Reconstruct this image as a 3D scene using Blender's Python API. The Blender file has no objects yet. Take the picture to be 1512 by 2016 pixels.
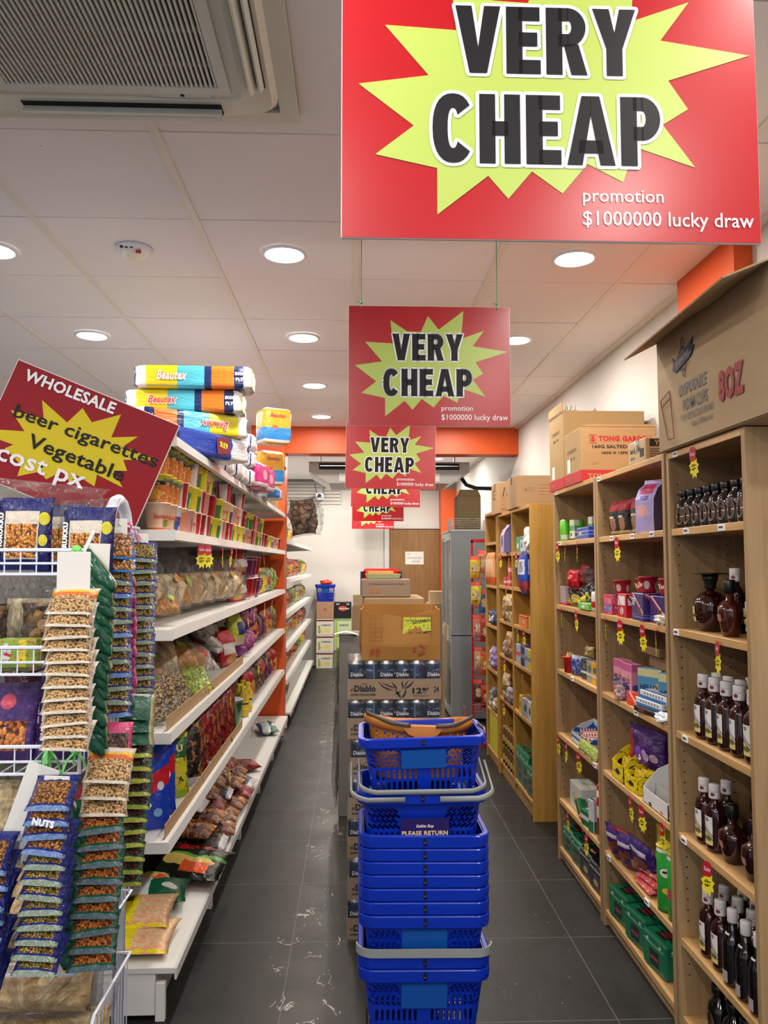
import bpy, bmesh, math, random
from mathutils import Vector, Matrix, Euler, noise
PI = math.pi
rnd = random.Random(7)
SC = bpy.context.scene
COL = SC.collection

# ------------------------------------------------------------------ camera, world, exposure, lamps
EYE = 1.57
CEIL = 2.87
cam_d = bpy.data.cameras.new('camera'); cam = bpy.data.objects.new('camera', cam_d); COL.objects.link(cam)
cam_d.sensor_fit = 'VERTICAL'; cam_d.sensor_height = 36.0; cam_d.lens = 36.0 * 1545 / 2016
cam_d.clip_start = 0.02; cam_d.clip_end = 100
cam.location = (0, 0, EYE)
_pitch = math.atan(102 / 1545); _yaw = math.atan(57 * math.cos(_pitch) / 1545)
cam.rotation_euler = (PI / 2 + _pitch, 0, -_yaw)
SC.camera = cam
SC.view_settings.view_transform = 'Standard'; SC.view_settings.look = 'None'
SC.view_settings.gamma = 1; SC.view_settings.use_curve_mapping = False
SC.view_settings.exposure = 0.0
try:
    SC.cycles.max_bounces = 7; SC.cycles.diffuse_bounces = 3; SC.cycles.glossy_bounces = 3
    SC.cycles.transmission_bounces = 5; SC.cycles.transparent_max_bounces = 14
    SC.cycles.caustics_reflective = False; SC.cycles.caustics_refractive = False
    SC.cycles.sample_clamp_indirect = 4
except Exception: pass
W = bpy.data.worlds.new('world'); SC.world = W; W.use_nodes = True
W.node_tree.nodes['Background'].inputs[0].default_value = (0.66, 0.74, 1.0, 1)
W.node_tree.nodes['Background'].inputs[1].default_value = 1.1      # daylight from the open shop front behind the camera
LAMP_W = 15.5
LAMP_COL = (1.0, 0.94, 0.87)
LAMP_SPOTS = [(x, y) for y in (-1.6, -0.4, 0.81, 2.02, 3.23, 4.45, 5.66, 6.87) for x in (-2.7, -1.5, -0.3, 0.93)
              if not (y in (2.02,) and x in (-0.3, -1.5))]
LAMP_SPOTS += [(-1.5, 8.7), (-0.2, 8.9), (-0.2, 10.2), (-0.2, 11.3), (1.0, 9.6), (1.0, 11.0), (-1.5, 10.8)]

# ------------------------------------------------------------------ small helpers
def lin(c):
    return tuple(((v / 255) / 12.92 if v / 255 <= 0.04045 else ((v / 255 + 0.055) / 1.055) ** 2.4) for v in c) + (1.0,)

class NT:
    """terse node building"""
    def __init__(s, name):
        s.mat = bpy.data.materials.new(name); s.mat.use_nodes = True
        s.t = s.mat.node_tree; s.n = s.t.nodes; s.l = s.t.links
        s.bsdf = s.n['Principled BSDF']; s.out = s.n['Material Output']
    def link(s, a, b): s.l.new(a, b)
    def setin(s, sock, v):
        if isinstance(v, bpy.types.NodeSocket): s.l.new(v, sock)
        elif isinstance(v, (tuple, list)) and sock.type == 'RGBA' and len(v) == 3: sock.default_value = tuple(v) + (1,)
        else: sock.default_value = v
    def m(s, op, a, b=None, c=None, clamp=False):
        n = s.n.new('ShaderNodeMath'); n.operation = op; n.use_clamp = clamp
        s.setin(n.inputs[0], a)
        if b is not None: s.setin(n.inputs[1], b)
        if c is not None: s.setin(n.inputs[2], c)
        return n.outputs[0]
    def mix(s, f, a, b):
        n = s.n.new('ShaderNodeMix'); n.data_type = 'RGBA'
        s.setin(n.inputs[0], f); s.setin(n.inputs[6], a); s.setin(n.inputs[7], b)
        return n.outputs[2]
    def coord(s, kind='Object'):
        return s.n.new('ShaderNodeTexCoord').outputs[kind]
    def sep(s, v):
        n = s.n.new('ShaderNodeSeparateXYZ'); s.l.new(v, n.inputs[0]); return n.outputs
    def scale(s, v, sc):
        n = s.n.new('ShaderNodeMapping'); s.l.new(v, n.inputs[0]); n.inputs['Scale'].default_value = sc
        return n.outputs[0]
    def noise(s, v, scale, detail=3, rough=0.5, dist=0):
        n = s.n.new('ShaderNodeTexNoise'); s.l.new(v, n.inputs['Vector']); n.inputs['Scale'].default_value = scale
        n.inputs['Detail'].default_value = detail; n.inputs['Roughness'].default_value = rough; n.inputs['Distortion'].default_value = dist
        return n.outputs[0]
    def vor(s, v, scale, feat='F1', rand=1.0):
        n = s.n.new('ShaderNodeTexVoronoi'); n.feature = feat; s.l.new(v, n.inputs['Vector']); n.inputs['Scale'].default_value = scale
        n.inputs['Randomness'].default_value = rand
        return n
    def ramp(s, f, stops, interp='LINEAR'):
        n = s.n.new('ShaderNodeValToRGB'); n.color_ramp.interpolation = interp; cr = n.color_ramp
        while len(cr.elements) < len(stops): cr.elements.new(0.5)
        for e, (p, c) in zip(cr.elements, stops): e.position = p; e.color = c if len(c) == 4 else tuple(c) + (1,)
        s.setin(n.inputs[0], f)
        return n.outputs[0]
    def bump(s, h, strength=0.3, dist=0.01):
        n = s.n.new('ShaderNodeBump'); s.l.new(h, n.inputs['Height']); n.inputs['Strength'].default_value = strength
        n.inputs['Distance'].default_value = dist
        s.l.new(n.outputs[0], s.bsdf.inputs['Normal']); return n.outputs[0]
    def fin(s, col=None, rough=None, metal=None, spec=None, coat=None):
        b = s.bsdf.inputs
        if col is not None: s.setin(b['Base Color'], col)
        if rough is not None: s.setin(b['Roughness'], rough)
        if metal is not None: b['Metallic'].default_value = metal
        if spec is not None: b['Specular IOR Level'].default_value = spec
        if coat is not None: b['Coat Weight'].default_value = coat
        return s.mat

MATS = {}
def mat(name, c=(200, 200, 200), rough=0.5, metal=0, spec=0.5, nz=0.0, nscale=20, bump=0.0, bscale=60, emit=None):
    if name in MATS: return MATS[name]
    k = NT(name); base = lin(c); v = k.coord('Object')
    f = k.noise(v, nscale, 3)
    a = tuple(x * (1 - nz) for x in base[:3]) + (1,); b = tuple(min(1, x * (1 + nz)) for x in base[:3]) + (1,)
    col = k.mix(f, a, b)
    if bump: k.bump(k.noise(v, bscale, 4), bump, 0.004)
    k.fin(col, rough, metal, spec)
    if emit is not None:
        k.bsdf.inputs['Emission Color'].default_value = lin(emit[0]); k.bsdf.inputs['Emission Strength'].default_value = emit[1]
    MATS[name] = k.mat
    return k.mat

def film(name, layers, base=(200, 200, 200), rough=0.22, wr=0.35, wscale=9, metal=0.0, spec=0.5):
    """printed packaging: layers are painted over the base in the surface's own UV space"""
    if name in MATS: return MATS[name]
    k = NT(name); uv = k.coord('UV'); s = k.sep(uv); u, v = s[0], s[1]
    col = lin(base); height = None
    def inside(x, a, b):
        return k.m('MULTIPLY', k.m('GREATER_THAN', x, a), k.m('LESS_THAN', x, b))
    for L in layers:
        t = L[0]
        if t == 'v': m_ = inside(v, L[1], L[2]); c = lin(L[3])
        elif t == 'u': m_ = inside(u, L[1], L[2]); c = lin(L[3])
        elif t == 'r': m_ = k.m('MULTIPLY', inside(u, L[1], L[2]), inside(v, L[3], L[4])); c = lin(L[5])
        elif t == 'e':
            du = k.m('DIVIDE', k.m('SUBTRACT', u, L[1]), L[3]); dv = k.m('DIVIDE', k.m('SUBTRACT', v, L[2]), L[4])
            m_ = k.m('LESS_THAN', k.m('ADD', k.m('MULTIPLY', du, du), k.m('MULTIPLY', dv, dv)), 1.0); c = lin(L[5])
        elif t == 'd':      # diagonal band: a*u + b*v in c0..c1
            m_ = inside(k.m('ADD', k.m('MULTIPLY', u, L[1]), k.m('MULTIPLY', v, L[2])), L[3], L[4]); c = lin(L[5])
        elif t == 'blot':   # scale, threshold, colour
            m_ = k.m('GREATER_THAN', k.noise(uv, L[1], 2, 0.5, 1.0), L[2]); c = lin(L[3])
        elif t == 'bar':    # barcode like lines inside a rect
            m_ = k.m('MULTIPLY', k.m('MULTIPLY', inside(u, L[1], L[2]), inside(v, L[3], L[4])), k.m('GREATER_THAN', k.m('FRACT', k.m('MULTIPLY', v if len(L) > 7 else u, L[5])), 0.5)); c = lin(L[6])
        elif t == 'nuts':   # rect u0 u1 v0 v1 scale colours
            m_ = k.m('MULTIPLY', inside(u, L[1], L[2]), inside(v, L[3], L[4]))
            vn = k.vor(uv, L[5]); cs = L[6]
            sp = k.sep(vn.outputs['Color'])
            c = k.ramp(sp[0], [(i / len(cs), lin(q)) for i, q in enumerate(cs)], 'CONSTANT')
            dk = k.m('SUBTRACT', 1.15, k.m('MULTIPLY', vn.outputs['Distance'], 1.0))
            height = k.m('MULTIPLY', k.m('MULTIPLY', dk, m_), 0.7)
            # gaps between the pieces are deep brown
            c = k.mix(k.m('GREATER_THAN', vn.outputs['Distance'], 0.62), c, lin(tuple(q * .52 for q in cs[1])))
        col = k.mix(m_, col, c)
    w = k.noise(uv, wscale, 4, 0.6, 1.2)
    h = k.m('ADD', w, height) if height is not None else w
    k.bump(h, wr, 0.02)
    k.fin(col, rough, metal, spec)
    MATS[name] = k.mat
    return k.mat

def clear_film(name, tint=(225, 225, 220), cover=0.22, wscale=14):
    if name in MATS: return MATS[name]
    k = NT(name); v = k.coord('Object')
    w = k.noise(v, wscale, 4, 0.65, 1.5)
    k.bump(w, 1.0, 0.03)
    tr = k.n.new('ShaderNodeBsdfTransparent'); mx = k.n.new('ShaderNodeMixShader')
    lw = k.n.new('ShaderNodeLayerWeight'); lw.inputs[0].default_value = 0.30
    painted_glint = k.m('GREATER_THAN', k.noise(v, wscale * 2.2, 5, 0.7, 2.5), 0.63)  # crinkle highlights painted in as paler, more opaque film
    k.fin(k.mix(painted_glint, lin(tuple(q * .62 for q in tint)), lin(tint)), 0.12)
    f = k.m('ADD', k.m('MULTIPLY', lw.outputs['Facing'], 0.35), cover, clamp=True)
    f = k.m('ADD', f, k.m('MULTIPLY', painted_glint, 0.25), clamp=True)
    k.link(f, mx.inputs[0]); k.link(tr.outputs[0], mx.inputs[1]); k.link(k.bsdf.outputs[0], mx.inputs[2])
    k.link(mx.outputs[0], k.out.inputs[0])
    MATS[name] = k.mat
    return k.mat

class MB:
    """mesh collector"""
    def __init__(s): s.v = []; s.f = []; s.m = []; s.uv = []
    def face(s, idx, mi=0, uv=None):
        s.f.append(tuple(idx)); s.m.append(mi)
        s.uv.append(uv if uv else [(0, 0), (1, 0), (1, 1), (0, 1)][:len(idx)] if len(idx) <= 4 else [(0.5 + 0.5 * math.cos(2 * PI * i / len(idx)), 0.5 + 0.5 * math.sin(2 * PI * i / len(idx))) for i in range(len(idx))])
    def box(s, x0, x1, y0, y1, z0, z1, mi=0, M=None):
        b = len(s.v)
        P = [(x0, y0, z0), (x1, y0, z0), (x1, y1, z0), (x0, y1, z0), (x0, y0, z1), (x1, y0, z1), (x1, y1, z1), (x0, y1, z1)]
        if M is not None: P = [tuple(M @ Vector(p)) for p in P]
        s.v += P
        for q in ((0, 1, 5, 4), (1, 2, 6, 5), (2, 3, 7, 6), (3, 0, 4, 7), (4, 5, 6, 7), (3, 2, 1, 0)): s.face([b + i for i in q], mi)
        return s
    def cbox(s, x0, x1, y0, y1, z0, z1, c=0.003, mi=0, M=None):
        """box with chamfered edges"""
        b = len(s.v); xs = (x0, x1); ys = (y0, y1); zs = (z0, z1); P = []; ix = {}
        for i in (0, 1):
            for j in (0, 1):
                for k in (0, 1):
                    sx = c if i == 0 else -c; sy = c if j == 0 else -c; sz = c if k == 0 else -c
                    ix[(i, j, k, 0)] = b + len(P); P.append((xs[i], ys[j] + sy, zs[k] + sz))
                    ix[(i, j, k, 1)] = b + len(P); P.append((xs[i] + sx, ys[j], zs[k] + sz))
                    ix[(i, j, k, 2)] = b + len(P); P.append((xs[i] + sx, ys[j] + sy, zs[k]))
        if M is not None: P = [tuple(M @ Vector(p)) for p in P]
        s.v += P
        g = lambda i, j, k, a: ix[(i, j, k, a)]
        s.face([g(0, 0, 0, 1), g(1, 0, 0, 1), g(1, 0, 1, 1), g(0, 0, 1, 1)], mi)
        s.face([g(1, 1, 0, 1), g(0, 1, 0, 1), g(0, 1, 1, 1), g(1, 1, 1, 1)], mi)
        s.face([g(0, 1, 0, 0), g(0, 0, 0, 0), g(0, 0, 1, 0), g(0, 1, 1, 0)], mi)
        s.face([g(1, 0, 0, 0), g(1, 1, 0, 0), g(1, 1, 1, 0), g(1, 0, 1, 0)], mi)
        s.face([g(0, 0, 1, 2), g(1, 0, 1, 2), g(1, 1, 1, 2), g(0, 1, 1, 2)], mi)
        s.face([g(0, 1, 0, 2), g(1, 1, 0, 2), g(1, 0, 0, 2), g(0, 0, 0, 2)], mi)
        for i, j, fl in ((0, 0, 0), (1, 0, 1), (1, 1, 0), (0, 1, 1)):
            q = [g(i, j, 0, 0), g(i, j, 0, 1), g(i, j, 1, 1), g(i, j, 1, 0)]; s.face(q if not fl else q[::-1], mi, [(0, 0)] * 4)
        for i, k, fl in ((0, 0, 1), (1, 0, 0), (1, 1, 1), (0, 1, 0)):
            q = [g(i, 0, k, 0), g(i, 0, k, 2), g(i, 1, k, 2), g(i, 1, k, 0)]; s.face(q if not fl else q[::-1], mi, [(0, 0)] * 4)
        for j, k, fl in ((0, 0, 0), (1, 0, 1), (1, 1, 0), (0, 1, 1)):
            q = [g(0, j, k, 1), g(0, j, k, 2), g(1, j, k, 2), g(1, j, k, 1)]; s.face(q if not fl else q[::-1], mi, [(0, 0)] * 4)
        for i in (0, 1):
            for j in (0, 1):
                for k in (0, 1):
                    q = [g(i, j, k, 0), g(i, j, k, 1), g(i, j, k, 2)]; s.face(q if (i + j + k) % 2 else q[::-1], mi, [(0, 0)] * 3)
        return s
    def lathe(s, prof, n=20, mi=0, cx=0, cy=0, sx=1, sy=1, mis=None, cap=True):
        """prof: list of (r, z)"""
        b = len(s.v); k = len(prof); L = sum(math.dist(prof[i], prof[i + 1]) for i in range(k - 1)) or 1
        for r, z in prof:
            for i in range(n):
                a = 2 * PI * i / n
                s.v.append((cx + r * sx * math.cos(a), cy + r * sy * math.sin(a), z))
        z0 = min(p[1] for p in prof); z1 = max(p[1] for p in prof); dz = (z1 - z0) or 1
        for j in range(k - 1):
            va = (prof[j][1] - z0) / dz; vb = (prof[j + 1][1] - z0) / dz
            for i in range(n):
                i2 = (i + 1) % n; ua = ((i / n) * 2 + 0.5) % 1.0; ub = ua + 2 / n
                s.face([b + j * n + i, b + j * n + i2, b + (j + 1) * n + i2, b + (j + 1) * n + i], mis[j] if mis else mi, [(ua, va), (ub, va), (ub, vb), (ua, vb)])
        if cap:
            s.face([b + i for i in range(n)][::-1], mis[0] if mis else mi)
            s.face([b + (k - 1) * n + i for i in range(n)], mis[-1] if mis else mi)
        return s
    def tube(s, pts, r, n=8, mi=0, closed=False, flat=None):
        """round (or flat: (w,h)) section swept along points"""
        P = [Vector(p) for p in pts]; b = len(s.v); m = len(P); up = Vector((0, 0, 1)); prev = None
        for i, p in enumerate(P):
            a = P[(i - 1) % m] if (i > 0 or closed) else p; c = P[(i + 1) % m] if (i < m - 1 or closed) else p
            d = (c - a).normalized()
            side = d.cross(up) if prev is None else prev - d * prev.dot(d)
            if side.length < 1e-4: side = d.cross(Vector((0, 1, 0)))
            if side.length < 1e-4: side = d.cross(Vector((1, 0, 0)))
            side.normalize(); prev = side; nrm = side.cross(d)
            for j in range(n):
                t = 2 * PI * (j + 0.5) / n
                if flat: o = side * (math.cos(t) * flat[0]) + nrm * (math.sin(t) * flat[1])
                else: o = (side * math.cos(t) + nrm * math.sin(t)) * r
                s.v.append(tuple(p + o))
        for i in range(m if closed else m - 1):
            i2 = (i + 1) % m
            for j in range(n):
                j2 = (j + 1) % n
                s.face([b + i * n + j, b + i * n + j2, b + i2 * n + j2, b + i2 * n + j], mi)
        if not closed:
            s.face([b + j for j in range(n)][::-1], mi); s.face([b + (m - 1) * n + j for j in range(n)], mi)
        return s
    def prism(s, poly, y0, y1, mi=0, M=None):
        """outline in x,z extruded along y (outline counter-clockwise seen from -y)"""
        b = len(s.v); n = len(poly)
        P = [(p[0], y0, p[1]) for p in poly] + [(p[0], y1, p[1]) for p in poly]
        if M is not None: P = [tuple(M @ Vector(p)) for p in P]
        s.v += P
        s.face([b + i for i in range(n)], mi); s.face([b + n + i for i in range(n)][::-1], mi)
        for i in range(n):
            j = (i + 1) % n; s.face([b + i, b + n + i, b + n + j, b + j], mi)
        return s
    def pillow(s, w, h, d, nu=12, nv=14, seed=0, crum=0.15, mi=0, seal=0.05, gus=0.45, M=None, tw=0.0):
        """crimped flow-wrap packet: width x, height z from 0, front towards -y"""
        b = len(s.v); F = {}; so = Vector((seed * 3.17, seed * 1.3, 0))
        def prof(t):
            if t < seal or t > 1 - seal: return 0.02
            q = (t - seal) / (1 - 2 * seal); return max(0.0, 1 - abs(2 * q - 1) ** 2.6) ** gus
        for side in (-1, 1):
            for j in range(nv + 1):
                for i in range(nu + 1):
                    edge = i in (0, nu)
                    if side == 1 and edge: F[(1, i, j)] = F[(-1, i, j)]; continue
                    u = i / nu; t = j / nv
                    pu = max(0.0, 1 - abs(2 * u - 1) ** 2.2) ** 0.6; pv = prof(t)
                    nz = noise.noise(Vector((u * 3.5, t * 3.5, side * 2)) + so); nz2 = noise.noise(Vector((u * 9, t * 9, side * 2)) + so)
                    y = side * d * 0.5 * (pu * pv) * (1 + crum * 1.6 * nz) + crum * d * 0.25 * nz2 * (0.3 + pv)
                    x = (u - 0.5) * w * (1 - 0.07 * pv) + crum * 0.03 * w * noise.noise(Vector((t * 5, u, 3)) + so)
                    z = t * h + crum * 0.02 * h * noise.noise(Vector((u * 5, t, 7)) + so)
                    if tw: y += tw * ((u - 0.5) ** 2) * w
                    p = Vector((x, y, z));
                    if M is not None: p = M @ p
                    F[(side, i, j)] = len(s.v); s.v.append(tuple(p))
        for j in range(nv):
            for i in range(nu):
                uv = [(i / nu, j / nv), ((i + 1) / nu, j / nv), ((i + 1) / nu, (j + 1) / nv), (i / nu, (j + 1) / nv)]
                s.face([F[(-1, i, j)], F[(-1, i + 1, j)], F[(-1, i + 1, j + 1)], F[(-1, i, j + 1)]], mi, uv)
                s.face([F[(1, i, j)], F[(1, i, j + 1)], F[(1, i + 1, j + 1)], F[(1, i + 1, j)]], mi, [uv[0], uv[3], uv[2], uv[1]])
        return s
    def blob(s, rx, ry, rz, n=14, k=10, seed=0, crum=0.2, mi=0, cz=0, power=1.0, cx=0, cy=0, f=3.0):
        """lumpy ellipsoid / cushion"""
        b = len(s.v); so = Vector((seed * 2.3, seed, seed * 0.7))
        for j in range(k + 1):
            ph = PI * j / k - PI / 2
            for i in range(n):
                a = 2 * PI * i / n
                sp = lambda q: math.copysign(abs(q) ** power, q)
                d = Vector((sp(math.cos(a)) * abs(math.cos(ph)) ** power, sp(math.sin(a)) * abs(math.cos(ph)) ** power, sp(math.sin(ph))))
                q = 1 + crum * noise.noise(d * f + so) + crum * 0.5 * noise.noise(d * f * 3 + so)
                s.v.append((cx + d.x * rx * q, cy + d.y * ry * q, cz + d.z * rz * q))
        for j in range(k):
            for i in range(n):
                i2 = (i + 1) % n
                s.face([b + j * n + i, b + j * n + i2, b + (j + 1) * n + i2, b + (j + 1) * n + i], mi,
                       [(i / n * 2 % 1.0, j / k), (i / n * 2 % 1.0 + 2 / n, j / k), (i / n * 2 % 1.0 + 2 / n, (j + 1) / k), (i / n * 2 % 1.0, (j + 1) / k)])
        return s
    def mesh(s, name, mats, smooth=False):
        me = bpy.data.meshes.new(name); me.from_pydata(s.v, [], s.f)
        for m_ in (mats if isinstance(mats, (list, tuple)) else [mats]): me.materials.append(m_)
        me.polygons.foreach_set('material_index', s.m)
        if smooth: me.polygons.foreach_set('use_smooth', [True] * len(s.f))
        uvl = me.uv_layers.new(name='UVMap'); flat = []
        for u in s.uv:
            for q in u: flat += [q[0], q[1]]
        uvl.data.foreach_set('uv', flat)
        me.update()
        return me
    def build(s, name, mats, parent=None, smooth=False, loc=None, rot=None):
        o = bpy.data.objects.new(name, s.mesh(name, mats, smooth)); COL.objects.link(o)
        if parent is not None: o.parent = parent
        if loc is not None: o.location = loc
        if rot is not None: o.rotation_euler = rot
        return o

def tag(o, label=None, cat=None, group=None, kind=None):
    if label: o['label'] = label
    if cat: o['category'] = cat
    if group: o['group'] = group
    if kind: o['kind'] = kind
    return o
def thing(name, label=None, cat=None, loc=(0, 0, 0), rot=(0, 0, 0), group=None):
    o = bpy.data.objects.new(name, None); COL.objects.link(o); o.empty_display_size = 0.05
    o.location = loc; o.rotation_euler = rot
    return tag(o, label, cat, group)
def struct(name, mb, mats, smooth=False):
    return tag(mb.build(name, mats, None, smooth), kind='structure')
def copy_tree(o, parent=None):
    c = o.copy(); COL.objects.link(c)
    if parent is not None: c.parent = parent
    for ch in list(o.children):
        copy_tree(ch, c)
    return c
PROTO = {}
def put(key, builder, label, cat, loc, rot=(0, 0, 0), group=None, sc=None):
    """one more individual of a kind: built once, then copied with its parts"""
    if key in PROTO: o = copy_tree(PROTO[key])
    else:
        o = builder()
        while not isinstance(o, bpy.types.Object): o = o()
        PROTO[key] = o
    if cat not in ('ceiling light', 'sign', 'price tag', 'shopping basket', 'beer pack'): loc = (loc[0], loc[1], loc[2] + .0009)
    o.location = loc; o.rotation_euler = rot
    o.scale = (sc, sc, sc) if isinstance(sc, (int, float)) else (sc if sc else (1, 1, 1))
    o['label'] = label; o['category'] = cat
    if group: o['group'] = group
    elif 'group' in o: del o['group']
    return o
ORD = 'first second third fourth fifth sixth seventh eighth ninth tenth eleventh twelfth thirteenth fourteenth fifteenth sixteenth seventeenth eighteenth nineteenth twentieth'.split()
ORD += ['twenty-' + x for x in ORD[:9]] + ['thirtieth'] + ['thirty-' + x for x in ORD[:9]]

# lettering -------------------------------------------------------------------
TEXT = {}
def text_mesh(s, bold, mt, res=2, shear=0.0):
    key = (s, bold, mt.name, shear)
    if key in TEXT: return TEXT[key]
    cu = bpy.data.curves.new('lettering', 'FONT'); cu.body = s; cu.size = 1; cu.align_x = 'CENTER'; cu.align_y = 'BOTTOM_BASELINE'
    cu.resolution_u = res; cu.offset = bold; cu.shear = shear; cu.space_character = 1.0 + bold * 1.5
    o = bpy.data.objects.new('lettering', cu); COL.objects.link(o)
    dg = bpy.context.evaluated_depsgraph_get(); dg.update()
    me = bpy.data.meshes.new_from_object(o.evaluated_get(dg))
    bpy.data.objects.remove(o); bpy.data.curves.remove(cu)
    me.materials.clear(); me.materials.append(mt)
    xs = [v.co.x for v in me.vertices] or [0, 1]; ys = [v.co.y for v in me.vertices] or [0, 1]
    TEXT[key] = (me, min(xs), max(xs), min(ys), max(ys))
    return TEXT[key]
def letter(parent, s, mt, c, w, h, n=(0, -1, 0), up=(0, 0, 1), bold=0.0, rot=0.0, shear=0.0, name='lettering', lift=0.0008):
    """flat lettering whose bounding box is w x h, centred at c on a face with outward normal n"""
    me, x0, x1, y0, y1 = text_mesh(s, bold, mt, shear=shear)
    o = bpy.data.objects.new(name, me); COL.objects.link(o); o.parent = parent
    N = Vector(n).normalized(); U = (Vector(up) - N * Vector(up).dot(N)).normalized(); R = U.cross(N)
    if rot:
        q = Matrix.Rotation(rot, 3, N); U = q @ U; R = q @ R
    sx = w / (x1 - x0); sy = h / (y1 - y0)
    base = Vector(c) + N * lift - R * ((x0 + x1) / 2 * sx) - U * ((y0 + y1) / 2 * sy)
    o.matrix_local = Matrix(((R.x * sx, U.x * sy, N.x, base.x), (R.y * sx, U.y * sy, N.y, base.y), (R.z * sx, U.z * sy, N.z, base.z), (0, 0, 0, 1)))
    return o
def flat_poly(parent, pts, mt, y, name, th=0.0006):
    """thin printed shape in the x,z plane"""
    return MB().prism(pts, y - th, y).build(name, mt, parent)

# shared materials
WHITE_MET = mat('white_enamel', (222, 224, 230), 0.35, nz=0.03)
BLACK = mat('black_print', (18, 18, 18), 0.5); WHITE = mat('white_print', (235, 232, 228), 0.5)
REDP = mat('red_print', (170, 38, 40), 0.5); YEL = mat('yellow_print', (226, 205, 40), 0.45); NAVY = mat('navy_print', (22, 34, 78), 0.5)
GREENC = mat('green_cord', (40, 150, 80), 0.5); BLACKPL = mat('black_plastic', (20, 20, 22), 0.3); GREYPL = mat('grey_plastic', (128, 130, 128), 0.4)
CHROME = mat('steel', (190, 190, 190), 0.25, metal=1.0)
def cardboard(name, c=(165, 134, 98)):
    if name in MATS: return MATS[name]
    k = NT(name); v = k.coord('Object'); f = k.noise(k.scale(v, (3, 3, 60)), 2, 3); g = k.noise(v, 5, 4)
    b = lin(c); col = k.mix(f, tuple(x * .9 for x in b[:3]) + (1,), tuple(x * 1.08 for x in b[:3]) + (1,))
    col = k.mix(k.m('MULTIPLY', g, 0.25), col, tuple(x * .7 for x in b[:3]) + (1,))
    k.bump(g, 0.25, 0.01); k.fin(col, 0.8, spec=0.2); MATS[name] = k.mat; return k.mat
CARD = cardboard('cardboard'); CARD_D = cardboard('dark_cardboard', (140, 104, 62)); CARD_P = cardboard('pale_cardboard', (186, 160, 122)); CARD_I = cardboard('cardboard_inside', (120, 96, 62))
def wood(name, c1, c2, axis='z', sc=1.0):
    if name in MATS: return MATS[name]
    k = NT(name); v = k.coord('Object')
    st = {'z': (14, 14, 0.9), 'y': (14, 0.9, 14), 'x': (0.9, 14, 14)}[axis]
    f = k.noise(k.scale(v, tuple(q * sc for q in st)), 2.2, 5, 0.6, 0.6)
    col = k.ramp(f, [(0.3, lin(c1)), (0.7, lin(c2))])
    k.bump(f, 0.08, 0.003); k.fin(col, 0.42, spec=0.4); MATS[name] = k.mat; return k.mat
WOOD = wood('maple_veneer', (146, 117, 80), (172, 142, 102)); WOOD_Y = wood('maple_shelf', (180, 138, 86), (208, 166, 112), 'y')
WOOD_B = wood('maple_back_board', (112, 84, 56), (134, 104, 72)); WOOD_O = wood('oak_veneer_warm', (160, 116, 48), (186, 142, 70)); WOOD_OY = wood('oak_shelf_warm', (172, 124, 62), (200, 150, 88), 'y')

# ================================================================== THE SETTING
WX = 1.56; BY = 12.3; LX = -4.2; NY = -3.2
# floor: dark slate-look tiles, pale joints, scuffs and spilt marks in the aisle
k = NT('slate_floor'); P = k.coord('Object'); s_ = k.sep(P)
fx = k.m('FRACT', k.m('DIVIDE', k.m('ADD', s_[0], 60.36), 0.5835)); fy = k.m('FRACT', k.m('DIVIDE', k.m('ADD', s_[1], 60 - 3.385 + 0.0), 0.6))
fy = k.m('FRACT', k.m('DIVIDE', k.m('ADD', s_[1], 56.615 + 0.6), 0.6))
jx = k.m('LESS_THAN', fx, 0.006); jy = k.m('LESS_THAN', fy, 0.006); joint = k.m('MAXIMUM', jx, jy)
wear = k.noise(P, 1.3, 5, 0.65); fine = k.noise(P, 45, 4, 0.7)
base = k.mix(fine, lin((24, 24, 24)), lin((38, 38, 36)))
mid = k.m('SUBTRACT', 1.0, k.m('MULTIPLY', k.m('ABSOLUTE', k.m('ADD', s_[0], 0.17)), 3.3), clamp=True)
base = k.mix(k.m('MULTIPLY', k.m('MULTIPLY', wear, mid), 0.62), base, lin((92, 88, 78)))
sc1 = k.noise(k.scale(P, (1.0, .55, 1)), 4.2, 3, 0.55, 2.6)
scr = k.m('MULTIPLY', k.m('LESS_THAN', k.m('ABSOLUTE', k.m('SUBTRACT', sc1, 0.5)), 0.010), k.m('GREATER_THAN', k.noise(P, 7.3, 4, 0.6), 0.55))
patch = k.m('GREATER_THAN', k.m('MULTIPLY', k.noise(P, 2.1, 3), mid), 0.30)
base = k.mix(k.m('MULTIPLY', k.m('MULTIPLY', scr, patch), 0.65), base, lin((205, 200, 190)))
dots = k.vor(P, 9.0); dm = k.m('LESS_THAN', dots.outputs['Distance'], 0.035)
base = k.mix(k.m('MULTIPLY', dm, 0.6), base, lin((150, 146, 138)))
base = k.mix(k.m('MULTIPLY', joint, 0.75), base, lin((105, 102, 96)))
k.bump(k.m('ADD', k.noise(P, 18, 5, 0.6), k.m('MULTIPLY', joint, -1.5)), 0.12, 0.01)
rg = k.m('ADD', 0.30, k.m('MULTIPLY', k.noise(P, 4, 4), 0.25))
FLOOR = k.fin(base, rg, spec=0.3)
struct('floor', MB().box(LX - .1, WX + .1, NY, BY + .1, -0.05, 0), FLOOR)
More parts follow.
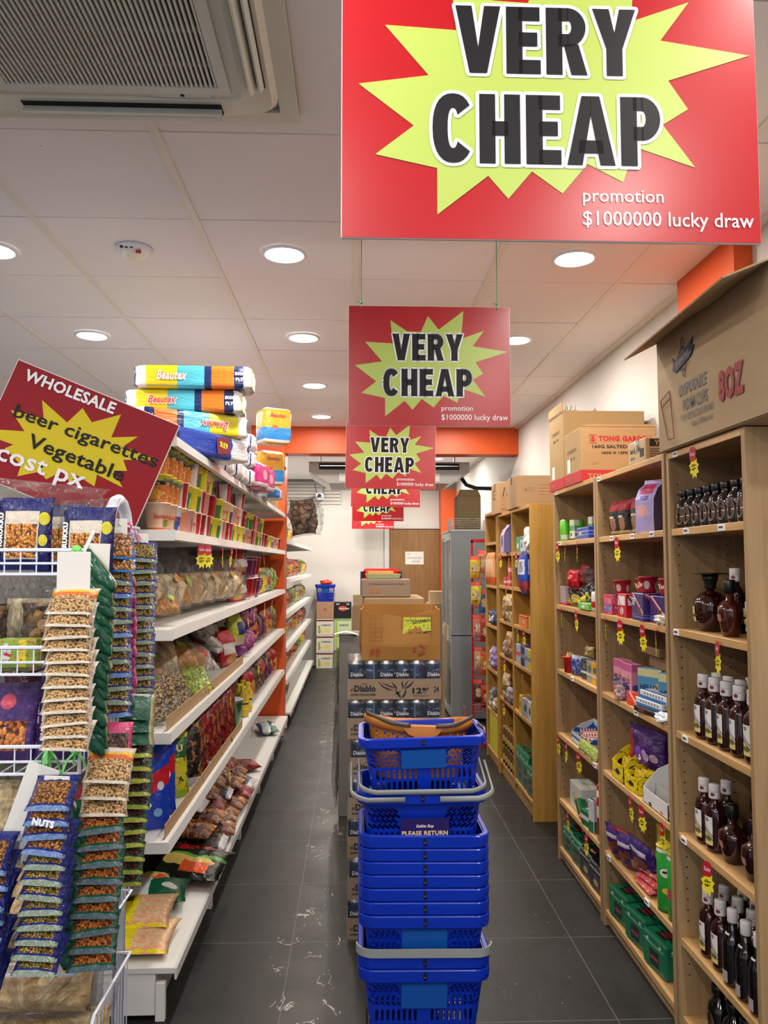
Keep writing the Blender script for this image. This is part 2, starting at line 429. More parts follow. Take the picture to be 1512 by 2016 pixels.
# ceiling: lay-in tiles on a grid of flat bars
k = NT('ceiling_tile'); P = k.coord('Object'); v_ = k.vor(P, 3.0); spots = k.m('LESS_THAN', v_.outputs['Distance'], 0.012)
col = k.mix(k.noise(P, 2.0, 3), lin((230, 225, 226)), lin((238, 233, 234))); col = k.mix(k.m('MULTIPLY', spots, 0.7), col, lin((70, 50, 40)))
CTILE = k.fin(col, 0.85, spec=0.2)
CBAR = mat('ceiling_bar', (226, 220, 210), 0.6); CDARK = mat('ceiling_gap', (60, 56, 54), 0.9)
mb = MB(); mb.box(LX, WX, NY, BY, CEIL + .03, CEIL + .08, 2)
for i in range(-7, 3):
    x0 = i * 0.6075
    if x0 > LX: mb.box(x0 - .014, x0 + .014, NY, BY, CEIL - .002, CEIL + .03, 1)
for j in range(-9, 17):
    y0 = 2.31 + j * 0.6075
    for i in range(-7, 3):
        a = max(LX, i * 0.6075 + .014); b = min(WX, (i + 1) * 0.6075 - .014)
        if b - a < .05 or y0 + .6 > BY: continue
        g = rnd.choice((.0025, .003, .003, .004, .005)); dz = rnd.uniform(0, .003)
        mb.box(a, b, y0 + g, y0 + .6075 - g, CEIL + dz, CEIL + .02)
mb.box(WX - .03, WX, NY, BY, CEIL - .012, CEIL + .03, 1)
struct('ceiling', mb, [CTILE, CBAR, CDARK])
k = NT('wall_paint'); P = k.coord('Object'); col = k.mix(k.noise(P, 1.4, 4), lin((196, 190, 182)), lin((206, 201, 193)))
k.bump(k.noise(P, 60, 3), 0.06, 0.004); WALL = k.fin(col, 0.7, spec=0.25)
struct('wall_right', MB().box(WX, WX + .1, NY, BY + .1, 0, CEIL + .1), WALL)
struct('wall_left', MB().box(LX - .1, LX, NY, BY + .1, 0, CEIL + .1), WALL)
mb = MB(); mb.box(LX, 0.47, BY, BY + .1, 0, CEIL + .1); mb.box(0.47, WX, BY, BY + .1, 2.19, CEIL + .1); mb.box(1.47, WX, BY, BY + .1, 0, 2.19)
struct('wall_back', mb, WALL)
# slatted white panel in the back corner, above head height
mb = MB()
for i in range(7): mb.cbox(-1.35, -0.22, BY - .03, BY, 2.50 + i * .053, 2.545 + i * .053, .006)
tag(mb.build('trim_1', WALL), kind='structure')
ORANGE = mat('orange_paint', (205, 76, 6), 0.5, nz=.04, nscale=8, bump=.1, bscale=80)
struct('trim_2', MB().box(-0.66, WX, 7.4, 7.62, 2.615, CEIL), ORANGE)      # beam
struct('trim_3', MB().box(-0.98, -0.66, 7.36, 7.62, 0, CEIL), ORANGE)     # column the beam lands on
struct('trim_4', MB().box(1.485, WX + .02, 2.96, 3.5, 1.2, CEIL), ORANGE)   # pier on the side wall
struct('trim_5', MB().box(1.32, WX, 12.0, BY, 0, CEIL - .15), ORANGE)
# door with its frame
t = thing('door_1'); tag(t, kind='structure')
DOORW = wood('door_laminate', (128, 92, 52), (150, 112, 68), 'z', 1.6)
o = MB().cbox(.53, 1.40, BY - .01, BY + .04, .01, 2.12, .003).build('door_leaf', DOORW, t)
FRAMEG = mat('door_frame_paint', (196, 194, 190), 0.5)
MB().box(.46, .53, BY - .04, BY + .06, 0, 2.19).box(1.40, 1.47, BY - .04, BY + .06, 0, 2.19).box(.53, 1.40, BY - .04, BY + .06, 2.12, 2.19).build('door_frame', FRAMEG, t)
MB().tube([(1.33, BY - .01, 1.02), (1.33, BY - .06, 1.02), (1.22, BY - .06, 1.02)], .009).build('door_handle', CHROME, t, True)

t = thing('paper_notice', 'white handwritten paper notice taped to the wooden door', 'notice', (.93, BY - .0125, 1.66))
MB().cbox(-.145, .145, -.001, 0, -.10, .10, .0004).build('sheet', mat('notice_paper', (224, 222, 216), .7), t)
letter(t, 'NO', mat('pencil_ink', (120, 120, 130), .7), (-.09, -.001, .06), .05, .03); letter(t, 'UNAUTHORISED', MATS['pencil_ink'], (0, -.001, .0), .24, .03); letter(t, 'ENTRY', MATS['pencil_ink'], (.03, -.001, -.055), .13, .03)
# ------------------------------------------------------------------ ceiling fittings
LENS = mat('lit_lens', (255, 250, 240), 0.4, emit=((255, 246, 232), 14.0))
def downlight():
    t = thing('downlight')
    MB().lathe([(.098, -.001), (.098, -.006), (.088, -.011), (.080, -.009), (.078, -.002)], 32, cap=False).build('trim_ring', WHITE_MET, t, True)
    MB().lathe([(.079, -.004), (.06, -.010), (.03, -.012), (.001, -.0125)], 32, cap=False).build('lens', LENS, t, True)
    return t
def row_name(y):
    return {-1.6: 'by the shop front', -.4: 'behind the signs', .81: 'before the first sign', 2.02: 'over the wire stand', 3.23: 'behind the large sign', 4.45: 'over the middle of the aisle', 5.66: 'before the orange beam', 6.87: 'close to the orange beam'}.get(y, 'beyond the orange beam')
for n_, (x, y) in enumerate(LAMP_SPOTS):
    cn = {-2.7: 'far across the shop', -1.5: 'over the snack shelving', -.3: 'over the main aisle', .93: 'along the bookcases'}.get(x, {(-1.5, 8.7): 'just behind the beam by the far shelving', (-.2, 8.9): 'just behind the beam in line with the aisle', (-.2, 10.2): 'midway to the back wall', (-.2, 11.3): 'closest to the back wall in line with the aisle', (1.0, 9.6): 'above the steel cabinet', (1.0, 11.0): 'in front of the wooden door'}.get((x, y), ''))
    if y > 8: cn = {(-1.5, 8.7): 'by the far shelving', (-.2, 8.9): 'just behind it over the aisle', (-.2, 10.2): 'midway to the back wall', (-.2, 11.3): 'by the back wall', (1.0, 9.6): 'above the steel cabinet', (1.0, 11.0): 'before the wooden door'}.get((x, y), 'far behind the shelving')
    d = put('downlight', downlight, 'round white recessed ceiling light ' + row_name(y) + ', ' + cn, 'ceiling light', (x, y, CEIL), group='recessed ceiling lights')
    ld = bpy.data.lights.new('downlight_lamp', 'AREA'); ld.shape = 'DISK'; ld.size = 0.14; ld.energy = LAMP_W * (1.7 if y > 8 else 1); ld.color = LAMP_COL
    lo = bpy.data.objects.new('downlight_lamp', ld); COL.objects.link(lo); lo.location = (x, y, CEIL - .016)
# smoke detector
t = thing('smoke_detector', 'round white smoke detector on the ceiling between two lights', 'smoke detector', (-.915, 3.2, CEIL))
MB().lathe([(.075, 0), (.074, -.012), (.06, -.02), (.055, -.022)], 28).build('base', WHITE_MET, t, True)
MB().lathe([(.048, -.02), (.046, -.034), (.035, -.042), (.0, -.043)], 24, cap=False).build('sensor_head', mat('cream_plastic', (226, 222, 200), .4), t, True)
MB().box(.02, .04, -.05, -.04, -.036, -.026).build('indicator', REDP, t)
for q in range(3): MB().box(-.04 + q * .02, -.028 + q * .02, -.064, -.06, -.022, -.012).build('slot', BLACKPL, t)

# near four-way cassette
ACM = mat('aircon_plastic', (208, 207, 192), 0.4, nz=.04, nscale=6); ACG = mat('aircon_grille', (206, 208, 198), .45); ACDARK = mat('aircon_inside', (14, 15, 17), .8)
t = thing('ceiling_cassette_air_conditioner', 'square ceiling air conditioner with slatted intake grille above the wire stand', 'air conditioner', (-.64, 1.735, CEIL))
def ring(mb, a, b, z0, z1, r=0.0, n=6, mi=0):
    """square ring between half-sizes a (outer) and b (inner)"""
    for (x0, x1, y0, y1) in ((-a, a, b, a), (-a, a, -a, -b), (-a, -b, -b, b), (b, a, -b, b)): mb.box(x0, x1, y0, y1, z0, z1, mi)
mb = MB(); ring(mb, .475, .425, -.022, 0); mb.box(-.475, .475, -.475, .475, -.004, 0); mb.build('outer_frame', ACM, t)
def rrect(a, r, z, n=6):
    P = []
    for cx, cy, a0 in ((a - r, a - r, 0), (-a + r, a - r, 90), (-a + r, -a + r, 180), (a - r, -a + r, 270)):
        for i in range(n + 1):
            g = math.radians(a0 + 90 * i / n); P.append((cx + r * math.cos(g), cy + r * math.sin(g), z))
    return P
mb = MB(); loops = [rrect(.425, .07, -.022), rrect(.41, .07, -.04), rrect(.335, .035, -.046), rrect(.33, .03, -.040), rrect(.30, .002, -.040), rrect(.29, .002, -.046)]
n = len(loops[0])
for L in loops: mb.v += L
for j in range(len(loops) - 1):
    for i in range(n): mb.face([j * n + i, (j + 1) * n + i, (j + 1) * n + (i + 1) % n, j * n + (i + 1) % n])
mb.build('fascia', ACM, t)
MB().box(-.31, .31, -.31, .31, -.012, -.006).build('filter', ACDARK, t)  # near-black sheet standing in for the shade behind the intake slats
mb = MB(); ring(mb, .305, .275, -.048, -.036)
for i in range(44):
    x = -.27 + i * .54 / 43; mb.box(x - .0028, x + .0028, -.275, .275, -.046, -.03)
for y in (-.19, -.06, .07, .2): mb.box(-.275, .275, y - .006, y + .006, -.034, -.024)
mb.build('intake_grille', ACG, t)
for q in range(4):
    M = Matrix.Rotation(q * PI / 2, 4, 'Z')
    MB().box(.352, .40, -.27, .27, -.0475, -.035, 0, M).build('air_slot', ACDARK, t)
    v = MB(); v.box(-.004, .004, -.268, .268, -.022, .016, 0, M @ Matrix.Translation((.372, 0, -.052)) @ Matrix.Rotation(.5, 4, 'Y'))
    v.build('air_vane', ACM, t)
    MB().box(-.0035, .0035, -.268, .268, -.013, .01, 0, M @ Matrix.Translation((.392, 0, -.05)) @ Matrix.Rotation(.5, 4, 'Y')).build('air_vane', ACG, t)
mb = MB().box(.10, .25, .298, .318, -.0475, -.0462); mb.build('control_panel', mat('aircon_pale', (200, 200, 190), .4), t)
MB().box(.17, .18, .302, .312, -.049, -.047).build('indicator', ACDARK, t)

# far under-ceiling air conditioner below the beam
t = thing('hanging_air_conditioner', 'wide grey air conditioner unit hanging beyond the orange beam', 'air conditioner', (.34, 8.15, 2.37))
ACF = mat('aircon_grey', (150, 150, 144), .4)
mb = MB(); prof = [(-.60, .0), (-.80, .115), (-.80, .215), (.80, .215), (.80, .115), (.60, 0)]
mb.prism([(p[0], p[1]) for p in prof][::-1] if False else [(-.60, 0), (.60, 0), (.80, .115), (.80, .215), (-.80, .215), (-.80, .115)], -.38, .38)
mb.build('casing', ACF, t)
for a, b in ((-.70, -.12), (.12, .70)):
    MB().box(a, b, -.386, -.378, .135, .20).build('air_slot', ACDARK, t)
    MB().box(a + .01, b - .01, -.40, -.384, .168, .174).build('air_vane', CHROME, t)
MB().box(-.5, .5, -.382, -.379, .02, .10).build('front_panel', mat('aircon_pale', (200, 200, 190), .4), t)
for x in (-.7, .7): MB().tube([(x, 0, .215), (x, 0, CEIL - 2.37)], .008, 6).build('hanger_rod', CHROME, t)
o = MB().tube([(1.14, 8.4, 2.50), (1.2, 8.4, 2.42), (1.30, 8.4, 2.385), (1.5, 8.4, 2.38)], .022, 8).build('insulated_pipe', BLACKPL, None, True)
tag(o, 'black lagged pipe running from the hanging air conditioner to the wall', 'pipe')

# camera on the back wall
t = thing('security_camera', 'white security camera on a bracket high on the back wall', 'security camera', (-.55, BY, 2.62))
MB().cbox(-.05, .05, -.02, 0, -.02, .10, .004).build('wall_plate', WHITE_MET, t)
MB().tube([(0, -.02, .05), (0, -.10, .07), (0, -.14, .03)], .012).build('bracket', WHITE_MET, t, True)
MB().cbox(-.06, .06, -.23, -.10, -.06, .04, .012).build('body', WHITE_MET, t)
MB().tube([(0, -.23, -.005), (0, -.245, -.005)], .03, 14).build('camera_lens', BLACKPL, t)
for a in (-.032, .032): MB().tube([(a, -.23, -.035), (a, -.238, -.035)], .011, 10).build('lamp', BLACKPL, t)
for a in (-.05, .05): MB().tube([(a, -.12, .04), (a * 1.6, -.1, .19)], .005, 6).build('aerial', BLACKPL, t)

# ------------------------------------------------------------------ hanging signs
SW, SH = .632, .472
SIGNRED = mat('sign_red', (166, 14, 24), .28, nz=.02); SIGNYEL = mat('sign_lime', (166, 186, 84), .35); SIGNWHITE = mat('sign_white', (228, 228, 232), .35)
SIGNBLK = mat('sign_black', (16, 16, 19), .5, spec=.25); FOAM = mat('foam_board_edge', (222, 214, 210), .6)
STAR = [(725, 228), (805, 330), (990, 187), (972, 398), (1143, 335), (1057, 453), (1318, 492), (1077, 573), (1133, 657), (1058, 705), (1150, 830), (975, 772), (940, 877), (838, 825), (765, 913), (678, 850), (610, 931), (553, 865), (408, 980), (408, 845), (233, 808), (342, 722), (185, 602), (385, 573), (260, 426), (465, 437), (447, 263), (570, 345), (672, 350)]
def spt(x, y): return ((x - 737) / 1200 * SW, SH - (y - 155) / 895 * SH)
GLY = {'V': (.72, [('p', [(0, 1), (.26, 1), (.36, .38), (.46, 1), (.72, 1), (.50, 0), (.22, 0)])]),
 'E': (.55, [('p', [(0, 0), (0, 1), (.26, 1), (.26, 0)]), ('p', [(.2, 1), (.54, 1), (.54, .79), (.2, .79)]), ('p', [(.2, .62), (.50, .62), (.50, .41), (.2, .41)]), ('p', [(.2, .21), (.55, .21), (.55, 0), (.2, 0)])]),
 'R': (.66, [('p', [(0, 0), (0, 1), (.26, 1), (.26, 0)]), ('p', [(.2, 1), (.36, 1), (.36, .80), (.2, .80)]), ('p', [(.2, .61), (.36, .61), (.36, .42), (.2, .42)]), ('a', .35, .71, .29, .29, .06, .10, -92, 92, 1), ('p', [(.28, .46), (.52, .46), (.66, 0), (.40, 0)])]),
 'P': (.63, [('p', [(0, 0), (0, 1), (.26, 1), (.26, 0)]), ('p', [(.2, 1), (.36, 1), (.36, .80), (.2, .80)]), ('p', [(.2, .57), (.36, .57), (.36, .37), (.2, .37)]), ('a', .34, .685, .29, .315, .06, .115, -92, 92, 1)]),
 'Y': (.70, [('p', [(0, 1), (.27, 1), (.355, .64), (.44, 1), (.70, 1), (.48, .40), (.48, 0), (.22, 0), (.22, .40)])]),
 'C': (.64, [('a', .32, .5, .32, .5, .085, .29, 38, 322, .85)]),
 'H': (.64, [('p', [(0, 0), (0, 1), (.25, 1), (.25, 0)]), ('p', [(.39, 0), (.39, 1), (.64, 1), (.64, 0)]), ('p', [(.2, .61), (.45, .61), (.45, .40), (.2, .40)])]),
 'A': (.76, [('p', [(0, 0), (.24, 0), (.385, .74), (.385, 1), (.24, 1)]), ('p', [(.76, 0), (.52, 0), (.375, .74), (.375, 1), (.52, 1)]), ('p', [(.2, .36), (.56, .36), (.58, .17), (.18, .17)])])}
def heavy(parent, s, mt, x0, x1, z0, z1, y, g=0.0):
    """very bold condensed capitals inside a box; g adds an outline all round"""
    gap = .09; Wt = sum(GLY[c][0] for c in s) + gap * (len(s) - 1); sx = (x1 - x0) / Wt; sz = z1 - z0
    mb = MB(); pen = 0
    def add(pts):
        P = [(x0 + (pen + p[0]) * sx, z0 + p[1] * sz) for p in pts]
        A = sum(P[i][0] * P[(i + 1) % len(P)][1] - P[(i + 1) % len(P)][0] * P[i][1] for i in range(len(P)))
        if A < 0: P = P[::-1]
        b = len(mb.v); mb.v += [(p[0], y, p[1]) for p in P]; mb.face(list(range(b, b + len(P))))
        if g:
            for i in range(len(P)):
                a, c = Vector((P[i][0], 0, P[i][1])), Vector((P[(i + 1) % len(P)][0], 0, P[(i + 1) % len(P)][1])); d = c - a
                if d.length < 1e-6: continue
                n_ = Vector((d.z, 0, -d.x)).normalized() * g; b = len(mb.v)
                for q in (a - n_, a + n_, c + n_, c - n_): mb.v.append((q.x, y, q.z))
                mb.face([b, b + 1, b + 2, b + 3]); b = len(mb.v)
                for j in range(10): mb.v.append((a.x + g * math.cos(j * PI / 5), y, a.z + g * math.sin(j * PI / 5)))
                mb.face(list(range(b, b + 10)))
    for c in s:
        for q in GLY[c][1]:
            if q[0] == 'p': add(q[1])
            else:
                _, cx, cy, ro, rp, ri, rq, a0, a1, pw = q; N_ = 22
                sp = lambda v: math.copysign(abs(v) ** pw, v)
                for i in range(N_):
                    A = math.radians(a0 + (a1 - a0) * i / N_); B = math.radians(a0 + (a1 - a0) * (i + 1) / N_)
                    add([(cx + ro * sp(math.cos(A)), cy + rp * sp(math.sin(A))), (cx + ro * sp(math.cos(B)), cy + rp * sp(math.sin(B))), (cx + ri * sp(math.cos(B)), cy + rq * sp(math.sin(B))), (cx + ri * sp(math.cos(A)), cy + rq * sp(math.sin(A)))])
        pen += GLY[c][0] + gap
    return mb.build('lettering', mt, parent)
def sign():
    t = thing('hanging_sign')
    MB().cbox(-SW / 2, SW / 2, 0, .006, 0, SH, .001).build('board', FOAM, t)
    MB().box(-SW / 2 + .001, SW / 2 - .001, -.0006, 0, .001, SH - .001).build('printed_face', SIGNRED, t)
    flat_poly(t, [spt(*p) for p in STAR][::-1], SIGNYEL, -.0008, 'starburst')
    def L(s, x0, x1, y0, y1, m_, bold, lift, sx=0):
        a = spt(x0, y1); b = spt(x1, y0)
        letter(t, s, m_, ((a[0] + b[0]) / 2, -.0012 - lift, (a[1] + b[1]) / 2), b[0] - a[0], b[1] - a[1], bold=bold)
    for q, (x0, x1, y0, y1) in (('VERY', (462, 984, 364, 564)), ('CHEAP', (395, 1050, 626, 830))):
        a = spt(x0, y1); b = spt(x1, y0)
        heavy(t, q, SIGNWHITE, a[0], b[0], a[1], b[1], -.0022, .0052); heavy(t, q, SIGNBLK, a[0], b[0], a[1], b[1], -.0028)
    L('promotion', 823, 1055, 900, 948, SIGNWHITE, 0.004, 0); L('$1000000 lucky draw', 822, 1315, 962, 1018, SIGNWHITE, 0.004, 0)
    for x in (-.266, .266):
        MB().tube([(x, .003, SH - .02), (x, -.004, SH - .005), (x, .003, SH + .005), (x, .003, SH + .30)], .0016, 6).build('cord', GREENC, t)
        MB().blob(.006, .006, .006, 6, 5, 1, .3, cz=SH + .012, cx=x, cy=.003).tube([(x, .003, SH + .012), (x - .016, 0, SH + .016)], .0013, 5).build('knot', GREENC, t)
        MB().lathe([(.005, -.001), (.0025, -.0012)], 10, cap=False).build('eyelet', CHROME, t, loc=(x, -.0009, SH - .02), rot=(PI / 2, 0, 0))
    return t
signs = [(-.022 + .316, 1.13, 2.050, 0.0, 'largest red sign with a lime starburst, closest to the shop front'), (.288, 3.0, 2.102, 0.0, 'fully visible red sign with a lime starburst on two green cords'),
         (.245, 5.47, 2.094, .015, 'third red starburst sign, partly below the second one'), (.275, 7.1, 2.085, .01, 'fourth red starburst sign, just before the orange beam'),
         (.28, 9.6, 2.09, 0.0, 'fifth red starburst sign, beyond the orange beam'), (.265, 11.7, 2.09, 0.0, 'last and smallest looking red starburst sign by the back wall')]
for x, y, z, ry, lb in signs:
    put('sign', sign, lb, 'sign', (x, y, z), (0, ry, 0), 'red signs hanging along the aisle')

# tilted wholesale board behind the wire stand
t = thing('tilted_sign', 'tilted dark red board advertising beer, cigarettes and vegetables, leaning on the white shelving', 'sign')
w, h = .615, .43
DRED = mat('board_dark_red', (140, 4, 20), .5, spec=.25, nz=.03); SY2 = mat('board_yellow', (206, 186, 24), .5, spec=.25)
MB().cbox(-w / 2, w / 2, 0, .005, -h / 2, h / 2, .001).build('board', FOAM, t)
MB().box(-w / 2 + .003, w / 2 - .003, -.0006, 0, -h / 2 + .003, h / 2 - .003).build('printed_face', DRED, t)
# directions in the board: the picture is rotated 22.7 degrees
import math as _m
def wpt(px, py):   # zoom pixels of the board (origin top corner) to board coordinates
    ax, ay = 140, 112; ex = (1210, 510); ey = (-.40 * 1000, .92 * 1000)
    dx, dy = px - ax, py - ay; det = ex[0] * ey[1] - ex[1] * ey[0]
    a = (dx * ey[1] - dy * ey[0]) / det; b = (ex[0] * dy - ex[1] * dx) / det
    return (-w / 2 + a * w, h / 2 - b * h * 1000 / 1010 * 1.03)
ws = [(618, 497), (685, 610), (907, 543), (828, 728), (1030, 718), (920, 795), (1165, 905), (915, 905), (942, 992), (840, 992), (905, 1125), (715, 1025), (695, 1120), (560, 1030), (510, 1100), (470, 1000), (335, 1070), (290, 1010), (120, 1050), (150, 960), (30, 830), (95, 800), (0, 765), (-60, 680), (180, 692), (80, 525), (325, 590), (315, 440), (500, 615)]
flat_poly(t, [wpt(*p) for p in ws][::-1], SY2, -.0008, 'starburst')
def WL(s, x0, y0, x1, y1, hh, m_, bold):
    a = wpt(x0, y0); b = wpt(x1, y1); L = math.hypot(b[0] - a[0], b[1] - a[1]); ang = math.atan2(b[1] - a[1], b[0] - a[0])
    letter(t, s, m_, ((a[0] + b[0]) / 2, -.003 - bold * .01, (a[1] + b[1]) / 2), L, hh, bold=bold, rot=-ang if False else ang)
WL('WHOLESALE', 195, 235, 865, 500, .042, SIGNWHITE, .03)
WL('beer cigarettes', 105, 540, 1170, 930, .062, SIGNBLK, .014)
WL('Vegetable', 205, 775, 915, 1045, .066, SIGNBLK, .016)
WL('cost px', -30, 880, 620, 1110, .072, SIGNWHITE, .016)
t.location = (-.985, 2.77, 1.975); t.rotation_euler = (0, math.radians(22.3), 0)

# ================================================================== FURNITURE
# ------------------------------------------------------------------ bookcases along the side wall
HOLE = mat('peg_hole', (40, 28, 18), .9); PAPER = mat('price_paper', (228, 226, 220), .6); INK = mat('price_ink', (50, 50, 60), .6)
RX = 1.09; RD = .26
def bookcase(y0, y1, shelves, top, wood_v, wood_h, label, divs=(), kick=.05, labels=(), pegs=True):
    """open bookcase facing -x; y0..y1 overall, shelves = top surfaces"""
    t = thing('bookcase', label, 'bookcase', (RX, y0, 0), group='bookcases along the side wall')
    W_ = y1 - y0; th = .022; D = RD
    for nm, a, b in (('side_panel', 0, th), ('side_panel', W_ - th, W_)):
        MB().cbox(0, D, a, b, 0, top, .0015).build(nm, wood_v, t)
    for d in divs: MB().cbox(.001, D, d - y0 - th / 2, d - y0 + th / 2, kick, top - th, .001).build('divider', wood_v, t)
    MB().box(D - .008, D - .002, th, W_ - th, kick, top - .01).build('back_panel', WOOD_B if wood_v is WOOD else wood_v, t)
    MB().cbox(0, D, th, W_ - th, top - th, top, .0015).build('top_panel', wood_h, t)
    bays = [th] + [d - y0 for d in divs] + [W_ - th]
    for z in shelves:
        for a, b in zip(bays[:-1], bays[1:]):
            a2 = a + (th / 2 if a > th else 0); b2 = b - (th / 2 if b < W_ - th else 0)
            MB().cbox(.004, D - .008, a2, b2, z - .024, z, .0012).build('shelf', wood_h, t)
    MB().box(.02, .035, th, W_ - th, 0, min(shelves) - .024).build('kick_board', wood_v, t)
    if pegs:
        h_ = MB()
        for yy, sgn in [(th, 1), (W_ - th, -1)]:
            for dx in (.03, .20):
                z = .2
                while z < top - .1:
                    if not any(abs(z - q) < .04 for q in shelves):
                        h_.box(dx - .0025, dx + .0025, yy + (0 if sgn > 0 else -.0006), yy + (.0006 if sgn > 0 else 0), z - .0025, z + .0025)
                    z += .035
        h_.build('peg_hole', HOLE, t)
    for (yy, z) in labels:
        MB().cbox(-.001, .004, yy - y0 - .02, yy - y0 + .02, z - .022, z - .002, .0004).build('price_label', PAPER, t)
        MB().box(-.0016, -.001, yy - y0 - .014, yy - y0 + .012, z - .014, z - .008).build('printed_line', INK, t)
    return t
S6 = [1.69, 1.35, 1.005, .667, .322, .07]
bookcase(2.143, 2.70, S6, 1.955, WOOD, WOOD_Y, 'light maple bookcase of liquor bottles, the one at the shop front end', labels=[(2.62, 1.955), (2.55, 1.69), (2.3, 1.69), (2.65, 1.35), (2.60, 1.005), (2.63, .667)])
bookcase(2.72, 3.508, S6, 1.96, WOOD, WOOD_Y, 'light maple bookcase of sweets, in the middle of the near row of three', labels=[(3.46, 1.96), (3.3, 1.69), (3.05, 1.69), (2.85, 1.69), (3.05, 1.005), (3.42, .322), (2.98, .322)])
bookcase(3.524, 4.275, S6, 1.965, WOOD, WOOD_Y, 'light maple bookcase below the open cardboard boxes, beyond the sweets one', labels=[(4.2, 1.965), (4.15, 1.69), (3.95, 1.005), (3.6, .667)])
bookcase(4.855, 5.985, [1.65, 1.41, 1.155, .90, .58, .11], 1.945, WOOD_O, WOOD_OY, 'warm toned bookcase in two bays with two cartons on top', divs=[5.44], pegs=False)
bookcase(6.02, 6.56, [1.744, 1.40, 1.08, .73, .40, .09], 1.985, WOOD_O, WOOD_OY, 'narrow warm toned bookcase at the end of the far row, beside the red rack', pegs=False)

# sale tags hanging from shelf edges
TAGY = film('tag_yellow', [('r', .3, .7, .45, .75, (70, 60, 20)), ('r', .36, .64, .5, .7, (232, 212, 40))], (232, 212, 40), .5, .02)
TAGR = mat('tag_red', (176, 26, 44), .4); TAGC = mat('tag_pink', (226, 150, 170), .4)
def sale_tag():
    t = thing('sale_tag')
    P = []
    for i in range(18):
        a = PI / 2 + i * PI / 9; r = (.024 if i % 2 else .035)
        P.append((r * .72 * math.cos(a), -.068 + r * math.sin(a) * (1.15 if math.sin(a) < 0 else 1)))
    MB().prism(P, -.0006, .0006).build('starburst', TAGY, t)
    MB().tube([(-.012, -.0015, -.065), (.012, -.0015, -.062)], .0012, 5).tube([(-.010, -.0015, -.075), (.010, -.0015, -.072)], .0012, 5).build('printed_line', BLACK, t)
    MB().prism([(-.014, -.05), (.012, -.046), (.017, -.02), (.006, -.004), (-.010, -.004), (-.018, -.024)], -.0026, -.0014).build('clip_card', TAGR, t)
    letter(t, 'Sale', WHITE, (0, -.0030, -.026), .022, .012)
    return t
def tags(lst, facing, where, x):
    """lst of (y, shelf top z, wording)"""
    for i, (y, z, w_) in enumerate(lst):
        tw = rnd.uniform(-.5, .5)
        put('sale_tag', sale_tag, 'yellow starburst sale tag hanging ' + w_, 'price tag', (x, y, z - .006), (rnd.uniform(-.06, .06), 0, facing + tw), 'sale tags on the shelf edges')
RT = RX - .004
tags([(2.47, 1.955, 'from the top board of the liquor bookcase'), (2.33, 1.35, 'below the decanter shelf'), (2.44, .667, 'below the brandy shelf of the liquor bookcase'),
      (3.22, 1.69, 'below the black foil bags'),
      (3.39, 1.35, 'at the beam end of the chocolate box shelf'), (3.20, 1.35, 'below the red box on the chocolate shelf'), (2.95, 1.35, 'below the purple chocolate box'), (2.82, 1.35, 'below the crumpled packet of the chocolate shelf'),
      (3.12, .667, 'below the tall yellow display box'), (3.00, .667, 'below the short yellow display box'), (2.80, .667, 'below the white display box'),
      (4.18, 1.69, 'below the green can'), (4.02, 1.69, 'below the small white and green cartons'), (3.80, 1.69, 'below the blue carton'),
      (4.12, 1.35, 'below the black lemon bags'), (3.84, 1.35, 'below the flat green box'),
      (4.22, .667, 'at the far corner of the white tray shelf'), (4.05, .667, 'below the white sweet tray'), (3.84, .667, 'by the leaf green sachets'),
      (4.05, .322, 'above the far green tea cartons'), (3.72, .322, 'above the black tea cartons')], -PI / 2, '', RT)
tags([(5.82, 1.65, 'below the lilac bag in the far row'), (5.50, 1.65, 'by the divider of the far row'), (5.25, 1.65, 'below the small green carton of the far row'), (4.95, 1.65, 'below the crumpled white paper'),
      (5.62, 1.41, 'below the small red boxes of the far row'), (5.25, 1.155, 'below the orange carton of the far row'), (5.05, 1.155, 'beside the orange carton of the far row'), (5.7, .90, 'below the brown bags of the far row'), (5.1, .90, 'below the blue packs of the far row'), (5.75, .58, 'below the silver bags of the far row')], -PI / 2, '', RT)

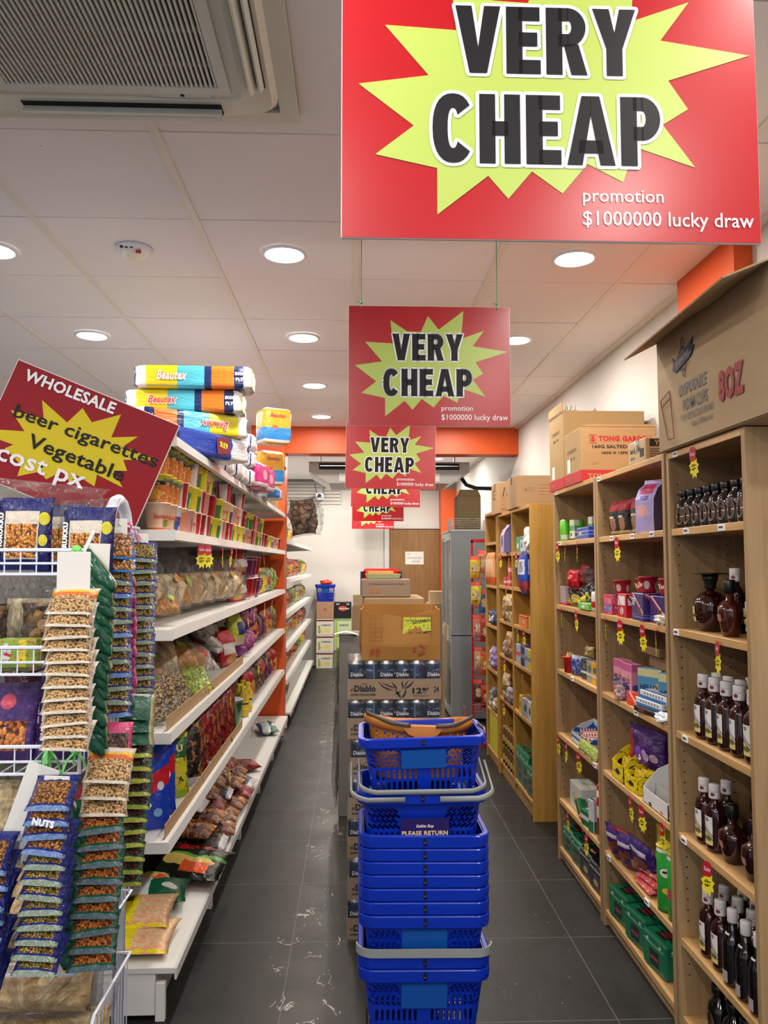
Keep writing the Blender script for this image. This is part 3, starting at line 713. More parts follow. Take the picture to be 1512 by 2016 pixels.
# ------------------------------------------------------------------ white metal gondola shelving
SHELFM = mat('shelf_enamel', (216, 214, 208), .32, nz=.03, nscale=5); PANELM = mat('shelf_back_panel', (196, 198, 202), .45); RAILM = mat('price_rail', (206, 206, 204), .25)
GX = -.655; GD = .47
def gondola(y0, y1, levels, label, basez=.18, group='white metal shelving', top=2.05, endp=True):
    t = thing('gondola_shelving', label, 'shelving', (GX, y0, 0), group=group)
    L = y1 - y0; nb = max(1, round(L / .9)); bw = L / nb
    MB().box(-GD - .02, -GD, 0, L, .02, top).build('back_panel', PANELM, t)
    for i in range(nb + 1):
        y = i * bw; u = MB(); u.cbox(-GD - .03, -GD + .02, y - .015 if i else 0, y + .015 if i else .03, 0, top, .002)
        for q in range(60): u.box(-GD + .0195, -GD + .0205, y - .003, y + .003, .1 + q * .034, .116 + q * .034, 1)
        u.build('upright', [PANELM, HOLE], t)
    for i in range(nb):
        a, b = i * bw + .001, (i + 1) * bw - .001
        s = MB(); s.cbox(-GD, .035, a, b, basez - .022, basez, .002); s.build('base_deck', SHELFM, t)
        MB().cbox(.035, .043, a, b, basez - .042, basez - .002, .002).build('price_rail', RAILM, t)
    MB().box(-GD, -.03, .01, L - .01, .02, basez - .03).cbox(-GD, -.0301, .004, .012, .02, basez - .024, .001).build('plinth', SHELFM, t)
    for i in range(nb + 1): MB().cbox(-.028, .005, max(0, i * bw - .02), min(L, i * bw + .02), .0, basez - .05, .002).build('foot', SHELFM, t)
    for z in levels:
        for i in range(nb):
            a, b = i * bw + .001, (i + 1) * bw - .001
            s = MB().cbox(-GD + .02, -.004, a, b, z - .016, z, .0015).build('shelf', SHELFM, t)
            r = MB(); r.prism([(-.006, z - .038), (.012, z - .034), (.006, z + .002), (-.006, z + .002)], 0, b - a); o = r.build('price_rail', RAILM, t, loc=(0, a, 0))
            for e in (a, b - .004):
                MB().prism([(-GD + .02, z - .075), (-GD + .12, z - .05), (-.05, z - .036), (-.008, z - .036), (-.008, z - .014), (-GD + .02, z - .014)], e, e + .004).build('bracket', SHELFM, t)
            if i == 0: MB().cbox(-.14, .012, a - .003, a, z - .038, z + .002, .001).build('end_lip', SHELFM, t)
    return t
LV = [2.03, 1.69, 1.335, .975, .60]
gondola(2.83, 7.33, LV, 'long white metal shelving of cup noodles and snacks beside the main aisle')
gondola(7.66, 11.75, [1.80, 1.42, 1.08, .76, .45], 'white metal shelving beyond the orange column, reaching the back wall', top=1.95, basez=.15)

# ------------------------------------------------------------------ grey steel cabinet with glass doors at the back
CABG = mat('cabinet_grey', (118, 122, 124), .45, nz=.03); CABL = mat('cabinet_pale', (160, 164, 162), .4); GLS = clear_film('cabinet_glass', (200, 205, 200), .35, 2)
t = thing('steel_cabinet', 'tall grey steel cabinet with sliding glass doors near the back wall', 'cabinet', (.97, 7.9, 0))
MB().cbox(0, .45, 0, .012, .03, .845, .002).build('side_panel', CABG, t)
MB().cbox(0, .45, 0, .012, .855, 1.895, .002).build('side_panel', CABG, t)
MB().cbox(0, .45, .86, .872, .03, 1.895, .002).build('side_panel', CABG, t)
MB().cbox(-.01, .46, -.005, .877, 1.895, 1.915, .003).build('top_panel', CABL, t)
MB().box(.44, .45, .012, .86, .03, 1.895).build('back_panel', CABG, t)
mb = MB(); mb.box(.0, .02, .012, .86, .80, .90); mb.box(0, .02, .012, .86, .03, .08); mb.box(0, .02, .012, .86, 1.84, 1.895); mb.box(0, .02, .012, .022, .03, 1.895); mb.box(0, .02, .85, .86, .03, 1.895); mb.build('front_frame', CABL, t)
for a, b, z0, z1 in ((.02, .45, .90, 1.84), (.42, .85, .90, 1.84), (.02, .45, .08, .80), (.42, .85, .08, .80)):
    d = MB(); x = -.004 if a < .1 else .008
    d.box(x, x + .012, a, a + .03, z0, z1).box(x, x + .012, b - .03, b, z0, z1).box(x, x + .012, a + .03, b - .03, z0, z0 + .03).box(x, x + .012, a + .03, b - .03, z1 - .03, z1); d = d.build('door', CABL, t)
    MB().box(x + .004, x + .006, a + .03, b - .03, z0 + .03, z1 - .03).build('pane', GLS, d)
    MB().box(x - .006, x, a + .012, a + .02, (z0 + z1) / 2 - .06, (z0 + z1) / 2 + .06).build('handle', CHROME, d)
for z in (.45, 1.2, 1.5): MB().box(.03, .44, .012, .86, z, z + .015).build('shelf', CABL, t)
o = MB().box(-.012, .012, -.04, .03, 0, .95).build('wooden_plank', WOOD, None, loc=(.90, 8.1, 0), rot=(0, .035, 0)); tag(o, 'narrow wooden board leaning against the grey cabinet front', 'board')
# wire tray and tall carton on the cabinet
t = thing('wire_tray', 'small silver wire mesh tray on top of the grey cabinet', 'tray', (.985, 7.93, 1.915))
mb = MB()
for z in (0, .022, .044, .066, .088, .11):
    e = z * .12; mb.tube([(-e, -e, z + .003), (.36 + e, -e, z + .003), (.36 + e, .36 + e, z + .003), (-e, .36 + e, z + .003)], .0022, 4, closed=True)
for i in range(19):
    q = .36 * i / 18
    for a, b in (((q, 0), (q, -.013)), ((q, .36), (q, .373)), ((0, q), (-.013, q)), ((.36, q), (.373, q))): mb.tube([(a[0], a[1], .003), (b[0], b[1], .113)], .0016, 4)
    mb.tube([(q, 0, .003), (q, .36, .003)], .0016, 4)
mb.build('wire_mesh', CHROME, t)
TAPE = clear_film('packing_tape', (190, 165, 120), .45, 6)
def carton(w, d, h, m_=CARD, tape=True, flaps=0, seed=0, name='carton'):
    """cardboard box from its base corner: x 0..w, y 0..d, z 0..h, front at y=0; flaps: 0 closed, 1 open upwards"""
    t = thing(name)
    if not flaps:
        MB().cbox(0, w, 0, d, 0, h, .004).build('body', m_, t)
        MB().box(.003, w - .003, d / 2 - .001, d / 2 + .001, h - .001, h + .0006).build('flap_seam', CARD_I, t)
    else:
        th = .005; b = MB(); b.box(0, w, 0, th, 0, h); b.box(0, w, d - th, d, 0, h); b.box(0, th, th, d - th, 0, h); b.box(w - th, w, th, d - th, 0, h); b.box(th, w - th, th, d - th, 0, th); b.build('body', m_, t)
    if tape:
        MB().box(-.0008, w + .0008, d / 2 - .025, d / 2 + .025, h - .05, h + .0012).build('tape', TAPE, t)
    return t
t = carton(.245, .22, .345, cardboard('grey_cardboard', (112, 96, 66)), False); t.name = 'tall_carton'
tag(t, 'tall brown carton standing in the wire tray on the grey cabinet', 'box'); t.location = (1.045, 8.0, 1.921)
MB().prism([(.0, .345), (.245, .345), (.215, .41), (.03, .41)], 0, .004).build('flap', MATS['grey_cardboard'], t)
letter(t, 'WP', BLACK, (.16, 0, .10), .05, .03); letter(t, 'FISH', BLACK, (.165, 0, .055), .07, .02)
MB().lathe([(.03, -.0005), (.03, -.0008)], 20, sy=.5).build('printed_oval', GREENC, t, loc=(.065, 0, .13), rot=(PI / 2, 0, 0)); letter(t, 'BEST', mat('green_print', (30, 90, 60), .6), (.065, 0, .075), .05, .02)

# ------------------------------------------------------------------ red spinner rack between cabinet and bookcases
REDM = mat('red_enamel', (168, 20, 34), .35)
t = thing('red_snack_rack', 'narrow red metal snack rack standing before the grey cabinet', 'display rack', (1.045, 7.0, 0))
for x in (0, .13): MB().cbox(x - .010, x + .010, -.01, .01, .02, 1.78, .002).build('upright', REDM, t)
MB().box(-.01, .14, -.01, .01, 1.76, 1.79).box(-.01, .14, -.01, .01, .10, .12).build('crossbar', REDM, t)
for z in (.35, .65, .95, 1.25, 1.5):
    mb = MB().tube([(-.02, -.02, z), (-.02, -.14, z), (.15, -.14, z), (.15, -.02, z)], .004, 5, closed=True).tube([(-.02, -.02, z - .06), (-.02, -.12, z - .06), (.15, -.12, z - .06), (.15, -.02, z - .06)], .003, 5, closed=True)
    for i in range(6): mb.tube([(-.02 + .034 * i, -.02, z - .06), (-.02 + .034 * i, -.12, z - .06), (-.02 + .034 * i, -.14, z)], .002, 4)
    mb.build('wire_basket', REDM, t)
mb = MB().box(-.03, .16, -.16, .06, 0, .02); mb.build('base', REDM, t)
MB().tube([(-.09, -.2, .33), (-.11, -.24, .28), (-.11, -.24, .10), (-.02, -.12, .04)], .004, 5).tube([(-.09, -.02, .33), (-.09, -.2, .33)], .004, 5).build('wire_guard', REDM, t)

# ------------------------------------------------------------------ wire snack stand in front
SX = -.60
t = thing('wire_snack_stand', 'white tubular stand with wire baskets of snacks, tied with pink ribbon', 'display stand', (0, 0, 0)); STAND = t
TUBEW = mat('stand_enamel', (216, 222, 236), .22)
for sx in (SX - .03, SX - .95):
    P = [(sx, 2.02, .03), (sx, 2.02, 1.60)] + [(sx, 2.11 - .09 * math.cos(a), 1.63 + .11 * math.sin(a)) for a in [PI * i / 8 for i in range(9)]] + [(sx, 2.20, 1.60), (sx, 2.20, .03)]
    MB().tube(P, .0155, 12).build('frame_tube', TUBEW, t, True)
    MB().tube([(sx, 1.78, .02), (sx, 2.02, .03), (sx, 2.20, .03), (sx, 2.24, .02)], .0155, 10).build('foot', TUBEW, t, True)
mb = MB()
for z in (.55, 1.0, 1.5): mb.tube([(SX - .03, 2.2, z), (SX - .95, 2.2, z)], .010, 8)
mb.build('crossbar', TUBEW, t, True)
def basket_wires(z, hf, hs, ya=1.75, yb=2.18, x0=SX - .96, x1=SX + .006, n=28, rim=.0042):
    """open wire basket: low front rail, taller sides"""
    m_ = MB(); zf = z + hf; zs = z + hs
    m_.tube([(x0, ya, zf), (x1, ya, zf)], rim, 6); m_.tube([(x0, ya, z + hf * .45), (x1, ya, z + hf * .45)], .003, 5); m_.tube([(x0, ya, z), (x1, ya, z)], .0035, 5)
    for x in (x0, x1):
        m_.tube([(x, ya, z), (x, ya, zf), (x, ya + .09, zs), (x, yb, zs)], rim, 6); m_.tube([(x, ya, z), (x, yb, z)], .0035, 5)
        for i in range(1, 15):
            y = ya + (yb - ya) * i / 15; zt = zf + (zs - zf) * min(1, (y - ya) / .09); m_.tube([(x, y, z), (x, y, zt)], .0019, 4)
    m_.tube([(x0, yb, z), (x1, yb, z)], .0035, 5); m_.tube([(x0, yb, zs), (x1, yb, zs)], .0035, 5)
    for i in range(1, n):
        x = x0 + (x1 - x0) * i / n; m_.tube([(x, ya, zf), (x, ya, z), (x, yb, z)], .0019, 4)
        if i % 2: m_.tube([(x, yb, z), (x, yb, zs)], .0019, 4)
    return m_.build('wire_basket', TUBEW, STAND)
basket_wires(1.547, .053, .12); basket_wires(1.33, .058, .11); basket_wires(1.118, .058, .11); basket_wires(.70, .05, .12); basket_wires(.30, .16, .24, ya=1.80)
def ribbon(x, y, z, seed, m_, n=6, L=.07):
    r = random.Random(seed); mb = MB().blob(.012, .010, .010, 8, 6, seed, .4, cx=x, cy=y, cz=z)
    for i in range(n):
        dx, dy, dz = r.uniform(-.04, .04), r.uniform(-.02, .0), -r.uniform(.3, 1) * L
        mb.tube([(x, y, z), (x + dx * .6, y + dy, z + dz * .4), (x + dx, y + dy * 1.2, z + dz)], .002, 4, flat=(.0045, .0008))
    return mb.build('ribbon', m_, STAND)
PINKR = mat('pink_ribbon', (190, 40, 110), .35); LIMER = mat('lime_ribbon', (120, 210, 110), .35)
ribbon(-.618, 2.0, 1.655, 1, PINKR, 8, .08); ribbon(-.60, 2.09, 1.67, 2, PINKR, 7, .10); ribbon(-.592, 1.76, 1.585, 3, PINKR, 6, .09); ribbon(-.61, 1.745, 1.60, 4, LIMER, 7, .05); ribbon(-.66, 1.745, 1.178, 5, LIMER, 7, .07); ribbon(-.60, 1.745, 1.168, 6, LIMER, 3, .05)

# ------------------------------------------------------------------ shopping baskets
BLU = mat('basket_blue', (4, 44, 166), .28, nz=.05, nscale=7); BLUD = mat('basket_patch_blue', (10, 76, 156), .35); HANDG = mat('handle_grey', (132, 136, 134), .45, nz=.06)
BRN = mat('basket_brown', (176, 108, 36), .32, nz=.05); BRNH = mat('handle_brown', (74, 62, 50), .4)
def rloop(w, d, r, z, n=6):
    P = []
    for cx, cy, a0 in ((w / 2 - r, d / 2 - r, 0), (-w / 2 + r, d / 2 - r, 90), (-w / 2 + r, -d / 2 + r, 180), (w / 2 - r, -d / 2 + r, 270)):
        for i in range(n + 1):
            g = math.radians(a0 + 90 * i / n); P.append((cx + r * math.cos(g), cy + r * math.sin(g), z))
    return P
def loft(mb, loops, mi=0, close_last=False):
    n = len(loops[0]); b = len(mb.v)
    for L in loops: mb.v += L
    for j in range(len(loops) - 1):
        for i in range(n): mb.face([b + j * n + i, b + j * n + (i + 1) % n, b + (j + 1) * n + (i + 1) % n, b + (j + 1) * n + i], mi)
    if close_last: mb.face([b + (len(loops) - 1) * n + i for i in range(n)], mi)
BW, BD, BH = .398, .285, .235      # rim width, rim depth, height
def basket_shell(detail=True, mt=BLU):
    """tapered shopping basket, slotted walls"""
    mb = MB(); w, d, h = BW - .030, BD - .030, BH; wb, db = w - .056, d - .056; th = .0032
    loft(mb, [rloop(wb - .02, db - .02, .02, 0), rloop(wb, db, .03, .004), rloop(w, d, .035, h - .004), rloop(w - 2 * th, d - 2 * th, .033, h - .004), rloop(wb - 2 * th, db - 2 * th, .028, .008), rloop(wb - .03, db - .03, .02, .0075)])
    n = 28; mb.face([i for i in range(n)][::-1]); mb.face([5 * n + i for i in range(n)])
    o = mb.build('tmp', mt)
    if detail:
        cut = MB(); R_ = []
        for s in (-1, 1):
            for i in range(8): R_.append((s * (.025 + i * .0165), .047, .0042, .019, 0)); R_.append((s * (.025 + i * .0165), .092 if True else 0, .0042, .019, 0))
            for i in range(6):
                for j in range(4):
                    x = .078 + i * .0155 + (j % 2) * .007; z = .128 + j * .0165
                    if x < .158: R_.append((s * x, z, .0042, .0125, -s * .95))
        def slot(cx, cz, a, b, rot, M0, cut=None):
            pts = [(-a, -b + a), (-a * .5, -b), (a * .5, -b), (a, -b + a), (a, b - a), (a * .5, b), (-a * .5, b), (-a, b - a)]
            P = [(cx + p[0] * math.cos(rot) - p[1] * math.sin(rot), cz + p[0] * math.sin(rot) + p[1] * math.cos(rot)) for p in pts]
            cut.prism(P, -.3, .3, 0, M0)
        Rz = Matrix.Rotation(PI / 2, 4, 'Z')
        bm = bmesh.new(); bm.from_mesh(o.data); bmesh.ops.recalc_face_normals(bm, faces=bm.faces); bm.to_mesh(o.data); bm.free()
        for grp in ([(q, Matrix.Identity(4)) for q in R_ if q[4] == 0], [(q, Matrix.Identity(4)) for q in R_ if q[4] != 0], [(q, Rz) for q in R_ if .03 < abs(q[0]) < .10 and q[4] == 0]):
            cut = MB()
            for q, M0 in grp: slot(*q, M0, cut)
            c = cut.build('cut', mt); bm = bmesh.new(); bm.from_mesh(c.data); bmesh.ops.recalc_face_normals(bm, faces=bm.faces); bm.to_mesh(c.data); bm.free()
            md = o.modifiers.new('b', 'BOOLEAN'); md.operation = 'DIFFERENCE'; md.object = c; md.solver = 'EXACT'; md.use_self = True
            dg = bpy.context.evaluated_depsgraph_get(); me = bpy.data.meshes.new_from_object(o.evaluated_get(dg))
            o.modifiers.clear(); o.data = me; bpy.data.objects.remove(c)
        bpy.data.objects.remove(o); me.name = 'basket_wall'
    else:
        me = o.data; bpy.data.objects.remove(o)
    return me
def rim_mesh(mt):
    """downturned rim band with corner cross ribs"""
    mb = MB(); h = BH; w, d = BW, BD; r = .045; H = .036
    loft(mb, [rloop(w - .030, d - .030, .038, h - .006), rloop(w - .028, d - .028, .039, h), rloop(w - .006, d - .006, r, h), rloop(w, d, r, h - .003), rloop(w - .004, d - .004, r, h - H + .002), rloop(w - .007, d - .007, r, h - H), rloop(w - .009, d - .009, r, h - H + .003), rloop(w - .010, d - .010, r, h - .005), rloop(w - .028, d - .028, .04, h - .005)])
    for sy in (-1, 1):
        y = sy * (d / 2 - .001)
        for s in (-1, 1):
            x0, x1 = s * (w / 2 - .045), s * (w / 2 - .012)
            for a, b in (((x0, h - .004), (x1, h - H + .004)), ((x0, h - H + .004), (x1, h - .004))): mb.tube([(a[0], y, a[1]), (b[0], y - sy * .005, b[1])], .0016, 4)
            mb.box(x0 - .0007, x0 + .0007, y - .0012, y + .0012, h - H + .002, h - .002)
    return mb
SHELL = {}
def basket(kind):
    """kind: 'nest' rim and body, handles folded flat on the rim; 'ring' grey handle hanging in front; 'brown'"""
    mt = BRN if kind == 'brown' else BLU; hm = BRNH if kind == 'brown' else HANDG
    t = thing('shopping_basket')
    if mt.name not in SHELL: SHELL[mt.name] = (basket_shell(True, mt), rim_mesh(mt).mesh('rim', mt, False))
    for nm, me in zip(('basket_body', 'rim'), SHELL[mt.name]):
        o = bpy.data.objects.new(nm, me); COL.objects.link(o); o.parent = t
    for sy in (-1, 1):
        MB().tube([(0, sy * (BD / 2 - .002), BH - .022), (0, sy * (BD / 2 + .0035), BH - .022)], .0052, 10).build('handle_pivot', BLACKPL, t, True)
        MB().box(-.0045, .0045, sy * (BD / 2) - .0012, sy * (BD / 2) + .0012, BH - .018, BH - .006).build('pivot_slot', BLACKPL, t)
    if kind != 'brown': MB().box(-.068, .068, -.0006, .0006, -.036, .036).build('blank_patch', BLUD, t, loc=(0, -(BD - .030) / 2 + .0125 + .0007 - .010, .152), rot=(math.atan(.0225 / .23), 0, 0))
    def bar(dy, zz, front, a0=0):
        w = BW + (.03 if front else .004); P = []
        r = .05; d = BD / 2 + (.02 if front else .0)
        P = [(-w / 2, a0, zz), (-w / 2, -d * dy + r * dy, zz)] + [(-w / 2 + r - r * math.cos(a), dy * (-d + r - r * math.sin(a)), zz) for a in [PI / 2 * i / 5 for i in range(1, 6)]]
        P += [(-q[0], q[1], q[2]) for q in P[::-1]]
        return MB().tube(P, .006, 8, flat=(.004, .0085))
    if kind == 'nest':
        bar(1, BH - .004, False).build('handle', hm, t, True) if False else None
    if kind == 'ring':
        P = rloop(BW + .008, BD + .008, .05, BH - .052); MB().tube([q for q in P if q[1] < .05 and True][::1] if False else [P[i] for i in range(14, 28)], .006, 4, flat=(.0035, .017)).build('handle', hm, t)
    if kind == 'top':
        pass
    return t

SKX, SKY = .2085, 2.5425      # centre of the stack
def bz(rimtop): return rimtop - BH
nest = [.757, .718, .6795, .641, .602, .563, .524]
words_ = ['topmost of those nested below the basket with the purple notice', 'second below the basket with the purple notice', 'third below the basket with the purple notice', 'fourth below the basket with the purple notice', 'fifth below the basket with the purple notice', 'sixth below the basket with the purple notice', 'the one resting just above the grey handle band']
# floor dolly under the stack
t = thing('basket_dolly', 'low black dolly under the stack of blue baskets', 'dolly', (SKX, SKY, 0))
MB().cbox(-.17, .17, -.12, .12, .06, .128, .006).build('deck', BLACKPL, t)
for a in (-.13, .13):
    for b in (-.08, .08): MB().tube([(a - .012, b, .03), (a + .012, b, .03)], .03, 12).build('wheel', GREYPL, t); MB().box(a - .016, a + .016, b - .01, b + .01, .03, .065).build('wheel_fork', CHROME, t)
for i, z in enumerate(nest):
    put('nest', lambda: basket('nest'), 'blue plastic shopping basket, ' + words_[i], 'shopping basket', (SKX + 0, SKY, bz(z)), (0, .012, 0), 'stacked blue shopping baskets')
put('ring', lambda: basket('ring'), 'blue plastic shopping basket with a scuffed grey handle band across its front', 'shopping basket', (SKX - .001, SKY, bz(.408)), (0, .012, 0), 'stacked blue shopping baskets')
for ch in PROTO['ring'].children:
    if ch.name.startswith('handle') and not ch.name.startswith('handle_pivot'): ch.location = (0, -.004, .066)
put('nest', None, 'blue plastic shopping basket at the very bottom, its slotted wall showing down to the floor', 'shopping basket', (SKX - .001, SKY, bz(.369)), (0, .012, 0), 'stacked blue shopping baskets')
# basket with the purple notice, grey handles lifted round it
t = basket('nest'); t['label'] = 'blue plastic shopping basket with a purple notice and loose grey handles'; t['category'] = 'shopping basket'; t['group'] = 'stacked blue shopping baskets'
t.location = (SKX - .002, SKY, bz(.885)); t.rotation_euler = (0, -.006, 0)
[bpy.data.objects.remove(c) for c in list(t.children) if c.name.startswith('blank_patch')]
PURP = mat('notice_purple', (34, 20, 92), .4); CREAM = mat('notice_cream', (232, 200, 150), .5)
nt = MB().box(-.073, .073, -.0008, .0008, -.045, .045).build('notice', PURP, t, loc=(.006, -BD / 2 + .0125, .112), rot=(.10, 0, 0))
letter(nt, 'Gobbler Shop', WHITE, (0, -.0012, .021), .052, .012, shear=.3, bold=.02); letter(nt, 'PLEASE RETURN', CREAM, (0, -.0012, .001), .138, .0135, bold=.03); letter(nt, 'AFTER USE', CREAM, (0, -.0012, -.019), .10, .0125, bold=.03)
def bail(P, m_, t, nm='handle', fl=(.0045, .0085)): return MB().tube(P, .006, 10, flat=fl).build(nm, m_, t, True)
def rc(x0, x1, y0, z0, z1, r=.05, n=6):
    """handle lying forward: from the pivots round the front"""
    P = [(x0, BD * .10, z1)] + [(x0 + r - r * math.cos(a), y0 + r - r * math.sin(a), z0 + (z1 - z0) * (1 - i / n) * .25) for i, a in enumerate([PI / 2 * i / n for i in range(n + 1)])]
    Q = [(x1, BD * .10, z1)] + [(x1 - r + r * math.cos(a), y0 + r - r * math.sin(a), z0 + (z1 - z0) * (1 - i / n) * .25) for i, a in enumerate([PI / 2 * i / n for i in range(n + 1)])]
    return P + Q[::-1]
bail(rc(-.19, .195, -BD / 2 - .008, BH + .004, BH + .055), HANDG, t)
P = rc(-.215, .215, -BD / 2 - .022, BH - .014, BH + .045)
h_ = len(P) // 2
bail(P[:h_] + [(-.055, P[h_][1], P[h_][2])], HANDG, t); bail([(.05, P[h_][1], P[h_][2])] + P[h_:], HANDG, t)
# top blue basket holding the brown one
t = basket('nest'); t['label'] = 'blue plastic shopping basket on top of the stack with the brown basket inside'; t['category'] = 'shopping basket'; t['group'] = 'stacked blue shopping baskets'
t.location = (SKX + .006, SKY, bz(1.046)); t.rotation_euler = (0, -.03, -.01); t.scale = (1.0, 1, .80); t.location.z = 1.046 - BH * .80
bail([(.19, .02, BH + .002), (.197, -.06, BH + .004), (.19, -.12, BH + .002)], BRNH, t)
# brown basket: softer oval rim, tilted
t = thing('brown_shopping_basket', 'orange brown shopping basket with dark handles, tilted inside the top blue basket', 'shopping basket', (SKX - .012, SKY + .02, .888), (math.radians(-6), math.radians(3), .05))
mb = MB(); w, d, h = .335, .235, .19
def ol(w, d, z, dip): return [(p[0], p[1], z - dip * math.cos(p[0] / (w / 2) * PI / 2) * (1 if True else 0)) for p in rloop(w, d, min(w, d) * .42, 0, 10)]
mb2 = MB(); loft(mb, [ol(w - .09, d - .07, 0.0, 0), ol(w - .07, d - .05, .006, 0), ol(w - .012, d - .012, h - .01, .022), ol(w - .018, d - .018, h - .01, .022), ol(w - .078, d - .058, .012, 0)]); n = 44
mb.face([i for i in range(n)][::-1]); mb.face([4 * n + i for i in range(n)])
o = mb.build('tmp', BRN); cut = MB()
for s in (-1, 1):
    for i in range(8):
        for j in range(3):
            x = s * (.052 + i * .0125); z = .095 + j * .019 + (i % 2) * .0095
            cut.prism([(x - .0045, z), (x, z - .007), (x + .0045, z), (x, z + .007)], -.3, .3)
c = cut.build('cut', BRN); md = o.modifiers.new('b', 'BOOLEAN'); md.object = c; md.operation = 'DIFFERENCE'
me = bpy.data.meshes.new_from_object(o.evaluated_get(bpy.context.evaluated_depsgraph_get())); bpy.data.objects.remove(o); bpy.data.objects.remove(c)
o = bpy.data.objects.new('basket_body', me); COL.objects.link(o); o.parent = t
mb = MB(); loft(mb, [ol(w - .016, d - .016, h - .012, .022), ol(w - .012, d - .012, h, .022), ol(w + .012, d + .012, h, .022), ol(w + .016, d + .016, h - .004, .022), ol(w + .014, d + .014, h - .022, .022), ol(w + .010, d + .010, h - .022, .022), ol(w + .008, d + .008, h - .006, .022)]); mb.build('rim', BRN, t, True)
P = [(-.05, h - .016), (.05, h - .016), (.045, h - .034), (.03, h - .046), (0, h - .052), (-.03, h - .046), (-.045, h - .034)]
MB().prism([(-.06, h - .03), (-.045, h - .046), (-.02, h - .056), (.02, h - .056), (.045, h - .046), (.06, h - .03), (.06, h - .022), (-.06, h - .022)], -d / 2 - .011, -d / 2 - .004).build('lip', BRN, t)
def arc(s, off, z): return [(s * x, -d / 2 - off + (.16 * max(0, (x - .075)) ** 2 * 60 if x > .075 else 0), z - .022 * math.cos(x / (w / 2 + .02) * PI / 2) + max(0, x - .1) * .12) for x in [.04 + .0145 * i for i in range(10)]]
for s in (-1, 1): bail(arc(s, .015, h + .002), BRNH, t, 'handle', (.0035, .0065))

# ------------------------------------------------------------------ beer trays in the aisle
CANN = film('can_print', [('v', .12, .86, (36, 52, 82)), ('u', .44, .50, (90, 130, 165)), ('e', .25, .74, .16, .03, (110, 140, 165)), ('v', 0, .10, (170, 172, 176)), ('v', .9, 1.0, (176, 178, 180))], (60, 80, 110), .25, .02, metal=.45)
CANT = mat('can_aluminium', (190, 180, 172), .3, metal=.85)
def can():
    t = thing('tmp')
    MB().lathe([(.026, 0), (.032, .006), (.0328, .012), (.0328, .140), (.031, .148), (.0265, .158), (.0268, .162), (.0255, .162), (.025, .158), (.001, .157)], 20, cap=True).build('b', CANN, t, True)
    return t
canme = MB().lathe([(.026, 0), (.032, .006), (.0328, .012), (.0328, .142), (.031, .149), (.0265, .158), (.0268, .162), (.0252, .162), (.0245, .158), (.001, .157)], 20, mis=[1, 0, 0, 0, 1, 1, 1, 1, 1]).mesh('can', [CANN, CANT], True)
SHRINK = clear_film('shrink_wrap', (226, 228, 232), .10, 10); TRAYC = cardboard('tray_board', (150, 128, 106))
TINK = mat('tray_ink', (34, 34, 38), .7)
def beer_pack(full):
    t = thing('beer_pack'); W_, D_ = .402, .27
    b = MB().box(0, W_, 0, .003, 0, .086).box(0, W_, D_ - .003, D_, 0, .086).box(0, .003, .003, D_ - .003, 0, .086).box(W_ - .003, W_, .003, D_ - .003, 0, .086).box(.003, W_ - .003, .003, D_ - .003, 0, .003).build('cardboard_tray', TRAYC, t)
    for j in range(4):
        for i in range(6):
            if not full and j > 0: continue
            c = bpy.data.objects.new('can', canme); COL.objects.link(c); c.parent = t; c.location = (.035 + i * .0664, .036 + j * .066, .003); c.rotation_euler = (0, 0, [.2, -1.1, .1, -.25, 1.3, .0][i] + j)
            if j == 0:
                q = 'Diablo'
                a = [.25, 9, 0, 0.1, 9, .15][i]
                if a < 5: letter(t, q, WHITE, (.035 + i * .0664 + a * .02, .003, .105), .052, .016, bold=.015)
    letter(b, 'el', TINK, (.019, 0, .043), .012, .016, bold=.02); letter(b, 'Diablo', TINK, (.075, 0, .046), .092, .028, bold=.05); letter(b, 'SUPER STRONG BEER', TINK, (.068, 0, .020), .108, .008, bold=.06)
    letter(b, 'LAGER', TINK, (.072, 0, .066), .024, .005, bold=.03); letter(b, '12%', BLACK, (.315, 0, .036), .074, .026, bold=.045); letter(b, '24', TINK, (.381, 0, .042), .022, .026, bold=.03)
    letter(b, 'SUPER STRONG FULL', TINK, (.315, 0, .014), .072, .004, bold=.04)
    # horned emblem between the words
    mb = MB()
    for pts, wd in (([(.13, .078), (.15, .055), (.175, .042), (.20, .036)], .0035), ([(.145, .072), (.165, .062), (.19, .052), (.205, .046)], .003), ([(.19, .072), (.198, .062), (.207, .050), (.215, .042)], .004), ([(.235, .080), (.234, .066), (.238, .052), (.232, .042)], .004), ([(.285, .080), (.272, .062), (.256, .050), (.240, .044)], .0045), ([(.262, .08), (.254, .070), (.248, .060), (.243, .05)], .003), ([(.205, .044), (.212, .028), (.223, .014), (.231, .004)], .005), ([(.25, .044), (.248, .028), (.24, .014), (.231, .004)], .005), ([(.2, .02), (.212, .024), (.222, .03), (.228, .038)], .003)):
        for i in range(len(pts) - 1):
            a, c = Vector((pts[i][0], 0, pts[i][1])), Vector((pts[i + 1][0], 0, pts[i + 1][1])); n_ = Vector((c.z - a.z, 0, a.x - c.x)).normalized()
            w0 = wd * math.sin(PI * (i + .15) / 3.3); w1 = wd * math.sin(PI * (i + 1.0) / 3.3) if i < 2 else .0003
            k_ = len(mb.v)
            for p_ in (a - n_ * w0, a + n_ * w0, c + n_ * w1, c - n_ * w1): mb.v.append((p_.x, -.0007, p_.z))
            mb.face([k_, k_ + 1, k_ + 2, k_ + 3])
    mb.build('emblem', TINK, b)
    MB().cbox(-.002, W_ + .002, -.002, D_ + .002, .0855, .1655, .006).build('shrink_wrap', SHRINK, t)
    return t
BXX = -.031
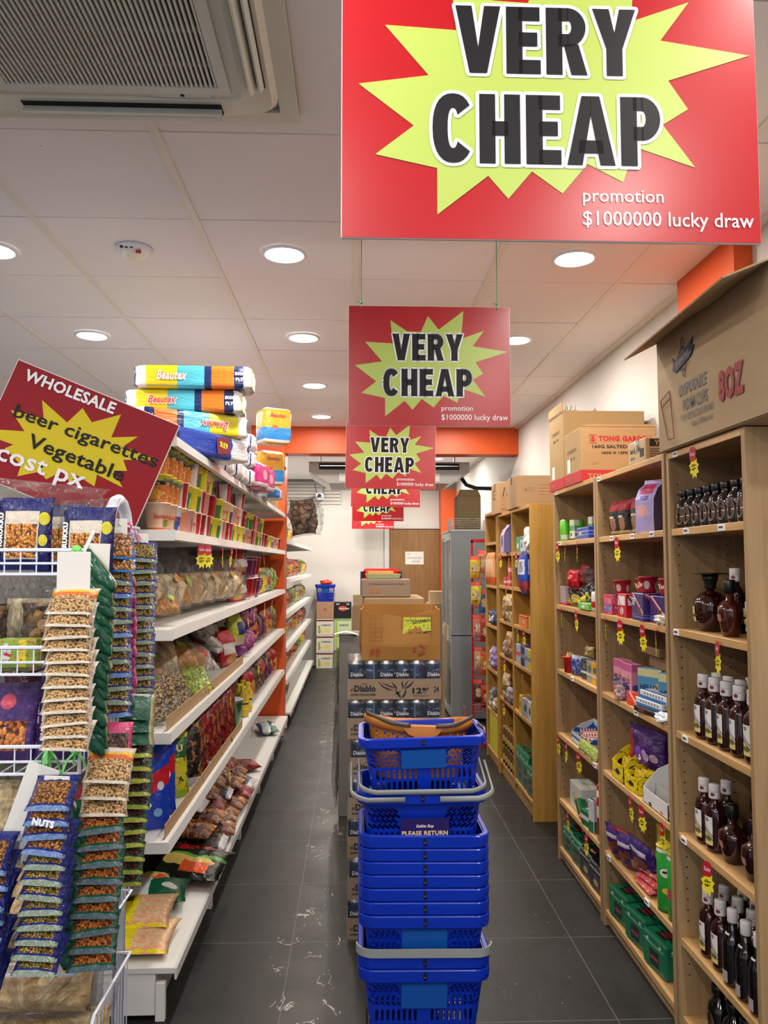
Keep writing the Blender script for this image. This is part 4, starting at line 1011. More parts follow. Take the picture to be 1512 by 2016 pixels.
pk = ['topmost of the stack under the torn brown box', 'second from the top of the stack', 'third from the top, just behind the brown basket', 'fourth from the top, mostly behind the blue baskets', 'fifth from the top, behind the blue baskets', 'sixth from the top, behind the blue baskets', 'at the very bottom of the stack']
for i in range(7):
    z = 1.157 - .1655 * (i + 1)
    if i == 6: z = -.0005
    key = 'beerf' if i == 0 else 'beer'
    put(key, lambda: beer_pack(key == 'beerf'), 'shrink-wrapped tray of dark blue beer cans, ' + pk[i], 'beer pack', (BXX + [.0, .0, .012, .006, .0, .008, .0][i], 3.40 + [0, .0, .006, .0, .01, 0, 0][i], z), (0, 0, [0, .01, -.01, .005, 0, .01, 0][i]), 'trays of beer cans stacked in the aisle')
# torn brown box on the beer
t = thing('torn_carton', 'torn open brown carton with a yellow label on top of the beer trays', 'box', (.030, 3.405, 1.1575))
w, d, h = .338, .25, .215; n = 14; mb = MB()
KR = cardboard('kraft_board', (164, 116, 60))
def wallp(P0, P1, top, out, mi=0):
    b = len(mb.v); N = 14
    for j in (0, .3, .32, .36, 1):
        for i in range(N + 1):
            u = i / N; p = Vector(P0).lerp(Vector(P1), u); zt = h + top(u); z = j * zt
            o = Vector(out) * ((.012 * math.sin(PI * u) if .25 < j < .5 else 0) - .006 * j * math.sin(PI * u * 2))
            mb.v.append((p.x + o.x, p.y + o.y, z))
    for j in range(4):
        for i in range(N): mb.face([b + j * (N + 1) + i, b + j * (N + 1) + i + 1, b + (j + 1) * (N + 1) + i + 1, b + (j + 1) * (N + 1) + i])
wallp((0, 0, 0), (w, 0, 0), lambda u: -.004 - .024 * math.sin(PI * min(1, max(0, (u - .08) / .8))) + .006 * noise.noise(Vector((u * 9, 0, 0))), (0, -1, 0))
wallp((w, 0, 0), (w, d, 0), lambda u: .004 * math.sin(9 * u), (1, 0, 0)); wallp((w, d, 0), (0, d, 0), lambda u: .012, (0, 1, 0)); wallp((0, d, 0), (0, 0, 0), lambda u: .0, (-1, 0, 0))
o = mb.build('body', KR, t); md = o.modifiers.new('s', 'SOLIDIFY'); md.thickness = .005
MB().box(.004, w - .004, .004, d - .004, 0, .005).build('base', KR, t)
LBL = film('address_label', [('v', .78, .9, (60, 60, 20)), ('blot', 40, .56, (50, 52, 20)), ('bar', .05, .55, .26, .40, 22, (30, 30, 20)), ('v', .42, .46, (214, 214, 40))], (214, 218, 52), .5, .05)
MB().prism([(.176, .112), (.235, .100), (.298, .124), (.296, .182), (.180, .182)], -.0085, -.0075).build('address_label', LBL, t)
letter(t, 'RAJ BRAND DRINK', BLACK, (.232, -.009, .168), .09, .007, bold=.02); letter(t, 'SINGAPORE', BLACK, (.228, -.009, .116), .055, .006, bold=.02)
RI = mat('red_ink', (150, 52, 40), .7)
mb = MB()
for x in (.036, .058, .086): mb.box(x - .0004, x + .0004, -.0065, -.0055, .082, .196)
for i in range(7): mb.box(.036, .086, -.0065, -.0055, .082 + i * .019 - .0004, .082 + i * .019 + .0004)
for (a, b, c, e) in ((.17, .30, .094, .19),): mb.box(a, a + .0007, -.0065, -.0055, c, e).box(b, b + .0007, -.0065, -.0055, c, e).box(a, b, -.0065, -.0055, c, c + .0007).box(a, b, -.0065, -.0055, e, e + .0007)
mb.build('printed_grid', RI, t)
mb = MB()
for k_ in range(3):
    a0 = k_ * 2 * PI / 3 + .3
    for i in range(5):
        a, b = a0 + i * .28, a0 + (i + 1) * .28; ra, rb = (.017, .027) if i < 4 else (.014, .030); ca = .247; cz = .045; q = len(mb.v)
        mb.v += [(ca + ra * math.cos(a), -.0125, cz + ra * math.sin(a) * .8), (ca + rb * math.cos(a), -.0125, cz + rb * math.sin(a) * .8), (ca + (rb if i < 4 else .022) * math.cos(b), -.0125, cz + (rb if i < 4 else .022) * math.sin(b) * .8), (ca + (ra if i < 4 else .022) * math.cos(b), -.0125, cz + (ra if i < 4 else .022) * math.sin(b) * .8)]
        mb.face([q, q + 1, q + 2, q + 3])
mb.build('recycling_mark', RI, t)
mb = MB(); mb.prism([(.04, .02), (.05, .024), (.05, .05), (.036, .046)], -.0125, -.0120).prism([(.056, .045), (.072, .052), (.078, .042), (.072, .018), (.066, .018), (.066, .038)], -.0125, -.0120); mb.build('printed_mark', RI, t)
# what stands behind the beer, seen over and beside it
t = carton(.235, .20, .085, TRAYC, False); t.name = 'flat_carton'; tag(t, 'flat grey brown carton with a small red and yellow emblem behind the torn box', 'box'); t.location = (.03, 3.74, 1.412)
letter(t, 'T.C. Pharmaceutical Industries Co.,Ltd. Thailand', TINK, (.12, 0, .062), .17, .0075, bold=.02)
for s in (-1, 1):
    MB().prism([(s * .002 + .065, .022), (s * .010 + .065, .036), (s * .02 + .065, .034), (s * .026 + .065, .018), (s * .017 + .065, .024), (s * .008 + .065, .020)], -.0008, -.0002).build('emblem', mat('emblem_orange', (190, 90, 30), .6), t)
t = thing('stacked_cartons_base', 'plain brown carton column behind the beer trays', 'box', (.02, 3.73, 0)); t.name = 'tall_shipping_carton'
MB().cbox(.02, .31, 0, .40, 0, 1.41, .006).build('body', CARD, t); MB().box(.019, .311, .19, .21, 1.2, 1.4105).build('tape', MATS['packing_tape'], t)
t = thing('document_tray', 'pale green plastic tray with orange papers on the flat carton', 'tray', (.055, 3.76, 1.4985))
TRG = mat('tray_green', (190, 204, 150), .4)
mb = MB(); loft(mb, [rloop(.15, .14, .01, 0), rloop(.165, .155, .012, .022), rloop(.17, .16, .012, .022), rloop(.156, .146, .01, .003)]); mb.face([3 * 28 + i for i in range(28)]); mb.face([i for i in range(28)][::-1]); mb.build('tray', TRG, t, loc=(.08, .08, 0))
MB().box(.01, .13, .01, .14, .018, .036).build('papers', mat('orange_paper', (220, 168, 90), .7, nz=.1), t, rot=(0, 0, .05))
t = thing('red_tin', 'red rectangular sweet tin behind the document tray', 'tin', (.04, 4.05, 1.41))
MB().cbox(0, .19, 0, .14, 0, .135, .014).build('body', mat('tin_red', (186, 22, 26), .3), t); letter(t, 'SS', YEL, (.10, 0, .10), .04, .022, bold=.05); MB().box(-.012, .0, 0, .1, 0, .12).box(.19, .202, 0, .1, 0, .12).build('sleeve', NAVY, t)
# goods by the door and behind the beer
for nm, x, y, z, w, d, h, m_, lb in (('carton', .87, 9.4, 0, .30, .3, 1.10, CARD, 'brown carton standing upright near the wooden door'), ('carton', .90, 9.45, 1.1005, .22, .2, .14, CARD_P, 'small pale carton on the upright brown carton near the door'),
    ('wrapped_carton', -.10, 5.0, 0, .30, .35, 1.12, cardboard('grey_pallet_board', (128, 124, 120)), 'tall grey carton draped in loose plastic behind the beer trays'), ('carton', -.03, 8.4, 0, .20, .2, 1.12, CARD, 'brown carton near the stacked cider boxes'), ('carton', -.02, 8.42, 1.1205, .14, .15, .12, CARD_P, 'small pale carton above the brown one near the cider boxes')):
    t = carton(w, d, h, m_); t.name = nm; tag(t, lb, 'box'); t.location = (x, y, z)
t = thing('paper_sheet', 'curled mint green paper on the grey wrapped carton', 'paper', (-.13, 4.98, 1.122)); mb = MB()
for i in range(9):
    mb.v += [(.018 * i, 0, .016 * math.sin(i * .4) + .002), (.018 * i, .1, .016 * math.sin(i * .4) + .002)]
for i in range(8): mb.face([2 * i, 2 * i + 2, 2 * i + 3, 2 * i + 1])
mb.build('sheet', mat('mint_paper', (200, 220, 180), .7), t)
mb = MB(); r = random.Random(9)
for j in range(12):
    for i in range(7): mb.v.append((-.115 - .03 * math.sin(j * .9 + i) * .6 + (i - 3) * .004, 4.97 + .03 * i, 1.0 - .085 * j + .01 * i))
for j in range(11):
    for i in range(6): mb.face([j * 7 + i, j * 7 + i + 1, (j + 1) * 7 + i + 1, (j + 1) * 7 + i])
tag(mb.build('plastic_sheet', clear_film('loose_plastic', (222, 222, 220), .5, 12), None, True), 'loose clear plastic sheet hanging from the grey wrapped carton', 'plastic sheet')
# cider boxes against the back wall, with a blue basket on top
CIW = film('cider_white', [('v', .86, .96, (110, 30, 40)), ('e', .2, .25, .10, .15, (206, 190, 60)), ('r', .45, .8, .2, .4, (222, 206, 90)), ('r', .10, .2, .1, .6, (150, 150, 60))], (216, 212, 196), .5, .02)
CIG = film('cider_green', [('v', .9, 1, (110, 160, 60)), ('r', .05, .18, .1, .85, (160, 180, 70)), ('v', 0, .06, (110, 160, 60))], (200, 212, 168), .5, .02)
BKB = film('black_beer_box', [('e', .5, .62, .25, .16, (190, 80, 50)), ('r', .1, .3, .84, .94, (150, 150, 150)), ('r', .7, .9, .84, .94, (150, 150, 150))], (20, 20, 22), .4, .02)
def cbx(m_, tx, col): return pbox('drink_case', .26, .24, .245, m_, [(tx, col, .02, .15, .15, .025)], .004) if tx else pbox('drink_case', .26, .24, .245, m_, [], .004)
PROTO_ = {}
def case(key, b, lb, x, z): return put(key, b, lb, 'box', (x, 11.93, z), (0, 0, 0), 'drink cases by the back wall')


# ================================================================== GOODS ON THE BOOKCASES
AMBER = mat('dark_amber_glass', (40, 7, 4), .06, spec=.7); DBLACK = mat('black_glass', (12, 9, 9), .06, spec=.7); CLEARB = mat('amber_glass', (62, 18, 8), .05, spec=.7); CAPW = mat('white_cap', (214, 210, 206), .35); CAPB = mat('black_cap', (16, 16, 18), .3)
def patch(mb, r, a0, a1, z0, z1, sx=1, sy=1, n=8, off=.0007, mi=0, r2=None):
    """curved label on a lathe body; angles in degrees, 270 faces the front"""
    b = len(mb.v)
    for j, z in enumerate((z0, z1)):
        rr = (r if j == 0 else (r2 or r)) + off
        for i in range(n + 1):
            a = math.radians(a0 + (a1 - a0) * i / n); mb.v.append((rr * sx * math.cos(a), rr * sy * math.sin(a), z))
    for i in range(n): mb.face([b + i, b + i + 1, b + n + 2 + i, b + n + 1 + i], mi, [(i / n, 0), ((i + 1) / n, 0), ((i + 1) / n, 1), (i / n, 1)])
    return mb
WLAB = film('whisky_label', [('d', .45, 1, .36, .62, (150, 24, 26)), ('v', 0, .42, (214, 200, 120)), ('r', .12, .88, .14, .30, (110, 104, 40)), ('d', .45, 1, .62, .80, (30, 26, 26)), ('d', .45, 1, .66, .76, (190, 190, 190)), ('d', .45, 1, .80, 1.6, (222, 220, 216)), ('e', .5, .88, .2, .07, (130, 128, 124))], (222, 220, 216), .45, .02)
CLAB = film('cap_band', [('e', .28, .5, .13, .3, (120, 60, 70)), ('e', .72, .5, .13, .3, (120, 60, 70)), ('v', .86, 1, (180, 176, 172))], (222, 216, 214), .4, .02)
def whisky(glass=AMBER, lab=True):
    t = thing('whisky_bottle')
    MB().lathe([(.030, 0), (.034, .004), (.035, .012), (.0355, .118), (.0325, .132), (.018, .146), (.0145, .150), (.0145, .166)], 24, sy=.78).build('bottle', glass, t, True)
    MB().lathe([(.0165, .162), (.0172, .164), (.0172, .202), (.0165, .205)], 20).build('cap', CAPW, t, True)
    patch(MB(), .0173, 180, 360, .166, .186).build('cap_band', CLAB, t, True)
    if lab: patch(MB(), .0354, 232, 308, .022, .108, 1, .78).build('label', WLAB, t, True)
    return t
OLAB = film('oval_label', [('e', .5, .5, .42, .46, (70, 44, 34)), ('r', .25, .75, .5, .72, (120, 70, 50)), ('v', .42, .48, (200, 190, 176)), ('r', .3, .7, .30, .36, (190, 180, 160))], (150, 110, 86), .4, .02)
def squat():
    t = thing('stout_bottle')
    MB().lathe([(.026, 0), (.0285, .004), (.0300, .012), (.0302, .070), (.026, .086), (.016, .096), (.0135, .106), (.0145, .110)], 22, sy=.85).build('bottle', DBLACK, t, True)
    MB().lathe([(.0150, .108), (.0165, .110), (.0165, .126), (.0155, .128)], 16).build('cap', CAPB, t, True)
    P = [(.016 * math.cos(a), .043 + .031 * math.sin(a)) for a in [PI * i / 9 for i in range(18)]]
    mb = MB(); b = 0
    for a, r_, z_ in ((0, 1, 0),):
        mb.v += [(p[0], -.0257 - .0008 + .0042 * (abs(p[0]) / .016) ** 2, p[1]) for p in P]; mb.face(list(range(18)), 0, [(.5 + .5 * math.cos(PI * i / 9), .5 + .5 * math.sin(PI * i / 9)) for i in range(18)])
    mb.build('oval_label', OLAB, t)
    return t
def decanter(r=.074, h=.130, glass=AMBER):
    t = thing('decanter')
    MB().lathe([(r * .62, 0), (r * .70, .003), (r * .92, h * .35), (r, h * .62), (r * .93, h * .80), (r * .55, h * .96), (r * .24, h), (r * .22, h + .012)], 28, sy=.75).build('bottle', glass, t, True)
    MB().lathe([(r * .24, h + .008), (r * .27, h + .012), (r * .24, h + .02), (r * .28, h + .024), (r * .26, h + .03), (r * .32, h + .033), (r * .36, h + .055)], 20).build('neck_ring', CAPB, t, True)
    MB().lathe([(r * .1, h + .053), (r * .78, h + .0555), (r * .78, h + .0585), (r * .1, h + .0595)], 28).build('stopper', CAPB, t, True)
    GL = mat('gold_green_label', (186, 182, 130), .4)
    mb = patch(MB(), r * .985, 252, 288, h * .42, h * .62, 1, .75, r2=r * 1.0); patch(mb, r * .94, 248, 292, h * .24, h * .36, 1, .75, r2=r * .97); mb.build('label', GL, t, True)
    return t
def brandy(glass=AMBER, r=.042, cap=CAPB):
    t = thing('brandy_bottle')
    MB().lathe([(r * .62, 0), (r * .68, .004), (r * .82, .03), (r, .072), (r * .96, .088), (r * .6, .102), (r * .34, .110), (r * .31, .136)], 26, sy=.8).build('bottle', glass, t, True)
    MB().lathe([(r * .34, .132), (r * .38, .134), (r * .38, .168), (r * .34, .171)], 18).build('cap', cap, t, True)
    patch(MB(), r * .90, 250, 288, .045, .066, 1, .8, r2=r).build('label', mat('label_pink', (170, 120, 104), .5), t, True)
    return t
def longneck():
    t = thing('wine_bottle')
    MB().lathe([(.026, 0), (.030, .004), (.031, .012), (.031, .120), (.026, .138), (.013, .155), (.0125, .19)], 22).build('bottle', DBLACK, t, True)
    MB().lathe([(.0145, .18), (.0155, .182), (.0155, .216), (.0145, .218)], 18).build('cap', CAPW, t, True)
    patch(MB(), .031, 235, 300, .012, .045).build('label', mat('label_grey', (170, 160, 156), .5), t, True); patch(MB(), .0215, 235, 305, .146, .150, r2=.018).build('neck_label', CAPW, t, True)
    return t
RR = -PI / 2
def R_(lo=-.12, hi=.12): return RR + rnd.uniform(lo, hi) - .02
for r_, (x, rn) in enumerate(((1.128, 'front row'), (1.205, 'second row'))):
    for i in range(8):
        put('squat', squat, 'small black stout bottle, %s of the top shelf, %s from the pillar end' % (rn, ORD[i]), 'bottle', (x, 2.215 + i * .061 + rnd.uniform(-.003, .003), 1.69), (0, 0, R_() + .28), 'small black bottles in the liquor bookcase')
put('decanter', decanter, 'large round amber decanter with a flat black stopper and a green label', 'bottle', (1.17, 2.555, 1.35), (0, 0, RR - .3))
put('decanter', None, 'round decanter with a flat black stopper standing behind the smaller brandy bottle', 'bottle', (1.265, 2.40, 1.35), (0, 0, R_()))
put('whisky', whisky, 'white-capped whisky bottle beside the large round decanter', 'bottle', (1.215, 2.475, 1.35), (0, 0, R_()))
put('brandy', lambda: brandy(CLEARB, .045), 'small brandy bottle with a tall black neck in front of the decanters', 'bottle', (1.14, 2.36, 1.35), (0, 0, R_()))
put('whisky', None, 'white-capped whisky bottle at the shop front end of the decanter shelf', 'bottle', (1.17, 2.26, 1.35), (0, 0, R_()))
def bottles(key, b, xs, ys, z, name, shelf, grp):
    for r_, x in enumerate(xs):
        for i, y in enumerate(ys[r_] if isinstance(ys[0], (list, tuple)) else ys):
            put(key, b, '%s, %s, %s row, %s from the pillar end' % (name, shelf, ORD[r_] if r_ else 'front', ORD[i]), 'bottle', (x, y, z), (0, 0, R_()), grp)
bottles('whisky', whisky, (1.135, 1.195, 1.252), [(2.225, 2.31, 2.39, 2.47, 2.55), (2.25, 2.335, 2.42, 2.50, 2.58), (2.22, 2.30, 2.385, 2.465)], 1.005, 'white-capped whisky bottle', 'middle shelf', 'whisky bottles in the liquor bookcase')
bottles('whisky', None, (1.14, 1.20), [(2.50, 2.575), (2.545,)], .667, 'white-capped whisky bottle', 'brandy shelf', 'whisky bottles in the liquor bookcase')
bottles('brandyd', lambda: brandy(AMBER, .05), (1.15, 1.25), [(2.265, 2.405), (2.32, 2.45)], .667, 'squat dark brandy bottle', 'brandy shelf', 'dark brandy bottles')
bottles('whisky', None, (1.135, 1.20, 1.262), [(2.47, 2.555), (2.40, 2.49, 2.58), (2.33, 2.42, 2.50, 2.58)], .322, 'white-capped whisky bottle', 'second lowest shelf', 'whisky bottles in the liquor bookcase')
bottles('longneck', longneck, (1.13, 1.195, 1.255), [(2.225, 2.30, 2.38), (2.24, 2.315), (2.25,)], .322, 'black long-necked bottle', 'second lowest shelf', 'black long-necked bottles')
bottles('squatb', squat, (1.15, 1.23), [(2.26, 2.345, 2.43, 2.53), (2.30, 2.40, 2.49)], .07, 'black stout bottle', 'lowest shelf', 'black bottles on the lowest shelf')
for o in COL.objects:
    if o.get('group') == 'black bottles on the lowest shelf': o.scale = (1.35, 1.35, 1.35)

def pbox(name, w, d, h, m_, texts=(), ch=.002, extra=None, seam=True):
    """printed retail carton; x centred, front at y=0, base at z=0; texts: (string, material, cx, cz, w, h)"""
    def f():
        t = thing(name)
        MB().cbox(-w / 2, w / 2, 0, d, 0, h, ch).build('body', m_, t)
        if seam: MB().box(-w / 2 + ch, w / 2 - ch, d * .45, d * .45 + .0012, h - .001, h + .0003).box(-w / 2 + ch, -w / 2 + ch + .001, ch, d * .45, h - .001, h + .0003).build('flap_seam', INK, t)
        for q in texts: letter(t, q[0], q[1], (q[2], 0, q[3]), q[4], q[5], bold=.03)
        if extra: extra(t)
        return t
    return f
def bag(name, w, h, d, m_, seed=1, crum=.18, texts=(), nu=12, nv=14, lean=0, seal=.05, gus=.45):
    """crimped foil packet standing on its base, front to -y"""
    def f():
        if texts:
            t = thing(name); MB().pillow(w, h, d, nu, nv, seed, crum, 0, seal, gus).build('foil', m_, t, True)
            for q in texts: letter(t, q[0], q[1], (q[2], -d * .5 * q[6] if len(q) > 6 else -d * .5, q[3]), q[4], q[5], bold=.03)
            return t
        return MB().pillow(w, h, d, nu, nv, seed, crum, 0, seal, gus).build(name, m_, None, True)
    return f
def gusset(name, w, d, h, m_, m_side, texts=(), seed=1):
    """side gusset bag with folded top, front to -y"""
    def f():
        t = thing(name); mb = MB(); n = 6; rows = []
        for j, (z, f_) in enumerate(((0, 1), (h * .3, 1.03), (h * .62, 1), (h * .82, .62), (h * .93, .10), (h, .05))):
            rows.append([(-w / 2, -d / 2 * f_), (0, -d / 2 * f_ * 1.06), (w / 2, -d / 2 * f_), (w / 2 * (1 - .12 * (1 - abs(f_ - .5))), 0), (w / 2, d / 2 * f_), (0, d / 2 * f_ * 1.06), (-w / 2, d / 2 * f_), (-w / 2 * (1 - .12 * (1 - abs(f_ - .5))), 0)])
            mb.v += [(p[0] + .003 * noise.noise(Vector((p[0] * 30, p[1] * 30, z * 20 + seed))), p[1], z) for p in rows[-1]]
        U = [0, .5, 1, .5, 1, .5, 0, .5]; zs = [0, .3, .62, .82, .93, 1]
        for j in range(5):
            for i in range(8):
                i2 = (i + 1) % 8; front = i in (0, 1, 4, 5); u0 = {0: 0, 1: .5, 2: 0, 3: .5, 4: 0, 5: .5, 6: 0, 7: .5}[i]
                mb.face([j * 8 + i, j * 8 + i2, (j + 1) * 8 + i2, (j + 1) * 8 + i], 0 if front else 1, [(u0, zs[j]), (u0 + .5, zs[j]), (u0 + .5, zs[j + 1]), (u0, zs[j + 1])])
        mb.face([7, 6, 5, 4, 3, 2, 1, 0], 1)
        mb.build('foil', [m_, m_side], t)
        for q in texts: letter(t, q[0], q[1], (q[2], -d / 2 * 1.05, q[3]), q[4], q[5], bold=.03)
        return t
    return f
def cup(name, r0, r1, h, m_, lid, texts=(), n=20):
    def f():
        t = thing(name)
        MB().lathe([(r0 * .96, 0), (r0, .003), (r1, h - .004), (r1 * 1.05, h - .003), (r1 * 1.05, h)], n, mis=None).build('cup', m_, t, True)
        MB().lathe([(r1 * 1.02, h), (r1 * 1.0, h + .0015), (.001, h + .002)], n).build('lid', lid, t)
        for q in texts:
            o = letter(t, q[0], q[1], (q[2], -(r0 + (r1 - r0) * q[3] / h) * 1.0, q[3]), q[4], q[5], bold=.03)
        return t
    return f
def item(key, b, label, cat, loc, rz=0, group=None, rx=0, ry=0, sc=None): return put(key, b, label, cat, loc, (rx, ry, RR + rz), group, sc)

GRN = mat('print_green', (36, 120, 60), .4); PNK = mat('print_pink', (206, 70, 120), .4)
CGN = mat('cider_ink', (40, 80, 60), .6)
for i in range(3): case('cw', cbx(CIW, 'SOMERSBY', CGN), 'white cider case, %s of its column from the floor' % ORD[i], -.45, .248 * i)
for i in range(3): case('cg', cbx(CIG, 'SOMERSBY', CGN), 'pale green cider case, %s of its column from the floor' % ORD[i], -.183, .248 * i)
case('ck', cbx(BKB, 'Dark Lake', WHITE), 'black drink case on top of the pale green cider cases', -.183, .746)
t = carton(.26, .24, .25, cardboard('pink_kraft', (176, 136, 108))); t.name = 'plain_case'; tag(t, 'plain brown case between the white cider cases and the blue basket', 'box'); t.location = (-.58, 11.93, .746)
letter(t, 'A', REDP, (.13, 0, .14), .05, .05)
t = basket('nest'); t['label'] = 'blue shopping basket with an orange red bag in it against the back wall'; t['category'] = 'shopping basket'; t.location = (-.45, 12.05, .998); t.scale = (.78, .9, 1.1)
o = MB().blob(.10, .05, .035, 12, 8, 4, .6, f=3).build('plastic_bag', mat('orange_red_bag', (226, 70, 40), .35), None, True, loc=(-.44, 12.0, 1.29)); tag(o, 'crumpled orange red plastic bag lying on the blue basket at the back wall', 'bag')
# --- sweets bookcase, y 2.74..3.49
f_ = film('black_foil_bag', [('v', .70, 1, (160, 30, 44)), ('v', .60, .70, (30, 26, 26)), ('e', .5, .34, .22, .20, (150, 104, 70)), ('v', .06, .14, (180, 170, 140)), ('r', .15, .6, .5, .56, (200, 190, 160))], (22, 20, 20), .18, .5)
for i, y in enumerate((3.36, 3.27, 3.14)):
    item('choco_bag', bag('foil_bag', .075, .125, .055, f_, 3, .2), 'black foil sweet bag with a red top, %s from the bookcase beam side' % ORD[i], 'bag', (1.14 + .008 * i, y, 1.689), .35, 'black foil bags with red tops', sc=1.2)
item('b1', bag('foil_bag', .075, .12, .05, f_, 8, .2), 'black foil sweet bag with a red top standing behind the others', 'bag', (1.21, 3.26, 1.689), .3)
LV_ = film('lilac_bag', [('r', .15, .85, .72, .92, (190, 50, 90)), ('r', .25, .7, .6, .68, (90, 70, 150)), ('e', .4, .4, .3, .12, (214, 150, 140)), ('blot', 12, .6, (170, 150, 200))], (158, 148, 196), .35, .2)
item('lilac', gusset('gusset_bag', .085, .13, .205, LV_, mat('lilac_side', (112, 104, 146), .4)), 'tall lilac gusset bag next to the black foil bags', 'bag', (1.165, 3.00, 1.69), .55)
item('redbag', bag('foil_bag', .10, .17, .07, mat('plain_red_foil', (150, 16, 36), .3), 4), 'plain red foil bag behind the lilac bag', 'bag', (1.25, 2.86, 1.689), .2)
# chocolate box shelf 1.35
item('pinkbox', pbox('chocolate_box', .085, .10, .085, film('pink_choc_box', [('v', .55, .86, (206, 90, 110)), ('e', .5, .3, .36, .22, (90, 110, 180)), ('blot', 9, .62, (226, 190, 200))], (190, 60, 90), .35, .03)), 'pink box with a blue patch on the chocolate shelf', 'box', (1.10, 3.40, 1.35), .1)
item('redbox', pbox('chocolate_box', .105, .11, .095, film('red_choc_box', [('r', .06, .9, .52, .94, (222, 214, 212)), ('e', .5, .26, .2, .17, (216, 190, 196)), ('d', 1, .6, .58, .66, (120, 12, 26))], (186, 18, 40), .35, .03)), 'red box with a white flap on the chocolate shelf', 'box', (1.10, 3.22, 1.35), 0)
PB = film('purple_choc_box', [('d', .8, 1, .95, 1.05, (170, 50, 60)), ('d', .8, 1, 1.05, 1.12, (214, 200, 214)), ('v', .10, .14, (90, 110, 190)), ('v', .20, .23, (90, 110, 190)), ('r', .5, .8, .15, .5, (90, 56, 40))], (52, 26, 96), .35, .03)
item('purpbox', pbox('chocolate_box', .145, .11, .105, PB, [('7UP', WHITE, -.045, .072, .035, .03)]), 'purple chocolate bar box on the chocolate shelf', 'box', (1.095, 3.025, 1.35), -.06)
item('purpbox2', pbox('chocolate_box', .13, .11, .10, PB), 'second purple box, behind the crumpled packet', 'box', (1.11, 2.86, 1.35), .05)
YC = film('snack_cup_red', [('v', .86, 1, (150, 14, 34)), ('e', .3, .5, .12, .26, (222, 200, 190)), ('e', .75, .45, .12, .26, (222, 200, 190)), ('v', 0, .1, (120, 10, 30))], (168, 22, 50), .35, .02)
YCt = ('Yan', CREAM, 0, .034, .04, .018)
for i, (x, y) in enumerate(((1.15, 3.35), (1.19, 3.20), (1.15, 3.05), (1.17, 2.90))):
    item('yan', cup('snack_cup', .028, .036, .062, YC, REDP, [YCt]), 'small red snack cup on top of the chocolate boxes, %s from the beam side' % ORD[i], 'cup', (x, y, [1.436, 1.446, 1.456, 1.451][i]), rnd.uniform(-.3, .5), 'red snack cups')
crump = mat('crumpled_wrapper', (200, 190, 170), .3, nz=.3, nscale=40)
item('crump', lambda: MB().blob(.05, .035, .02, 16, 10, 3, .5, f=4).build('crumpled_wrapper', crump, None), 'crumpled silver and cream wrapper at the shelf edge below the purple box', 'wrapper', (1.12, 2.80, 1.366), .3)
# biscuit shelf 1.005
HP = film('biscuit_pink', [('v', .8, 1, (190, 90, 140)), ('e', .72, .62, .16, .09, (196, 140, 90)), ('v', 0, .28, (206, 90, 130)), ('e', .4, .38, .36, .08, (70, 76, 150))], (214, 140, 166), .4, .03)
HB = film('biscuit_blue', [('v', .8, 1, (196, 190, 140)), ('e', .82, .55, .14, .1, (196, 150, 90)), ('e', .84, .25, .12, .08, (196, 150, 90))], (74, 132, 170), .4, .03)
for i, (x, y, m_, nm) in enumerate(((1.13, 3.37, HP, 'pink'), (1.12, 3.24, HP, 'pink'), (1.15, 3.06, HB, 'light blue'), (1.17, 2.90, HB, 'light blue'))):
    item('bis' + nm, pbox('biscuit_box', .105 if m_ is HP else .115, .045, .155, m_, [('HELLO', NAVY, -.004, .082, .08, .022), ('PANDA', NAVY, -.004, .056, .084, .022)]), '%s tall biscuit box, %s' % (nm, ['at the far side of the shelf', 'beside the clear sweet tub', 'under the flat brown boxes', 'last of the tall biscuit boxes towards the shop front'][i]), 'box', (x, y, 1.005), .05 if m_ is HP else .55)
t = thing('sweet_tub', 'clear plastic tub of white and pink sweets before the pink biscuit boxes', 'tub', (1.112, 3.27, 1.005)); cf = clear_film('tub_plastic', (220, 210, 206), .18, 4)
mb = MB(); r = random.Random(3)
for q in range(26):
    a = r.uniform(0, 6.28); rr = r.uniform(.008, .024); mb.blob(.0085, .0085, .0085, 8, 6, q, .1, cx=rr * math.cos(a), cy=rr * math.sin(a), cz=.010 + .012 * (q // 6))
tag(mb.build('marshmallow_filling', mat('marshmallow', (224, 190, 186), .7, nz=.2, nscale=60), t, True), kind='stuff')
MB().lathe([(.031, 0), (.035, .066)], 22).build('tub', cf, t, True); MB().lathe([(.037, .066), (.037, .074), (.034, .076)], 22).build('lid', cf, t, True)
item('orbox', pbox('sweet_box', .07, .05, .055, film('orange_box', [('d', 1, 1, .9, 1.1, (230, 180, 150)), ('blot', 8, .6, (220, 120, 80))], (200, 50, 30), .4, .03)), 'orange red box lying before the light blue biscuit boxes', 'box', (1.105, 3.13, 1.005), .3, rx=-.2)
for i in range(2):
    item('wtray', pbox('bar_box', .20, .055, .03, film('white_bar_box', [('v', 0, .35, (60, 110, 170)), ('bar', .1, .9, .5, .85, 9, (120, 120, 130))], (214, 214, 216), .4, .03)), 'long white bar box, %s of two laid across the biscuit shelf' % ['lower', 'upper'][i], 'box', (1.105 + .01 * i, 2.96 - .02 * i, 1.005 + .031 * i + .02), .12, ry=0, rx=0)
item('darkbox', pbox('chocolate_slab_box', .17, .08, .02, film('dark_slab', [('r', .2, .5, .2, .8, (120, 50, 50)), ('v', .8, 1, (60, 52, 50))], (34, 24, 26), .3, .03)), 'flat dark chocolate slab box at the edge of the biscuit shelf', 'box', (1.088, 2.96, 1.005), .10)
